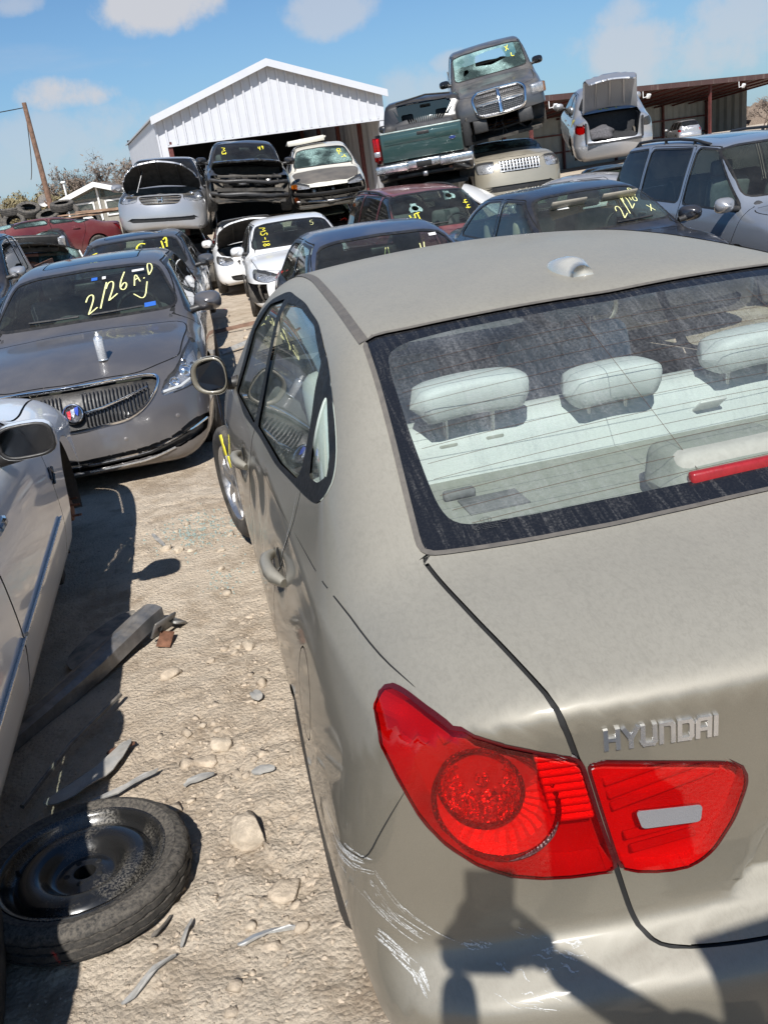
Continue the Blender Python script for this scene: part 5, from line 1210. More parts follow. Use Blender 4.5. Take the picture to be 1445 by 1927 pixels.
X, N = surf(navy[2], [(x, 5, 1.045) for x in (-.05, -.25, -.48)], (0, -1, 0), 4); tube('wiper', X+N*.012, .010, 'black_plastic', navy[0], 6)
SUV = dict(L=4.8, H=1.79, hw=.985, yc=3.66, zc=1.17, yw=2.88, yr=.52, yg=.14, zg=1.18, zd=1.12, zh=1.00, belt=1.07, yB=2.32, extra=[(1.27, 2.24), (.42, 1.17)], ax=(.95, 3.66), wr=.37, tum=.72, fl=.6, body=dict(R=[(0, .12), (.5, .08), (2.9, .08), (3.7, .11), (4.8, .14)]))
pilot = car('silver blue SUV with roof rails at the right edge', SUV, 'paint_silverblue', (5.92, 11.33, -.16), (-2, -.6, 177.3), name='suv', glass='glass_ws', rear_glass='glass_black', group=GRP, seed=13, rails=True, res=(110, 120), sunroof=[(0, 2.35), (.38, 2.33), (.38, 1.7), (0, 1.7)], mirror_mat='paint_silver')
# --- second row
acura = car('grey sedan marked C 2-17 in yellow behind the grey badged sedan', dict(L=4.85, H=1.45, hw=.93, yB=2.15), 'paint_steel', (-1.36, 15.15, -.12), (0, -.5, 176.5), glass='glass_ws', group=GRP2, seed=14, dents=.05, sunroof=[(0, 2.5), (.40, 2.48), (.40, 1.8), (0, 1.8)])
write(acura[2], acura[0], 'C', (-.06, 5, 1.20), (-.20, 0, 0), (0, 0, .12), .022, label='yellow painted C on the windshield')
write(acura[2], acura[0], '2-17', (-.30, 5, 1.10), (-.075, 0, .055), (.03, 0, .11), .020, label='yellow painted 2-17 on the windshield')
write(acura[2], acura[0], 'M5', (-.42, 5, 1.07), (-.085, 0, 0), (0, 0, .085), .016, label='yellow painted M5 on the windshield'); write(acura[2], acura[0], 'W5:', (.56, 5, 1.27), (.0, 0, -.095), (-.09, 0, 0), .018, label='yellow painted W5 on the windshield')
ms = car('white sedan marked MS-18 with its front corner torn open', dict(L=4.85, H=1.45, hw=.92, yB=2.15), 'paint_white2', (1.16, 17.6, -.27), (0, -.5, 177.1), glass='glass_ws', rear_glass='glass_clear', group=GRP2, seed=15, hole=[('x', 'F', [(.62, .30), (.95, .30), (.95, .60), (.60, .58)], lambda V, N: V[:, 1] > 4.0)])
write(ms[2], ms[0], 'MS-18', (.53, 5, 1.315), (.0, 0, -.074), (-.115, 0, 0), .013, label='yellow painted MS-18 on the windshield')
write(ms[2], ms[0], '5', (-.33, 5, 1.26), (-.09, 0, 0), (0, 0, .07), .008, 'pale_yellow_paint', label='faint 5 on the windshield')
VAN = dict(L=5.05, H=1.70, hw=.97, yc=3.95, zc=1.08, yw=3.05, yr=.52, yg=.12, zg=1.12, zd=1.06, zh=.90, belt=1.0, yB=2.62, extra=[(1.45, 2.54), (.42, 1.36)], ax=(1.0, 3.95), wr=.34, tum=.85, fl=.56)
red = car('dark red minivan with two holes smashed in its windshield', VAN, 'paint_red', (3.20, 17.17, -.28), (-1.5, -.9, 181.5), name='minivan', glass='glass_ws', rear_glass='glass_black', group=GRP2, seed=16, rails=True, ws_mat='glass_ws', no_ws=False,
          hole=[('h', 'F', [(-.36, 1.52), (-.30, 1.50), (-.22, 1.53), (-.27, 1.56), (-.33, 1.55)], lambda V, N: (V[:, 1] > 2.8) & (V[:, 1] < 3.8)), ('h', 'F', [(.28, 1.42), (.34, 1.37), (.44, 1.39), (.41, 1.44), (.34, 1.46)], lambda V, N: (V[:, 1] > 2.8) & (V[:, 1] < 3.8))])
for (cx, cz) in ((-.29, 1.53), (.36, 1.41)):
    a = np.linspace(0, 2*math.pi, 17)[:-1]; rr_ = [.10*(1+.25*math.sin(3*t+cx*9)+.15*math.sin(7*t)) for t in a]; P1 = [(cx+.055*math.cos(t), 5, cz+.035*math.sin(t)) for t in a]; P2 = [(cx+r_*math.cos(t), 5, cz+r_*.62*math.sin(t)) for t, r_ in zip(a, rr_)]
    X1, N1 = surf(red[2], P1, (0, -1, 0), 4); X2, N2 = surf(red[2], P2, (0, -1, 0), 4); mk('shattered_ring', np.concatenate([X1+N1*.002, X2+N2*.002]), [(i, (i+1) % 16, 16+(i+1) % 16, 16+i) for i in range(16)], 'glass_shattered', red[0])
write(red[2], red[0], 'WT', (.50, 5, 1.22), (-.10, 0, .015), (0, 0, .10), .018, label='yellow painted WT on the windshield'); write(red[2], red[0], '44', (-.47, 5, 1.44), (.0, 0, -.08), (-.09, 0, 0), .016, label='yellow painted strokes on the windshield')
X, N = surf(red[2], [(x, 5, 1.16) for x in (-.05, .2, .45)], (0, -1, 0), 4); tube('wiper', X+N*.012, .011, 'black_plastic', red[0], 6)
wo = car('white car with its dark-lined hood raised, beneath the black wreck', dict(L=4.5, H=1.42, hw=.88, yc=3.3, yw=2.6, yB=2.0, ax=(.9, 3.6)), 'paint_white2', (.80, 22.2, -.31), (0, 0, 177.5), glass='glass_ws', group=GRP2, seed=17, hood_open=.72, seats=False, head='lens_clear')
wh = car('pale silver car with its white hood raised behind the black sedan', dict(L=4.5, H=1.43, hw=.88, yc=3.3, yw=2.6, yB=2.0, ax=(.9, 3.6)), 'paint_silver', (8.3, 14.3, -.30), (0, 0, 58), glass='glass_ws', group=GRP2, seed=18, hood_open=.8, seats=False, hood_mat='paint_white2')
# --- the stacked wrecks
ODY = dict(VAN); ODY.update(L=5.1, H=1.74, hw=.98, zh=.93, bars=3, feat=dict(grille=mirror_poly([(0, .90), (.40, .895), (.46, .87), (.38, .74), (.30, .72), (0, .715)]), head=[(.7071*(4.42-.90), .985), (.7071*(4.72-.78), .96), (.7071*(4.93-.52), .89), (.7071*(4.95-.50), .79), (.7071*(4.75-.72), .76), (.7071*(4.55-.88), .83)], intake=mirror_poly([(.42, .46), (.66, .47), (.74, .44), (.66, .38), (.45, .38)])))
ody = car('silver minivan with its hood propped open, up on the stack', ODY, 'paint_silver', (-.65, 24.3, .90), (0, -4.5, 174.8), name='minivan', glass='glass_ws', rear_glass='glass_black', group=GRP3, seed=19, hood_open=.74, res=(110, 120), head='lens_clear')
ob = ody[2]; X, N = surf(ob, [(x, 5.2, .81) for x in (0,)], (0, -1, 0), 1.5); c = X[0]+N[0]*.012
for pts in ([(-.05, .055), (-.04, -.055)], [(.05, .055), (.04, -.055)], [(-.045, 0), (.045, 0)]): tube('emblem_bar', [(c[0]+x, c[1], c[2]+z) for x, z in pts], .012, 'chrome', ody[0], 6)
tube('hood_prop', [(.48, 4.75, .98), (.33, 4.50, 1.42)], .010, 'steel', ody[0], 6)
def crump(y0, amt, up=0., sd=1):
    def f(V):
        r = np.random.RandomState(sd); k = np.clip((V[:, 1]-y0)/1.2, 0, 1); V = V.copy()
        n = sum(np.sin(V@r.normal(size=3)*q+r.uniform(0, 6))/q for q in (5, 9, 14, 21))
        V[:, 1] -= k*amt*(.6+.8*n); V[:, 2] += k*(up+.10*n); V[:, 0] *= 1-.06*k*np.abs(n)
        return V
    return f
FRONT = lambda L, hw, z0, z1: ('x', 'F', [(-hw, z0), (hw, z0), (hw, z1), (-hw, z1)], lambda V, N: V[:, 1] > L-.75)
blk = car('black sedan wreck with its front end ripped off, on top of the white car', dict(L=4.7, H=1.45, hw=.91, yB=2.05), 'paint_black', (.96, 23.15, 1.36), (-2, -7, 177.7), glass='glass_ws', rear_glass='glass_black', group=GRP3, seed=20, hood_open=.30, dmg=crump(3.6, .12, .03, 2), hole=[FRONT(4.7, .80, .30, .74)], head=None, grille=False, dents=.04)
write(blk[2], blk[0], 'M3', (.50, 5, 1.28), (.0, 0, -.09), (-.09, 0, 0), .016, label='yellow painted M3 on the windshield'); write(blk[2], blk[0], '49', (-.30, 5, 1.22), (-.075, 0, .02), (0, 0, .075), .014, label='yellow painted 49 on the windshield')
for k, (z, r_) in enumerate(((.62, .04), (.36, .05))): tube('crash_bar', [(-.78, 4.35, z), (-.4, 4.5, z-.02), (.1, 4.52, z+.02), (.5, 4.47, z), (.80, 4.3, z+.03)], r_, 'black_plastic', blk[0], 8)
crm = car('cream white sedan wreck with cracked windshield and grey hood, on the stack', dict(L=4.7, H=1.455, hw=.90, yB=2.05), 'paint_cream', (3.22, 24.3, 1.18), (-4, -.5, 173), ws_mat='glass_cracked', glass='glass_ws', rear_glass='glass_black', group=GRP3, seed=21, hood_mat='paint_matte', dmg=crump(3.9, .10, 0, 4), hole=[FRONT(4.7, .84, .25, .66)], grille=False, mirrors=(0, 0))
rbox('lifted_roof_panel', (.30, 2.0, 1.53), (.95, .85, .035), 'paint_cream', crm[0], .012, 2, Euler((.10, .06, .05)))
rbox('panel_lip', (.30, 2.42, 1.55), (.90, .03, .12), 'paint_cream', crm[0], .01, 1, Euler((.1, .06, .05)))
write(crm[2], crm[0], 'QLT', (-.36, 5, 1.30), (-.04, 0, -.075), (-.09, 0, .02), .018, label='yellow painted letters on the cracked windshield')
tube('bumper_beam', [(-.80, 4.25, .48), (-.4, 4.55, .50), (0, 4.6, .50), (.45, 4.55, .50), (.82, 4.3, .52)], .06, 'black_plastic', crm[0], 8, .6); tube('bumper_beam', [(-.75, 4.3, .34), (0, 4.5, .33), (.75, 4.3, .36)], .035, 'steel', crm[0], 8)
rbox('corner_lamp', (.78, 4.36, .70), (.14, .10, .10), 'lens_amber', crm[0], .02, 2, Euler((0, 0, .6)))
for k in range(10):
    a = Vector((random.uniform(-.8, .8), 4.5+random.uniform(-.2, .1), random.uniform(.35, .6))); tube('loose_wire', [a, a+Vector((random.uniform(-.15, .15), .08, -.12)), a+Vector((random.uniform(-.25, .25), .05, -.3))], .008, 'black_plastic', crm[0], 5)
PKP = [(.3, .45), (.03, .50), (0, .66), (0, 1.30), (.02, 1.355), (.07, 1.37), (1.0, 1.375), (1.92, 1.38), (2.03, 1.39), (2.08, 1.46), (2.15, 1.80), (2.25, 1.885), (2.6, 1.925), (3.1, 1.925), (3.45, 1.87), (3.65, 1.77), (4.18, 1.37), (4.32, 1.315), (4.9, 1.27), (5.5, 1.20), (5.72, 1.08), (5.78, .80), (5.76, .5), (5.5, .42), (3, .40)]
TRUCK = dict(L=5.78, H=1.93, hw=1.0, yc=4.2, zc=1.33, yw=3.5, yr=2.28, yg=2.08, zg=1.40, zd=1.2, zh=1.14, belt=1.30, yB=2.75, extra=[(2.42, 2.68)], ax=(1.15, 4.75), wr=.40, tum=.55, nose=.16, tail=-.02, crown=.04,
             body=dict(prof=PKP, zb=[(0, 1.30), (4, 1.28), (5.8, 1.16)], A=[(0, -.03), (2, -.03), (3, 0), (3.5, .05), (4.2, .10), (5.8, .16)], axis=(.8, .4, .4), R=[(0, .06), (2, .08), (3, .1), (4.3, .14), (5.8, .14)]),
             feat=dict(trunk=None, tail=None, intake=None, doors=[[(2.40, .55), (2.40, 1.86), (3.4, 1.84), (3.95, 1.36), (4.05, 1.2), (4.05, .55)]]))
def bed(root, m='underbody', L=1.95):
    box('bed_floor', (0, L/2+.04, .82), (1.72, L, .05), m, root); box('bed_front', (0, L+.03, 1.1), (1.75, .04, .5), m, root)
    for s in (-1, 1): box('bed_side', (s*.90, L/2+.04, 1.08), (.03, L, .52), m, root)
BEDHOLE = ('x', 'T', [(-.88, .06), (.88, .06), (.88, 1.95), (-.88, 1.95)], lambda V, N: (N[:, 2] > .4) & (V[:, 2] > 1.2))
TGHOLE = ('x', 'B', [(-.80, .80), (.80, .80), (.80, 1.42), (-.80, 1.42)], lambda V, N: V[:, 1] < .3)
fd = car('black pickup wreck with a green tailgate facing us, on the stack', dict(TRUCK, feat=dict(TRUCK['feat'], rw=None)), 'paint_black', (4.15, 16.95, 1.0), (2.9, -2.0, -19), name='pickup_truck', cat='truck', glass='glass_black', group=GRP3, seed=22, grille=False, head=None, tail=False, dents=.05, wheel_set=(0, 0, 0, 0), skip=('trunk',), hole=[BEDHOLE, TGHOLE, ('x', 'B', [(-.62, 1.46), (.62, 1.46), (.55, 1.80), (-.55, 1.80)], lambda V, N: (V[:, 1] < 2.5) & (N[:, 1] < -.2))], seats=True, interior='interior_dark')
bed(fd[0])
tg = rbox('tailgate', (0, .0, 1.085), (1.58, .06, .53), 'paint_green', fd[0], .018, 3); rbox('tailgate_ridge', (0, -.032, 1.20), (1.46, .012, .16), 'paint_green', tg, .005, 2); rbox('tailgate_cap', (0, .0, 1.345), (1.58, .075, .03), 'paint_green_worn', tg, .01, 2)
rbox('tailgate_handle', (.05, -.04, 1.26), (.24, .02, .06), 'black_plastic', tg, .01, 2); o = lathe('oval_badge', [(0, .001), (.006, .055), (.003, .062), (-.004, .064)], 'badge_blue2', tg, 28, 'Y'); o.location = (.60, -.045, 1.08); o.scale = (1, -1, .48)
o = lathe('oval_badge_rim', [(.003, .056), (.008, .060), (.003, .066)], 'chrome', tg, 28, 'Y'); o.location = (.60, -.045, 1.08); o.scale = (1, -1, .48)
rbox('tail_light', (-.885, .06, 1.08), (.15, .14, .44), 'lens_red', fd[0], .03, 2); rbox('reflector', (-.885, .085, 1.08), (.12, .09, .40), 'lamp_reflector', fd[0], .02, 2); rbox('reversing_lamp', (-.887, -.006, 1.0), (.12, .02, .10), 'rev_lens', fd[0], .008, 1)
rbox('lamp_recess', (.885, .05, 1.08), (.15, .10, .44), 'gap', fd[0], .02, 1)
bp = rbox('rear_bumper', (0, -.12, .72), (.64, .14, .15), 'chrome_worn', fd[0], .02, 2); rbox('plate_recess', (0, -.185, .71), (.30, .03, .10), 'gap', bp, .01, 1)
for s in (-1, 1): rbox('bumper_end', (s*.63, -.10, .70), (.66, .16, .17), 'chrome_worn', bp, .04, 3, Euler((0, 0, .10*s)))
tube('tow_hitch', [(-.55, -.02, .52), (.55, -.02, .52)], .035, 'underbody', fd[0], 8); rbox('hitch_receiver', (0, -.10, .52), (.09, .2, .09), 'steel', fd[0], .01, 1); tube('exhaust_pipe', [(.5, -.05, .55), (.55, .6, .55)], .035, 'rust', fd[0], 8); tube('rear_axle', [(-.8, 1.15, .45), (.8, 1.15, .45)], .07, 'underbody', fd[0], 8)
tube('broken_rail', [(-.55, 2.15, 1.86), (.1, 2.10, 1.93), (.62, 2.12, 1.88)], .02, 'black_plastic', fd[0], 6)
RAM = dict(TRUCK); RAM['feat'] = dict(TRUCK['feat'], grille=mirror_poly([(0, 1.19), (.45, 1.175), (.56, 1.10), (.50, .80), (.40, .755), (0, .74)]), head=[(.7071*(5.30-.93), 1.13), (.7071*(5.55-.80), 1.13), (.7071*(5.62-.66), 1.10), (.7071*(5.62-.66), .90), (.7071*(5.45-.88), .90)])
ram = car('grey pickup wreck with chrome cross grille, highest on the stack', RAM, 'paint_darkgrey', (8.0, 23.6, 2.62), (-9, 6.5, 162), name='pickup_truck', cat='truck', glass='glass_ws', rear_glass='glass_clear', ws_mat='glass_shattered', group=GRP3, seed=23, tail=False, wheel_set=(0, 0, 0, 0), skip=('trunk',), seats=False, interior='interior_dark', mirror_mat='gloss_black', res=(110, 120), head=None,
          hole=[BEDHOLE, ('x', 'F', [(-.42, 1.60), (-.05, 1.54), (.30, 1.58), (.26, 1.77), (-.05, 1.80), (-.33, 1.80)], lambda V, N: (V[:, 1] > 3.2) & (V[:, 1] < 4.4)), ('x', 'F', [(.45, 1.50), (.60, 1.46), (.56, 1.56), (.48, 1.57)], lambda V, N: (V[:, 1] > 3.2) & (V[:, 1] < 4.4)), ('x', 'B', [(-.55, 1.50), (.55, 1.50), (.5, 1.76), (-.5, 1.76)], lambda V, N: (V[:, 1] < 2.6) & (N[:, 1] < -.2)),
                ('x', 'F', [(-1.0, .40), (1.0, .40), (1.0, .72), (-1.0, .72)], lambda V, N: V[:, 1] > 5.0)]); bed(ram[0])
rb = ram[2]; LR = 5.78
gr = [c for c in ram[0].children if c.name.split('.')[0] == 'grille']
for g_ in gr:
    for c in list(g_.children): bpy.data.objects.remove(c)
P = roundpoly(RAM['feat']['grille'], .06); P = np.concatenate([P, P[:1]]); X, N = surf(rb, [(x, LR, z) for x, z in P], (0, -1, 0), 1.5); tube('grille_frame', X+N*.01, .045, 'chrome', ram[0], 8, .7)
for pts, r_ in (([(-.48, .97), (-.2, .975), (.2, .975), (.48, .97)], .028), ([(0, 1.16), (0, 1.0), (0, .77)], .05)):
    X, N = surf(rb, [(x, LR, z) for x, z in pts], (0, -1, 0), 1.5); tube('grille_cross', X+N*.004, r_, 'chrome', ram[0], 8, .7)
bm = bmesh.new()
for k in range(11): 
    z = .79+k*.036; X, N = surf(rb, [(x, LR, z) for x in (-.47, 0, .47)], (0, -1, 0), 1.5); add_tube(bm, [Vector(v) for v in X-N*.012], .005, 4)
for k in range(27):
    x = -.47+k*.036; X, N = surf(rb, [(x, LR, z) for z in (.79, .97, 1.15)], (0, -1, 0), 1.5); add_tube(bm, [Vector(v) for v in X-N*.014], .004, 4)
tag(mesh_of('grille_mesh', bm, 'steel', ram[0]), kind='stuff')
for s, o_ in ((-1, 1),):
    q = rbox('headlight', (-.80, 5.56, 1.01), (.34, .16, .22), 'lens_clear', ram[0], .04, 3, Euler((0, 0, .35))); rbox('lamp_housing', (-.80, 5.53, 1.01), (.30, .14, .19), 'lamp_shell', q, .03, 2, Euler((0, 0, .35))); rbox('indicator', (-.93, 5.49, 1.01), (.06, .14, .19), 'lens_amber', q, .02, 2, Euler((0, 0, .5)))
    for x in (-.72, -.84): o = lathe('lamp_bowl', [(.01, .06), (.015, .056), (-.02, .03), (-.025, .001)], 'chrome', q, 18, 'Y'); o.location = (x, 5.61-.1*(x < -.8), 1.01)
for s in (-1, 1): rbox('bumper_bracket', (s*.48, 5.66, .58), (.30, .14, .26), 'black_plastic', ram[0], .02, 2, Euler((.2, 0, 0))); tube('frame_rail', [(s*.45, 5.55, .55), (s*.45, 3.8, .50), (s*.5, 1.0, .55)], .07, 'underbody', ram[0], 6)
tube('front_axle', [(-.85, 4.75, .40), (.85, 4.75, .40)], .06, 'rust', ram[0], 8); lathe('brake_disc', [(-.86, .03), (-.86, .16), (-.83, .16), (-.83, .03)], 'rust', ram[0], 22, 'X', (0, 4.75, .42))
tube('drag_link', [(-.7, 5.2, .42), (.1, 5.3, .38), (.7, 5.1, .45)], .025, 'underbody', ram[0], 6)
for k in range(9):
    a = Vector((random.uniform(-.8, .8), 5.3, random.uniform(.5, .7))); tube('loose_wire', [a, a+Vector((random.uniform(-.1, .1), .12, -.14)), a+Vector((random.uniform(-.2, .2), .08, -random.uniform(.25, .5)))], .010, 'black_plastic', ram[0], 5)
write(rb, ram[0], 'X', (-.42, 6, 1.70), (-.10, 0, .02), (0, 0, .09), .016, label='yellow painted cross on the shattered windshield'); write(rb, ram[0], 'L', (-.52, 6, 1.58), (-.10, 0, .0), (0, 0, .07), .016, label='yellow painted stroke on the shattered windshield')
EXP = dict(L=5.2, H=1.52, hw=1.0, yc=4.0, zc=1.22, yw=3.5, yr=.8, yg=.2, zg=1.25, zd=1.15, zh=1.08, belt=1.12, yB=2.6, extra=[(1.5, 2.5), (.5, 1.4)], ax=(1.0, 4.2), wr=.39, tum=.6, fl=.6, nose=.2,
           feat=dict(grille=mirror_poly([(0, 1.02), (.46, 1.01), (.42, .78), (0, .765)]), head=[(.7071*(4.80-.96), 1.02), (.7071*(5.02-.84), 1.03), (.7071*(5.10-.62), 1.02), (.7071*(5.10-.60), .80), (.7071*(4.9-.88), .80)], intake=mirror_poly([(.50, .52), (.70, .52), (.72, .40), (.5, .40)])))
ex = car('gold SUV wreck with silver egg crate grille, crushed under the grey pickup', EXP, 'paint_gold', (7.10, 22.95, .38), (1.5, .4, 173), name='suv', glass='glass_cracked', rear_glass='glass_black', group=GRP3, seed=24, dents=.05, mirrors=(0, 0), seats=False, grille=True, dmg=None)
xg = [c for c in ex[0].children if c.name.split('.')[0] == 'grille'][0]
for k in range(13):
    x = -.42+k*.07; X, N = surf(ex[2], [(x, 5.3, z) for z in (.79, .89, 1.0)], (0, -1, 0), 1.5); tube('grille_bar', X-N*.004, .010, 'silver_plastic', xg, 5)
for k in range(4):
    z = .80+k*.062; X, N = surf(ex[2], [(x, 5.3, z) for x in (-.44, 0, .44)], (0, -1, 0), 1.5); tube('grille_bar', X-N*.002, .011, 'silver_plastic', xg, 5)
rbox('indicator', (.95, 4.74, .90), (.06, .14, .18), 'lens_amber', ex[0], .02, 2, Euler((0, 0, -.5)))
SIL = dict(L=4.53, H=1.48, hw=.865, yc=3.4, yw=2.62, yr=1.42, yg=.86, zg=1.10, zd=1.07, zh=.76, belt=.93, yB=2.0, ax=(.95, 3.55), tail=-.20, feat=dict(tail=[(-.7071*(.36+.80), .955), (-.7071*(.14+.60), .95), (-.7071*(.13+.56), .80), (-.7071*(.2+.72), .775), (-.7071*(.33+.80), .82)]))
sv = car('silver sedan with its trunk lid open toward us, on the stack at right', SIL, 'paint_silver', (8.62, 17.8, 1.02), (9, -.6, -20), glass='glass_ws', group=GRP3, seed=25, trunk_open=-1.36, res=(110, 120), interior='interior_dark', wheel_set=(0, 0, 0, 0))
for c in list(sv[0].children):
    if c.name.split('.')[0] == 'tail_light' and np.mean([v.co.x for v in c.data.vertices]) > 0:
        for q in list(c.children): bpy.data.objects.remove(q)
        c.data.materials[0] = MATS['lens_clear']; c['label'] = 'empty lamp opening without its red lens'
ln = bmesh.new(); bmesh.ops.create_icosphere(ln, subdivisions=3, radius=.3)
for v in ln.verts: n = math.sin(v.co.x*17)+math.sin(v.co.y*13+v.co.z*19); v.co *= 1+.10*n; v.co.z *= .55; v.co.z = max(v.co.z, -.1)
o = mesh_of('cloth_bundle', ln, 'rag', sv[0], smooth=True); o.location = (-.25, .32, .72)
write(sv[2], sv[0], '05.I', (-.25, 0, 1.24), (.15, 0, 0), (0, 0, -.12), .016, D=(0, 1, 0), back=1.5, label='yellow painted 05.I on the rear glass'); write(sv[2], sv[0], '00', (-.95, .95, .86), (0, -.10, 0), (0, 0, .14), .016, D=(1, 0, 0), back=.6, label='yellow painted scrawl on the rear fender')
# wrecks that carry the upper tier
LOW = 'crushed wrecks at the bottom of the stack'
for lab, pnt, x, y, top, yaw in (('crushed dark wreck at the bottom of the stack under the silver minivan', 'paint_darkgrey', -.75, 24.2, 1.45, 176), ('crushed dark wreck under the cream white sedan', 'paint_black', 3.0, 24.0, 1.62, 174), ('crushed grey wreck under the black pickup', 'paint_steel', 4.2, 22.6, 1.42, 178), ('crushed dark wreck under the silver sedan with open trunk', 'paint_darkgrey', 8.75, 17.75, 1.45, -20)):
    car(lab, dict(L=4.7, H=top, hw=.9, zh=.72, **(dict(yg=.16, yr=.55, zg=1.12, zd=1.08) if yaw < 0 else {})), pnt, (x, y, -.36), (0, 0, yaw), res=(56, 64), group=LOW, dents=.10, seats=False, seed=int(x*7)+40, mirrors=(0, 0), head=None, hole=[FRONT(4.7, .8, .3, .66)], grille=False)
# --- far left
tl = car('dark pickup at the left edge behind the grey badged sedan', TRUCK, 'paint_navy', (-3.98, 16.2, -.32), (0, 0, 178), name='pickup_truck', cat='truck', glass='glass_black', group=GRP2, seed=31, skip=('trunk',), hole=[BEDHOLE], tail=False, mirror_mat='paint_silver', wheels='five'); bed(tl[0], 'rust')
# ---------------------------------------------------------------- ground
def vnoise(P, s, seed=0):
    """smooth value noise on 2-D points"""
    P = np.asarray(P)*s+seed*17.3; i = np.floor(P).astype(np.int64); f = P-i; f = f*f*(3-2*f)
    def h(a, b): 
        n = (a*374761393+b*668265263+seed*974711) & 0x7fffffff; n = ((n ^ (n >> 13))*1274126177) & 0x7fffffff; return ((n ^ (n >> 16)) & 0xffff)/65535.
    x, y = i[:, 0], i[:, 1]; a = h(x, y)*(1-f[:, 0])+h(x+1, y)*f[:, 0]; b = h(x, y+1)*(1-f[:, 0])+h(x+1, y+1)*f[:, 0]
    return a*(1-f[:, 1])+b*f[:, 1]
def base_z(y): return -.02*np.clip(np.asarray(y, float)-1, 0, 18)
def lane_z(P):
    """relief of the trampled dirt lane: low hummocks, clods, wheel-scraped dips"""
    z = .030*(vnoise(P, 1.3, 1)-.5)+.016*(vnoise(P, 3.7, 2)-.5)
    rough = np.clip((vnoise(P, .9, 3)-.30)*2.2, 0, 1)*np.clip(1.25-np.abs(P[:, 1]-1.5)*.22, .25, 1)
    c = vnoise(P, 9, 4); z += rough*(.030*np.abs(c-.5)*2-.010); z += rough*.016*(np.abs(vnoise(P, 21, 5)-.5)*2-.4); z -= rough*.013*np.exp(-((vnoise(P, 12, 9)-.5)/.035)**2); z -= rough*.007*np.exp(-((vnoise(P, 27, 10)-.5)/.05)**2); z += .0040*(vnoise(P, 47, 6)-.5)+.0025*(vnoise(P, 95, 8)-.5)
    return z
def ground():
    m, nt, out = newmat('dirt'); b = NB(nt); P = b.obj()
    c = b.mix(b.ramp(b.noise(.8, 6, .6), .3, .7), (.51, .42, .32), (.61, .52, .41)); c = b.mix(b.ramp(b.noise(5, 7, .65), .42, .70, 0, .65), c, (.30, .228, .158)); c = b.mix(b.ramp(b.noise(38, 5, .7), .5, .75, 0, .6), c, (.58, .50, .40))
    c = b.mix(b.ramp(b.noise(130, 3, .7), .60, .72, 0, .5), c, (.30, .245, .19)); c = b.mix(b.ramp(b.vor(90, None, 'F1'), .0, .22, .4, 0.), c, (.60, .54, .46))
    h = b.math('ADD', b.math('MULTIPLY', b.noise(26, 8, .75), .9), b.math('MULTIPLY', b.noise(220, 4, .7), .25)); h = b.math('ADD', h, b.math('MULTIPLY', b.vor(70), -.4))
    c = b.mix(b.ramp(b.noise(2.6, 8, .7), .54, .62, 0, .45), c, (.28, .21, .145)); c = b.mix(b.ramp(b.noise(70, 3, .6), .62, .70, 0, .55), c, (.20, .155, .115)); nt.links.new(b.bsdf(c, .95, normal=b.bump(h, .9, .022), spec=.15), out.inputs[0])
    # one sheet: fine in the lane, coarser outwards
    xs = np.unique(np.round(np.concatenate([np.arange(-2.3, .2, .013), np.arange(-4, -2.3, .08), np.arange(.2, 3, .1), np.arange(-14, -4, .5), np.arange(3, 16, .6), [-60, -40, -25, 25, 40, 60, 90, 130], [-400, -200, 250, 500]]), 4))
    ys = np.unique(np.round(np.concatenate([np.arange(.35, 5.6, .016), np.arange(5.6, 16, .06), np.arange(-3, .35, .1), np.arange(16, 30, .5), [-60, -20, -10, -5, 35, 40, 50, 60, 80, 120, 200, 400, 900]]), 4))
    X, Y = np.meshgrid(xs, ys); Pp = np.stack([X.ravel(), Y.ravel()], 1); Z = base_z(Pp[:, 1]); near = np.clip(1-np.abs(Pp[:, 1]-6)/14, 0, 1)*np.clip((6-np.abs(Pp[:, 0]+1))/3, 0, 1); Z = Z+lane_z(Pp)*np.where((Pp[:, 1] > -5) & (Pp[:, 1] < 22), np.maximum(near, .15), 0)
    far = Pp[:, 1] > 60; Z = np.where(far, -.36+.0*(Pp[:, 1]-60), Z)
    nx, ny = len(xs), len(ys); i = (np.arange(ny-1)[:, None]*nx+np.arange(nx-1)[None]).ravel(); F = np.stack([i, i+1, i+1+nx, i+nx], 1)
    tag(mk('ground', np.stack([Pp[:, 0], Pp[:, 1], Z], 1), F, 'dirt'), kind='structure')
ground()
def gzz(x, y): return float(base_z(y)+lane_z(np.array([[x, y]]))[0]*min(1, max(.15, 1-abs(y-6)/14)))
mat_simple('stone', (.46, .38, .292), .97, 0, .22, 22, .7, spec=.1); mat_simple('stone_pale', (.50, .42, .325), .97, 0, .22, 22, .7, spec=.1)
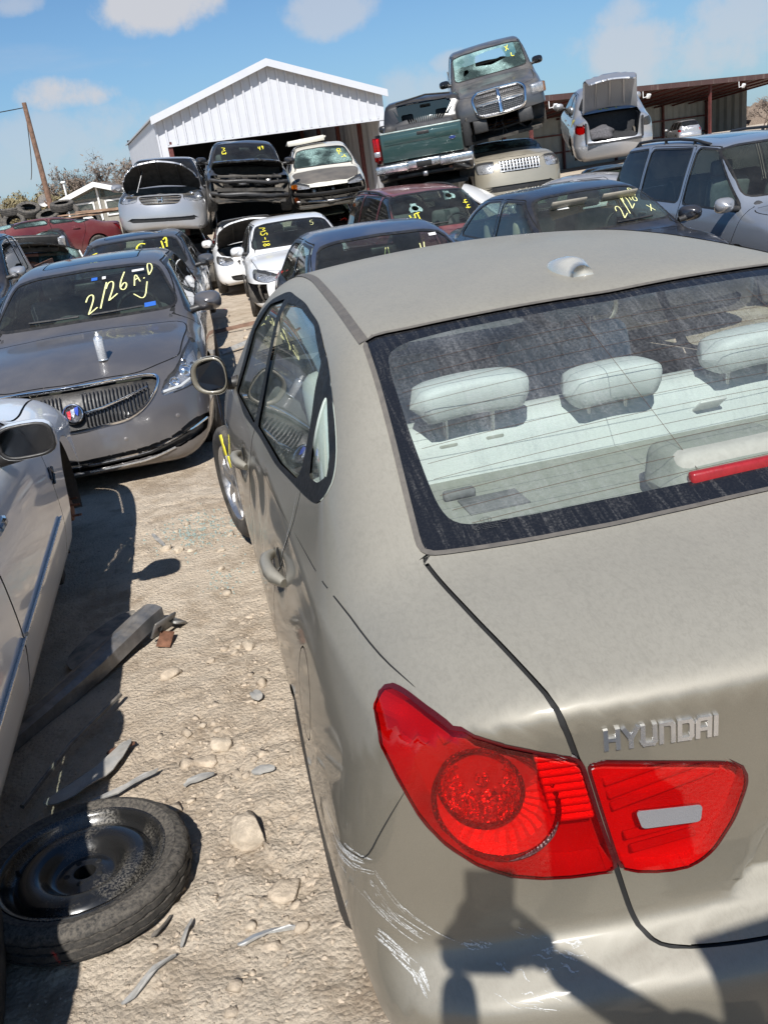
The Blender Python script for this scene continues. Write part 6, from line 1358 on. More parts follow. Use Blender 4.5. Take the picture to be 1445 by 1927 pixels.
def rock_arr(rnd, r, sub=1, flat=.65, rough=.28):
    """angular lump: hull of random points, edges broken by noise"""
    bm = bmesh.new(); n = 9+5*sub; sc = (rnd.uniform(.85, 1.35), rnd.uniform(.7, 1.05), flat*rnd.uniform(.7, 1.2))
    for i in range(n):
        d = Vector((rnd.gauss(0, 1), rnd.gauss(0, 1), rnd.gauss(0, 1))).normalized()*rnd.uniform(.82, 1.05); bm.verts.new(d)
    h = bmesh.ops.convex_hull(bm, input=bm.verts[:]); bmesh.ops.delete(bm, geom=[v for v in bm.verts if not v.link_faces], context='VERTS')
    if sub >= 2:
        bmesh.ops.triangulate(bm, faces=bm.faces[:]); bmesh.ops.subdivide_edges(bm, edges=bm.edges[:], cuts=2 if sub == 2 else 4, use_grid_fill=True); q = [rnd.uniform(0, 9) for _ in range(4)]
        for v in bm.verts: c = v.co; v.co *= 1+.05*(math.sin(c.x*7+q[0])*math.sin(c.y*6+q[1])+.6*math.sin(c.z*13+q[2])*math.sin(c.x*15))+rnd.uniform(-.022, .022)
    bmesh.ops.triangulate(bm, faces=bm.faces[:]); bmesh.ops.recalc_face_normals(bm, faces=bm.faces[:])
    for v in bm.verts: v.co = Vector((v.co.x*sc[0], v.co.y*sc[1], v.co.z*sc[2]))*r
    bm.verts.index_update(); V = np.array([v.co[:] for v in bm.verts]); F = np.array([[v.index for v in f.verts] for f in bm.faces]); bm.free(); return V, F
def gravel():
    rnd = random.Random(5); protos = [rock_arr(rnd, 1., 1, .6) for _ in range(16)]; S = []
    for i in range(8200):
        y = .4+(rnd.random()**1.6)*5.0; x = rnd.uniform(-2.0, -.55); r = .002+.007*rnd.random()**3
        if rnd.random() < .05: r = rnd.uniform(.007, .013)
        S.append((x, y, r))
    for cx, cy, n, sg in ((-1.12, 1.75, 420, .15), (-1.05, 1.15, 420, .15), (-1.0, 2.4, 200, .14), (-1.25, 2.0, 200, .15), (-1.15, .8, 300, .2), (-1.3, 3.7, 120, .18)):
        for i in range(n): S.append((cx+rnd.gauss(0, sg), cy+rnd.gauss(0, sg*1.2), .002+.012*rnd.random()**3))
    for cx, cy, n, sg in ((-1.14, 1.72, 36, .10), (-1.04, 1.10, 30, .10), (-1.0, 2.0, 26, .09), (-1.22, 1.45, 12, .10), (-.98, 2.8, 16, .07)):
        for i in range(n): S.append((cx+rnd.gauss(0, sg), cy+rnd.gauss(0, sg*1.3), .012+.022*rnd.random()**2))
    for i in range(900): S.append((rnd.uniform(-1.6, .1), rnd.uniform(5.4, 14), .008+.03*rnd.random()**3))
    A = np.array(S); Z = base_z(A[:, 1])+lane_z(A[:, :2])*np.clip(1-np.abs(A[:, 1]-6)/14, .15, 1); Vs, Fs, k = [], [], 0
    for (x, y, r), z in zip(S, Z):
        V, F = rnd.choice(protos); a = rnd.uniform(0, 6.28); c, s = math.cos(a)*r, math.sin(a)*r; Vs.append(np.stack([c*V[:, 0]-s*V[:, 1]+x, s*V[:, 0]+c*V[:, 1]+y, V[:, 2]*r+z-r*.22], 1)); Fs.append(F+k); k += len(V)
    tag(mk('gravel', np.concatenate(Vs), np.concatenate(Fs), 'stone', smooth=False), 'loose pale gravel and crumbs of dirt over the lane', 'gravel', kind='stuff')
gravel()
def rocks():
    rnd = random.Random(11)
    def rock(name, x, y, r, label, mat='stone', flat=.6, sub=2, group='loose rocks in the dirt lane', rough=.3, dz=.1):
        V, F = rock_arr(rnd, r, sub, flat, rough); o = mk(name, V, F, mat, smooth=False); o.location = (x, y, gzz(x, y)+r*dz); o.rotation_euler = (0, 0, rnd.uniform(0, 6)); tag(o, label, 'rock', group); return o
    rock('rock', -1.085, 1.30, .078, 'largest pale rock in the lane, right of the spare wheel', 'stone_pale', .7, 3)
    rock('rock', -1.02, 1.04, .060, 'wide flat clod of dirt beside the beige sedan, below the largest rock', 'stone', .5, 3)
    rock('rock', -1.145, 1.76, .055, 'pale split rock above the largest rock in the lane', 'stone_pale', .6, 2); rock('rock', -1.20, 1.70, .050, 'pale clod touching the split rock', 'stone', .5, 2)
    rock('rock', -1.0, 2.45, .036, 'pale pebble close to the beige sedan rear door', 'stone_pale', .6, 2); rock('rock', -1.316, 2.36, .045, 'brown clod in the middle of the lane past the steel beam', 'stone', .5, 2)
    for i, (x, y, r) in enumerate(((-1.336, 3.80, .045), (-1.27, 3.74, .04), (-1.20, 3.70, .032))): rock('rock', x, y, r, ('left', 'middle', 'right')[i]+' rock of the pale trio by the mirror shadow', 'stone_pale', .6, 2)
    for i in range(46):
        y = .55+(rnd.random()**1.3)*3.6; x = rnd.uniform(-1.45, -.93); rock('rock', x, y, rnd.uniform(.014, .032), 'small loose stone scattered in the dirt lane', rnd.choice(('stone', 'stone', 'stone_pale')), .65, 1, 'small loose stones in the lane')
    for i in range(22):
        y = rnd.uniform(6.2, 13); x = rnd.uniform(-.55, .15)+.02*(y-6); rock('rock', x, y, rnd.uniform(.03, .09), 'dusty clod on the track between the two rows of cars', 'stone', .6, 1, 'clods on the far track')
rocks()
# ---------------------------------------------------------------- white metal shed
def mat_metal_sheet(name, col, rough=.45, rib=0., dirt=.2):
    m, nt, out = newmat(name); b = NB(nt)
    c = b.mix(b.ramp(b.noise(1.2, 5, .6), .35, .7, 0, dirt), col, tuple(x*.6 for x in col)); c = b.mix(b.ramp(b.noise(1., 4, .6, b.scale((5, 5, .3))), .55, .75, 0, dirt), c, (.35, .30, .25))
    nt.links.new(b.bsdf(c, rough, .1), out.inputs[0])
mat_metal_sheet('sheet_white', (.56, .57, .60), .5, dirt=.10); mat_metal_sheet('sheet_grey', (.33, .34, .32), .6, dirt=.4); mat_metal_sheet('roof_brown', (.085, .045, .040), .6, dirt=.4)
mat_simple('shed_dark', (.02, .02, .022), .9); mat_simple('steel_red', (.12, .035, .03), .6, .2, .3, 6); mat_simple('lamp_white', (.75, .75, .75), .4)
def shed():
    A = Vector((-.72, 46.6, 0)); Bv = Vector((11.05, 47.8, 0)); ux = (Bv-A).normalized(); uy = Vector((-ux.y, ux.x, 0)); Wd = (Bv-A).length; Dp = 18.; he, hp, ho = 5.28, 7.22, 4.05; g = -.36
    root = empty('shed', A+Vector((0, 0, g)), (0, 0, math.atan2(ux.y, ux.x))); tag(root, 'white metal shed with a gabled roof and a wide dark opening behind the stacked wrecks', 'shed')
    z = lambda v: v-g
    # front gable in vertical sheets, each a panel with a raised rib
    n = 26; w = Wd/n
    top = lambda x: he+(hp-he)*(1-abs(x-Wd/2)/(Wd/2))
    for k in range(n):
        x0, x1 = k*w, (k+1)*w; bm = bmesh.new(); bt = ho if 0 < k < n-0 else ho; bot = 0 if k == 0 else ho
        xs = [(x0, 0), (x0+.06*w, -.09), (x0+.22*w, -.09), (x0+.28*w, 0), (x1, 0)]
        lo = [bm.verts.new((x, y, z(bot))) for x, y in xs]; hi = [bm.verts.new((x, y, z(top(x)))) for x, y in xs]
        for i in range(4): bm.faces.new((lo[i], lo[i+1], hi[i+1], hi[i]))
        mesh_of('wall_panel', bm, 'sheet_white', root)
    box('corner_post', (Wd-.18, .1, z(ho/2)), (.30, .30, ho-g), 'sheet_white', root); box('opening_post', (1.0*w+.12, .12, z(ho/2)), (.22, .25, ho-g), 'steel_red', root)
    box('header_trim', (Wd/2+w/2, -.03, z(ho)), (Wd-w, .12, .10), 'sheet_white', root)
    for s in (0, 1):
        xw = 0 if s == 0 else Wd; m = 24
        bm = bmesh.new(); P = []
        for k in range(m*2+1): P.append((xw+(-.04 if k % 2 else 0)*(1 if s == 0 else -1), .05+(Dp-.05)*k/(m*2)))
        lo = [bm.verts.new((x, y, z(-.36))) for x, y in P]; hi = [bm.verts.new((x, y, z(he))) for x, y in P]
        for i in range(len(P)-1): bm.faces.new((lo[i], lo[i+1], hi[i+1], hi[i]))
        mesh_of('side_wall', bm, 'sheet_white', root)
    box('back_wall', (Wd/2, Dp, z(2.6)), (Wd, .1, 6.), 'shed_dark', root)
    for s in (-1, 1):   # roof slopes with fascia
        x0, x1 = Wd/2, Wd/2+s*(Wd/2+.15); z0, z1 = hp+.06, he+.06-(hp-he)/(Wd/2)*.15
        prism('roof', [(x0, -.45, z(z0)), (x1, -.45, z(z1)), (x1, -.45, z(z1+.07)), (x0, -.45, z(z0+.07))], (0, Dp+.8, 0), 'sheet_white', root)
        prism('fascia', [(x0, -.50, z(z0-.24)), (x1, -.50, z(z1-.24)), (x1, -.50, z(z1+.10)), (x0, -.50, z(z0+.10))], (0, .05, 0), 'sheet_white', root)
    for k in range(4):
        for x in (.5, Wd-.5): box('frame_column', (x, 3+k*4.2, z(2.6)), (.2, .25, 5.9), 'steel_red', root)
        tube('rafter', [(.4, 3+k*4.2, z(5.3)), (Wd/2, 3+k*4.2, z(7.3)), (Wd-.4, 3+k*4.2, z(5.3))], .12, 'steel_red', root, 4)
    tube('cable', [(8.3, -.05, z(ho)), (8.35, -.1, z(2.2)), (8.3, -.05, z(.4))], .02, 'trim', root, 5)
shed()
def shelter():
    A = Vector((22.5, 56., 0)); Bv = Vector((52.5, 70., 0)); g = -.36; ux = (Bv-A).normalized(); Ln = (Bv-A).length
    root = empty('open_shelter', A+Vector((0, 0, g)), (0, 0, math.atan2(ux.y, ux.x))); tag(root, 'long open shelter with rusty red roof and corrugated back wall at far right', 'shelter')
    Dp = 9.; zf, zb_ = 4.85, 3.9
    prism('roof', [(-1, -.5, zf), (-1, Dp, zb_), (-1, Dp, zb_+.08), (-1, -.5, zf+.08)], (Ln+2, 0, 0), 'roof_brown', root)
    box('roof_beam', (Ln/2, -.45, zf-.12), (Ln+2, .12, .30), 'roof_brown', root)
    for k in range(14): x = k*Ln/13; tube('purlin', [(x, -.3, zf-.16), (x, Dp, zb_-.16)], .09, 'steel_red', root, 4)
    for k in range(6):
        x = k*Ln/5; 
        if k in (0, 3, 5): box('post', (x, 0, zf/2), (.18, .18, zf), 'steel_red', root)
        box('rear_post', (x, Dp-.2, zb_/2), (.18, .18, zb_), 'steel_red', root)
    m = 70; P = [(Ln*k/m, Dp-.02*(k % 2)*4) for k in range(m+1)]; bm = bmesh.new(); lo = [bm.verts.new((x, y, .0)) for x, y in P]; hi = [bm.verts.new((x, y, zb_)) for x, y in P]
    for i in range(m): bm.faces.new((lo[i], lo[i+1], hi[i+1], hi[i]))
    mesh_of('back_wall', bm, 'sheet_grey', root)
    P = [(Ln+.08*(k % 2), Dp*k/24) for k in range(13, 25)]; bm = bmesh.new(); lo = [bm.verts.new((x, y, 1.0)) for x, y in P]; hi = [bm.verts.new((x, y, zf-(zf-zb_)*y/Dp)) for x, y in P]
    for i in range(len(P)-1): bm.faces.new((lo[i], lo[i+1], hi[i+1], hi[i]))
    mesh_of('end_wall', bm, 'sheet_grey', root)
    for zz in (1.3, 2.6): box('girt', (Ln/2, Dp-.2, zz), (Ln, .08, .12), 'steel_red', root)
    for x in (1.8, 11.5, 23.5): o = rbox('flood_light', (x, -.55, zf-.62), (.34, .16, .30), 'lamp_white', root, .03, 2, Euler((.5, 0, 0))); tube('lamp_arm', [(x-.55, -.5, zf-.3), (x-.6, -.55, zf-.7), (x-.15, -.55, zf-.65)], .03, 'lamp_white', root, 6)
shelter()
# distant parked cars in and beside the shelter
car('small silver hatchback parked far off inside the open shelter', dict(L=4.2, H=1.55, hw=.87, yc=3.2, yw=2.4, yr=.55, yg=.15, zg=1.1, zd=1.05, yB=1.9, ax=(.8, 3.3), extra=[(.95, 1.82), (.4, .85)]), 'paint_silver', (36.2, 60.0, .45), (0, 0, -15), res=(50, 60), seats=False, glass='glass_black', seed=51, name='hatchback')
car('white sedan parked far off at the right edge beyond the shelter', dict(L=4.7, H=1.45), 'paint_white2', (46.8, 57.5, .55), (0, 0, 100), res=(50, 60), seats=False, glass='glass_black', seed=52)
# ---------------------------------------------------------------- small house, poles, wires
mat_simple('house_wall', (.25, .235, .20), .9, 0, .2, 3); mat_simple('house_trim', (.72, .72, .70), .6, 0, .06, 5); mat_simple('shingle', (.16, .14, .125), .95, 0, .2, 20); mat_simple('wood_pole', (.16, .095, .065), .9, 0, .3, 6, .3); mat_glass('glass_house', (.45, .55, .52), .3)
def house():
    root = empty('house', (-5.15, 63.5, -.36), (0, 0, R(-6))); tag(root, 'small house with a low white-edged gable roof left of the silver minivan', 'house'); W2 = 2.6; he, hp = 2.62, 3.50
    prism('wall', [(-W2, 0, 0), (W2, 0, 0), (W2, 0, he), (0, 0, hp), (-W2, 0, he)], (0, 6, 0), 'house_wall', root)
    for s in (-1, 1):
        x1 = s*(W2+.5); z1 = he+.02-(hp-he)/W2*.5
        prism('roof', [(0, -.7, hp+.06), (x1, -.7, z1+.06), (x1, -.7, z1+.16), (0, -.7, hp+.16)], (0, 7.4, 0), 'shingle', root); prism('fascia', [(0, -.76, hp-.12), (x1, -.76, z1-.12), (x1, -.76, z1+.19), (0, -.76, hp+.19)], (0, .06, 0), 'house_trim', root)
    for x, z_, w, h in ((-1.25, 2.0, 1.7, .9), (1.25, 2.0, 1.7, .9)):
        o = box('window', (x, -.03, z_), (w, .05, h), 'glass_house', root); 
        for dx in (-w/2, w/2): box('window_frame', (x+dx, -.05, z_), (.10, .09, h+.1), 'house_trim', o)
        for dz in (-h/2, h/2): box('window_frame', (x, -.05, z_+dz), (w, .09, .10), 'house_trim', o)
    prism('gable_window', [(-1.7, -.02, 2.70), (-.15, -.02, 2.70), (-.15, -.02, 3.2)], (0, -.04, 0), 'glass_house', root); prism('gable_window', [(1.7, -.02, 2.70), (.15, -.02, 2.70), (.15, -.02, 3.2)], (0, -.04, 0), 'glass_house', root)
    tube('gable_post', [(0, -.08, 1.3), (0, -.08, 3.35)], .08, 'house_trim', root, 4); tube('vent_pipe', [(-2.2, 1.0, 2.6), (-2.2, 1.0, 3.9)], .07, 'house_trim', root, 8); rbox('pipe_cap', (-2.2, 1.0, 3.95), (.3, .3, .14), 'house_trim', root, .03, 1)
    d = lathe('satellite_dish', [(.0, .42), (.05, .36), (.12, .2), (.14, .01)], 'house_trim', root, 20, 'Y'); d.location = (-3.4, -.4, 3.0); d.rotation_euler = (.4, 0, .6); tube('dish_arm', [(-3.4, -.3, 2.95), (-3.0, .1, 2.3)], .05, 'wood_pole', root, 6)
house()
def pole(x, y, h, label, lean=(0, 0)):
    root = empty('utility_pole', (x, y, -.36)); tag(root, label, 'pole'); tube('shaft', [(0, 0, 0), (lean[0]*.5, lean[1]*.5, h*.5), (lean[0], lean[1], h)], [.17, .15, .12], 'wood_pole', root, 12); return root
pole(-7.25, 54.6, 7.9, 'tall brown wooden utility pole at left'); pole(-12.3, 62, 5.6, 'shorter wooden pole at the left edge of the sky')
def sag(a, b, s, n=14): return [Vector(a).lerp(Vector(b), t)+Vector((0, 0, -s*4*t*(1-t))) for t in [i/n for i in range(n+1)]]
tag(tube('power_cable', sag((-7.25, 54.6, 7.4), (-8.75, 61.2, 3.9), .6), .025, 'trim', None, 5), 'drooping cable from the tall pole down to the house', 'cable'); tag(tube('power_cable', sag((-7.25, 54.6, 7.3), (-22, 52, 7.2), .3), .025, 'trim', None, 5), 'cable running left from the top of the tall pole', 'cable')
# ---------------------------------------------------------------- leafless trees and scrub behind the house
mat_simple('bark', (.15, .11, .085), .95, 0, .25, 8); mat_simple('dry_leaf', (.20, .165, .085), .9, 0, .35, 3); mat_simple('dry_twig', (.20, .155, .12), .95, 0, .25, 6)
def bare_tree(x, y, h, w, seed, label, leafy=.4):
    rnd = random.Random(seed); root = empty('tree', (x, y, -.36)); tag(root, label, 'tree', 'leafless trees behind the house'); bm = bmesh.new(); tips = []
    def grow(p, d, l, r, k):
        q = p+d*l; mid = p.lerp(q, .5)+Vector((rnd.gauss(0, .06), rnd.gauss(0, .06), 0))*l; add_tube(bm, [p, mid, q], [r, r*.8, r*.62], 5 if k < 2 else 3, False); 
        if k >= 4: tips.append((p, q)); return
        for i in range(rnd.randint(3, 4)):
            e = (d+Vector((rnd.gauss(0, .55), rnd.gauss(0, .55), rnd.gauss(.10, .3)))).normalized(); grow(p.lerp(q, rnd.uniform(.55, 1)), e, l*rnd.uniform(.55, .8), r*.55, k+1)
        if k >= 2: tips.append((p, q))
    for i in range(3): grow(Vector((rnd.uniform(-w, w)*.35, rnd.uniform(-.4, .4), 0)), Vector((rnd.gauss(0, .25), rnd.gauss(0, .25), 1)).normalized(), h*.36, .10, 0)
    mesh_of('trunk', bm, 'bark', root, smooth=True)
    V, F = [], []
    for (p, q) in tips:
        for i in range(5):
            c = p.lerp(q, rnd.random())+Vector((rnd.gauss(0, .12), rnd.gauss(0, .12), rnd.gauss(0, .12))); d = Vector((rnd.gauss(0, 1), rnd.gauss(0, 1), rnd.gauss(.3, .8))).normalized(); l = rnd.uniform(.10, .32); s = d.orthogonal().normalized()*(.012 if rnd.random() > leafy else .06); k = len(V); V += [c-s, c+s, c+d*l+s*.4, c+d*l-s*.4]; F.append((k, k+1, k+2, k+3))
    mk('crown', V, F, 'dry_twig' if leafy < .5 else 'dry_leaf', root, smooth=False)
for i, (x, y, h, w, lf) in enumerate(((-10.2, 72, 5.2, 2.5, .6), (-7.6, 74, 6.4, 2.5, .25), (-5.0, 73, 6.6, 2.6, .3), (-2.6, 74, 6.6, 2.4, .25), (-12.8, 75, 4.6, 2.5, .5), (-15.5, 78, 4.6, 2.5, .3), (-9.0, 70, 4.0, 2.0, .7), (72, 92, 5.5, 3, .3), (76, 95, 5.2, 3, .3), (68, 96, 5.0, 3, .3))):
    bare_tree(x, y, h, w, 60+i, ('olive bush at the foot of the tall pole', 'bare grey-brown tree above the left end of the house roof', 'bare brown tree above the house roof peak', 'bare brown tree between the house and the silver minivan', 'low olive scrub left of the tall pole', 'low bare scrub at the left edge', 'dense olive bush in front of the bare trees', 'bare tree beyond the right end of the shelter', 'second bare tree beyond the right end of the shelter', 'bare tree showing past the shelter end wall')[i], lf)
# distant wooded rise that closes the horizon
def treeline():
    rnd = random.Random(3); V, F = [], []
    for i in range(2600):
        a = rnd.uniform(-.9, 1.3); r = rnd.uniform(210, 260); h = 3.0+2.2*math.sin(a*9)+1.5*math.sin(a*23+1); c = Vector((math.sin(a)*r, math.cos(a)*r, rnd.uniform(-.3, max(1.5, h)))); s = rnd.uniform(1.2, 2.6); u = Vector((math.cos(a), -math.sin(a), rnd.gauss(0, .3)))*s; v = Vector((rnd.gauss(0, .2), rnd.gauss(0, .2), 1))*s*.7; k = len(V); V += [c-u-v*.6, c+u-v, c+u*.6+v, c-u*.5+v*.8]; F.append((k, k+1, k+2, k+3))
    tag(mk('distant_trees', V, F, 'dry_twig', smooth=False), 'far brown tree line along the horizon', 'trees', kind='stuff')
treeline()
# ---------------------------------------------------------------- spare wheel lying in the lane
def spare():
    root = empty('spare_wheel', (-1.545, 1.235, gzz(-1.545, 1.235)+.005), (R(-3), R(3), R(20))); tag(root, 'dirty black spare wheel lying flat in the dirt', 'wheel')
    h = .115; r = .288; rr = .220
    prof = [(h*.86, rr), (h*.93, rr+.012), (h*1.0, rr+.035), (h*.99, r-.035), (h*.93, r-.014), (h*.85, r-.004), (h*.80, r), (h*.74, r+.001), (h*.735, r-.007), (h*.70, r-.007), (h*.695, r+.001), (h*.54, r+.002), (h*.535, r-.007), (h*.48, r-.007), (h*.475, r+.002), (h*.30, r+.001), (h*.295, r-.007), (h*.26, r-.007), (h*.255, r), (h*.15, r-.006), (h*.05, r-.03), (0, r-.05), (.0, rr+.03), (h*.08, rr)]
    bm = bmesh.new(); n = 110; add_lathe(bm, prof, n, 'Z')
    bm.verts.ensure_lookup_table()
    for i, (a, q) in enumerate(prof):   # tread notches
        for k in range(n):
            v = bm.verts[i*n+k]
            if .25*h < a < .99*h and q > r-.01 and k % 4 == (0 if a > h*.5 else 2): v.co.x *= .986; v.co.y *= .986
    mesh_of('tyre', bm, 'tyre_dusty', root, ang=30)
    rim = lathe('rim', [(h*.84, rr+.012), (h*.93, rr+.006), (h*.92, rr-.004), (h*.82, rr-.010), (h*.62, rr-.022), (h*.58, rr-.034), (h*.74, rr-.045), (h*.80, rr-.060), (h*.80, rr-.095), (h*.74, rr-.108), (h*.60, rr-.120), (h*.50, rr-.135), (h*.48, rr-.147), (h*.55, rr-.160), (h*.56, rr-.175), (h*.55, .030), (h*.46, .027), (h*.1, .027)], 'rim_black', root, 72, 'Z', ang=60)
    for k in range(5):
        a = k*1.2566+.4; lathe('lug_hole', [(h*.572, .001), (h*.573, .0075), (h*.55, .0095)], 'gap', rim, 12, 'Z', (.047*math.cos(a), .047*math.sin(a), 0))
    lathe('centre_bore', [(h*.02, .001), (h*.03, .028)], 'gap', rim, 20, 'Z'); lathe('valve', [(h*.62, .006), (h*.62+.03, .005), (h*.62+.03, .001)], 'trim', rim, 8, 'Z', (-.155, .085, 0))
mat_simple('tyre_dusty', (.020, .019, .018), .8, 0, .3, 140, .3, dust=.26)
def _rim():
    m, nt, out = newmat('rim_black'); b = NB(nt)
    d = b.math('MULTIPLY', b.ramp(b.noise(4.5, 4, .6), .46, .66), b.ramp(b.noise(160, 5, .8), .44, .62)); c = b.mix(b.math('MULTIPLY', d, .5), (.012, .012, .012), (.30, .27, .22)); nt.links.new(b.bsdf(c, b.math('ADD', .22, b.math('MULTIPLY', d, .5)), 0, .3, .1, spec=.6), out.inputs[0])
_rim(); spare()
# ---------------------------------------------------------------- scrap on the ground
mat_simple('scrap_steel', (.16, .165, .175), .45, .6, .35, 12, .2, dust=.45); mat_simple('scrap_plastic', (.055, .055, .058), .55, 0, .3, 14, .15, dust=.65); mat_simple('scrap_grey', (.32, .32, .31), .6, .1, .25, 18, .2, dust=.45); mat_simple('scrap_bright', (.60, .60, .58), .35, .6, .2, 18, .1, dust=.2)
def beam():
    root = empty('bumper_beam', (-1.60, 2.48, gzz(-1.6, 2.48)), (0, 0, math.atan2(.46, .36))); tag(root, 'bent dark steel beam with a bolted end bracket under the white sedan', 'scrap metal')
    bm = bmesh.new(); secs = [(-.62, .0, .03, 0), (-.3, .012, .035, 0), (0, .02, .05, 0), (.3, .02, .085, -.01), (.40, .02, .09, -.01)]; rings = []
    for x, dy, z0, t in secs: rings.append([bm.verts.new((x, dy+y, z0+z)) for y, z in ((-.05, -.035), (-.05, .025), (-.02, .035), (.02, .035), (.05, .025), (.05, -.035), (.03, -.035), (.03, .012), (-.03, .012), (-.03, -.035))])
    for a, b_ in zip(rings, rings[1:]):
        for i in range(10): bm.faces.new((a[i], a[(i+1) % 10], b_[(i+1) % 10], b_[i]))
    bm.faces.new(rings[0]); bm.faces.new(rings[-1][::-1]); mesh_of('beam', bm, 'scrap_steel', root)
    rbox('bracket', (.35, -.06, .055), (.14, .012, .085), 'scrap_steel', root, .004, 1, Euler((.5, .1, 0))); 
    for x in (.31, .39): lathe('bolt_hole', [(.0, .001), (.001, .011), (-.002, .013)], 'gap', root, 12, 'Y', (x, -.073, .062))
    rbox('end_plate', (.44, -.03, .03), (.10, .10, .012), 'scrap_grey', root, .003, 1, Euler((.3, .5, .2))); rbox('torn_flange', (.30, -.10, .02), (.10, .06, .006), 'rust', root, .002, 1, Euler((.2, -.2, .4)))
beam()
def sheet(name, label, pts, th, mat, cat='scrap', curl=.0, lift=.01):
    """thin bent piece: outline in ground metres, arched by curl"""
    P = np.array(pts); c = P.mean(0); bm = bmesh.new(); n = len(P); cur = chaikin(P, 2); m = len(cur); rnd = random.Random(len(label)); 
    def zz(x, y): d = (x-c[0])**2+(y-c[1])**2; return gzz(x, y)+lift+curl*(1-d*8)
    top = [bm.verts.new((x-c[0], y-c[1], zz(x, y)+th)) for x, y in cur]; bot = [bm.verts.new((x-c[0], y-c[1], zz(x, y))) for x, y in cur]; ct = bm.verts.new((0, 0, zz(*c)+th+curl*.3)); cb = bm.verts.new((0, 0, zz(*c)+curl*.3))
    for i in range(m): j = (i+1) % m; bm.faces.new((top[i], top[j], ct)); bm.faces.new((bot[j], bot[i], cb)); bm.faces.new((top[i], bot[i], bot[j], top[j]))
    o = mesh_of(name, bm, mat, None, ang=40); o.location = (c[0], c[1], 0); tag(o, label, cat, 'scrap lying on the ground'); return o
sheet('plastic_panel', 'flat grey plastic panel beside the steel beam in the white sedan shadow', [(-1.78, 2.72), (-1.50, 3.10), (-1.46, 2.98), (-1.55, 2.62), (-1.70, 2.50)], .006, 'scrap_plastic', 'panel', .02)
sheet('fender_liner', 'curled grey plastic strip above the spare wheel', [(-1.74, 1.66), (-1.66, 1.62), (-1.53, 1.70), (-1.46, 1.82), (-1.44, 1.90), (-1.48, 1.90), (-1.52, 1.80), (-1.62, 1.72)], .004, 'scrap_grey', 'scrap', .025)
sheet('rust_flake', 'rusty brown fragment at the tip of the curled plastic strip', [(-1.54, 1.885), (-1.44, 1.90), (-1.435, 1.87), (-1.53, 1.86)], .004, 'rust', 'scrap', .01)
sheet('metal_strip', 'straight grey metal strip lying against the spare wheel', [(-1.57, 1.60), (-1.36, 1.70), (-1.35, 1.685), (-1.56, 1.575)], .005, 'scrap_grey', 'scrap', .015)
sheet('clip', 'pale broken trim piece left of the split rock', [(-1.28, 1.59), (-1.18, 1.625), (-1.175, 1.605), (-1.27, 1.57)], .008, 'scrap_grey', 'scrap', .005)
sheet('clip', 'pale broken trim piece right of the split rock', [(-1.07, 1.555), (-1.02, 1.575), (-.97, 1.54), (-1.03, 1.53)], .006, 'scrap_grey', 'scrap', .005)
sheet('strip', 'bright curved metal strip in the foreground dirt', [(-1.16, .885), (-1.09, .912), (-1.01, .905), (-1.01, .893), (-1.09, .897), (-1.15, .872)], .004, 'scrap_bright', 'scrap', .006)
sheet('splinter', 'thin grey splinter nearest the bottom edge', [(-1.44, .815), (-1.31, .915), (-1.305, .905), (-1.43, .80)], .004, 'scrap_grey', 'scrap', .004); sheet('splinter', 'short dark splinter below the spare wheel', [(-1.37, .98), (-1.32, 1.05), (-1.315, 1.045), (-1.36, .97)], .004, 'scrap_plastic', 'scrap', .004)
sheet('splinter', 'thin pale splinter beside the short dark one', [(-1.30, .93), (-1.27, 1.02), (-1.262, 1.015), (-1.29, .925)], .003, 'scrap_grey', 'scrap', .003); sheet('leaf_scrap', 'pale torn scrap by the beige sedan rear wheel', [(-1.03, 2.02), (-1.0, 2.06), (-.97, 1.98), (-1.0, 1.96)], .004, 'scrap_grey', 'scrap', .01)
sheet('blade', 'narrow pale strip by the white car front, pointing at the rock trio', [(-1.43, 4.06), (-1.40, 4.05), (-1.33, 3.80), (-1.35, 3.79)], .004, 'scrap_grey', 'scrap', .006)
tag(tube('rod', [(-1.78, 1.66, .02), (-1.66, 1.95, .02), (-1.50, 2.22, .015)], .009, 'scrap_plastic', None, 6), 'dark rod lying along the white sedan sill', 'scrap', 'scrap lying on the ground')
for i, (x, y, a, l) in enumerate(((-.25, 8.3, .3, .9), (-.1, 9.4, 1.2, .7), (-.35, 10.6, .7, .8), (.0, 11.4, 2.0, .6), (-.25, 12.4, .1, .9), (-.4, 7.4, 2.4, .5))):
    o = tube('plank', [(x-math.cos(a)*l/2, y-math.sin(a)*l/2, gzz(x, y)+.05), (x+math.cos(a)*l/2, y+math.sin(a)*l/2, gzz(x, y)+.09)], .035, ('scrap_plastic', 'wood_pole', 'scrap_grey')[i % 3], None, 4, .4); tag(o, ('longest dark strip of scrap on the far track', 'nearer brown stick on the far track', 'grey strip of scrap midway along the far track', 'short dark strip beside the white MS-18 sedan wheel', 'farthest brown stick on the track', 'short grey strip nearest the grey badged sedan')[i], 'scrap', 'scrap on the far track')
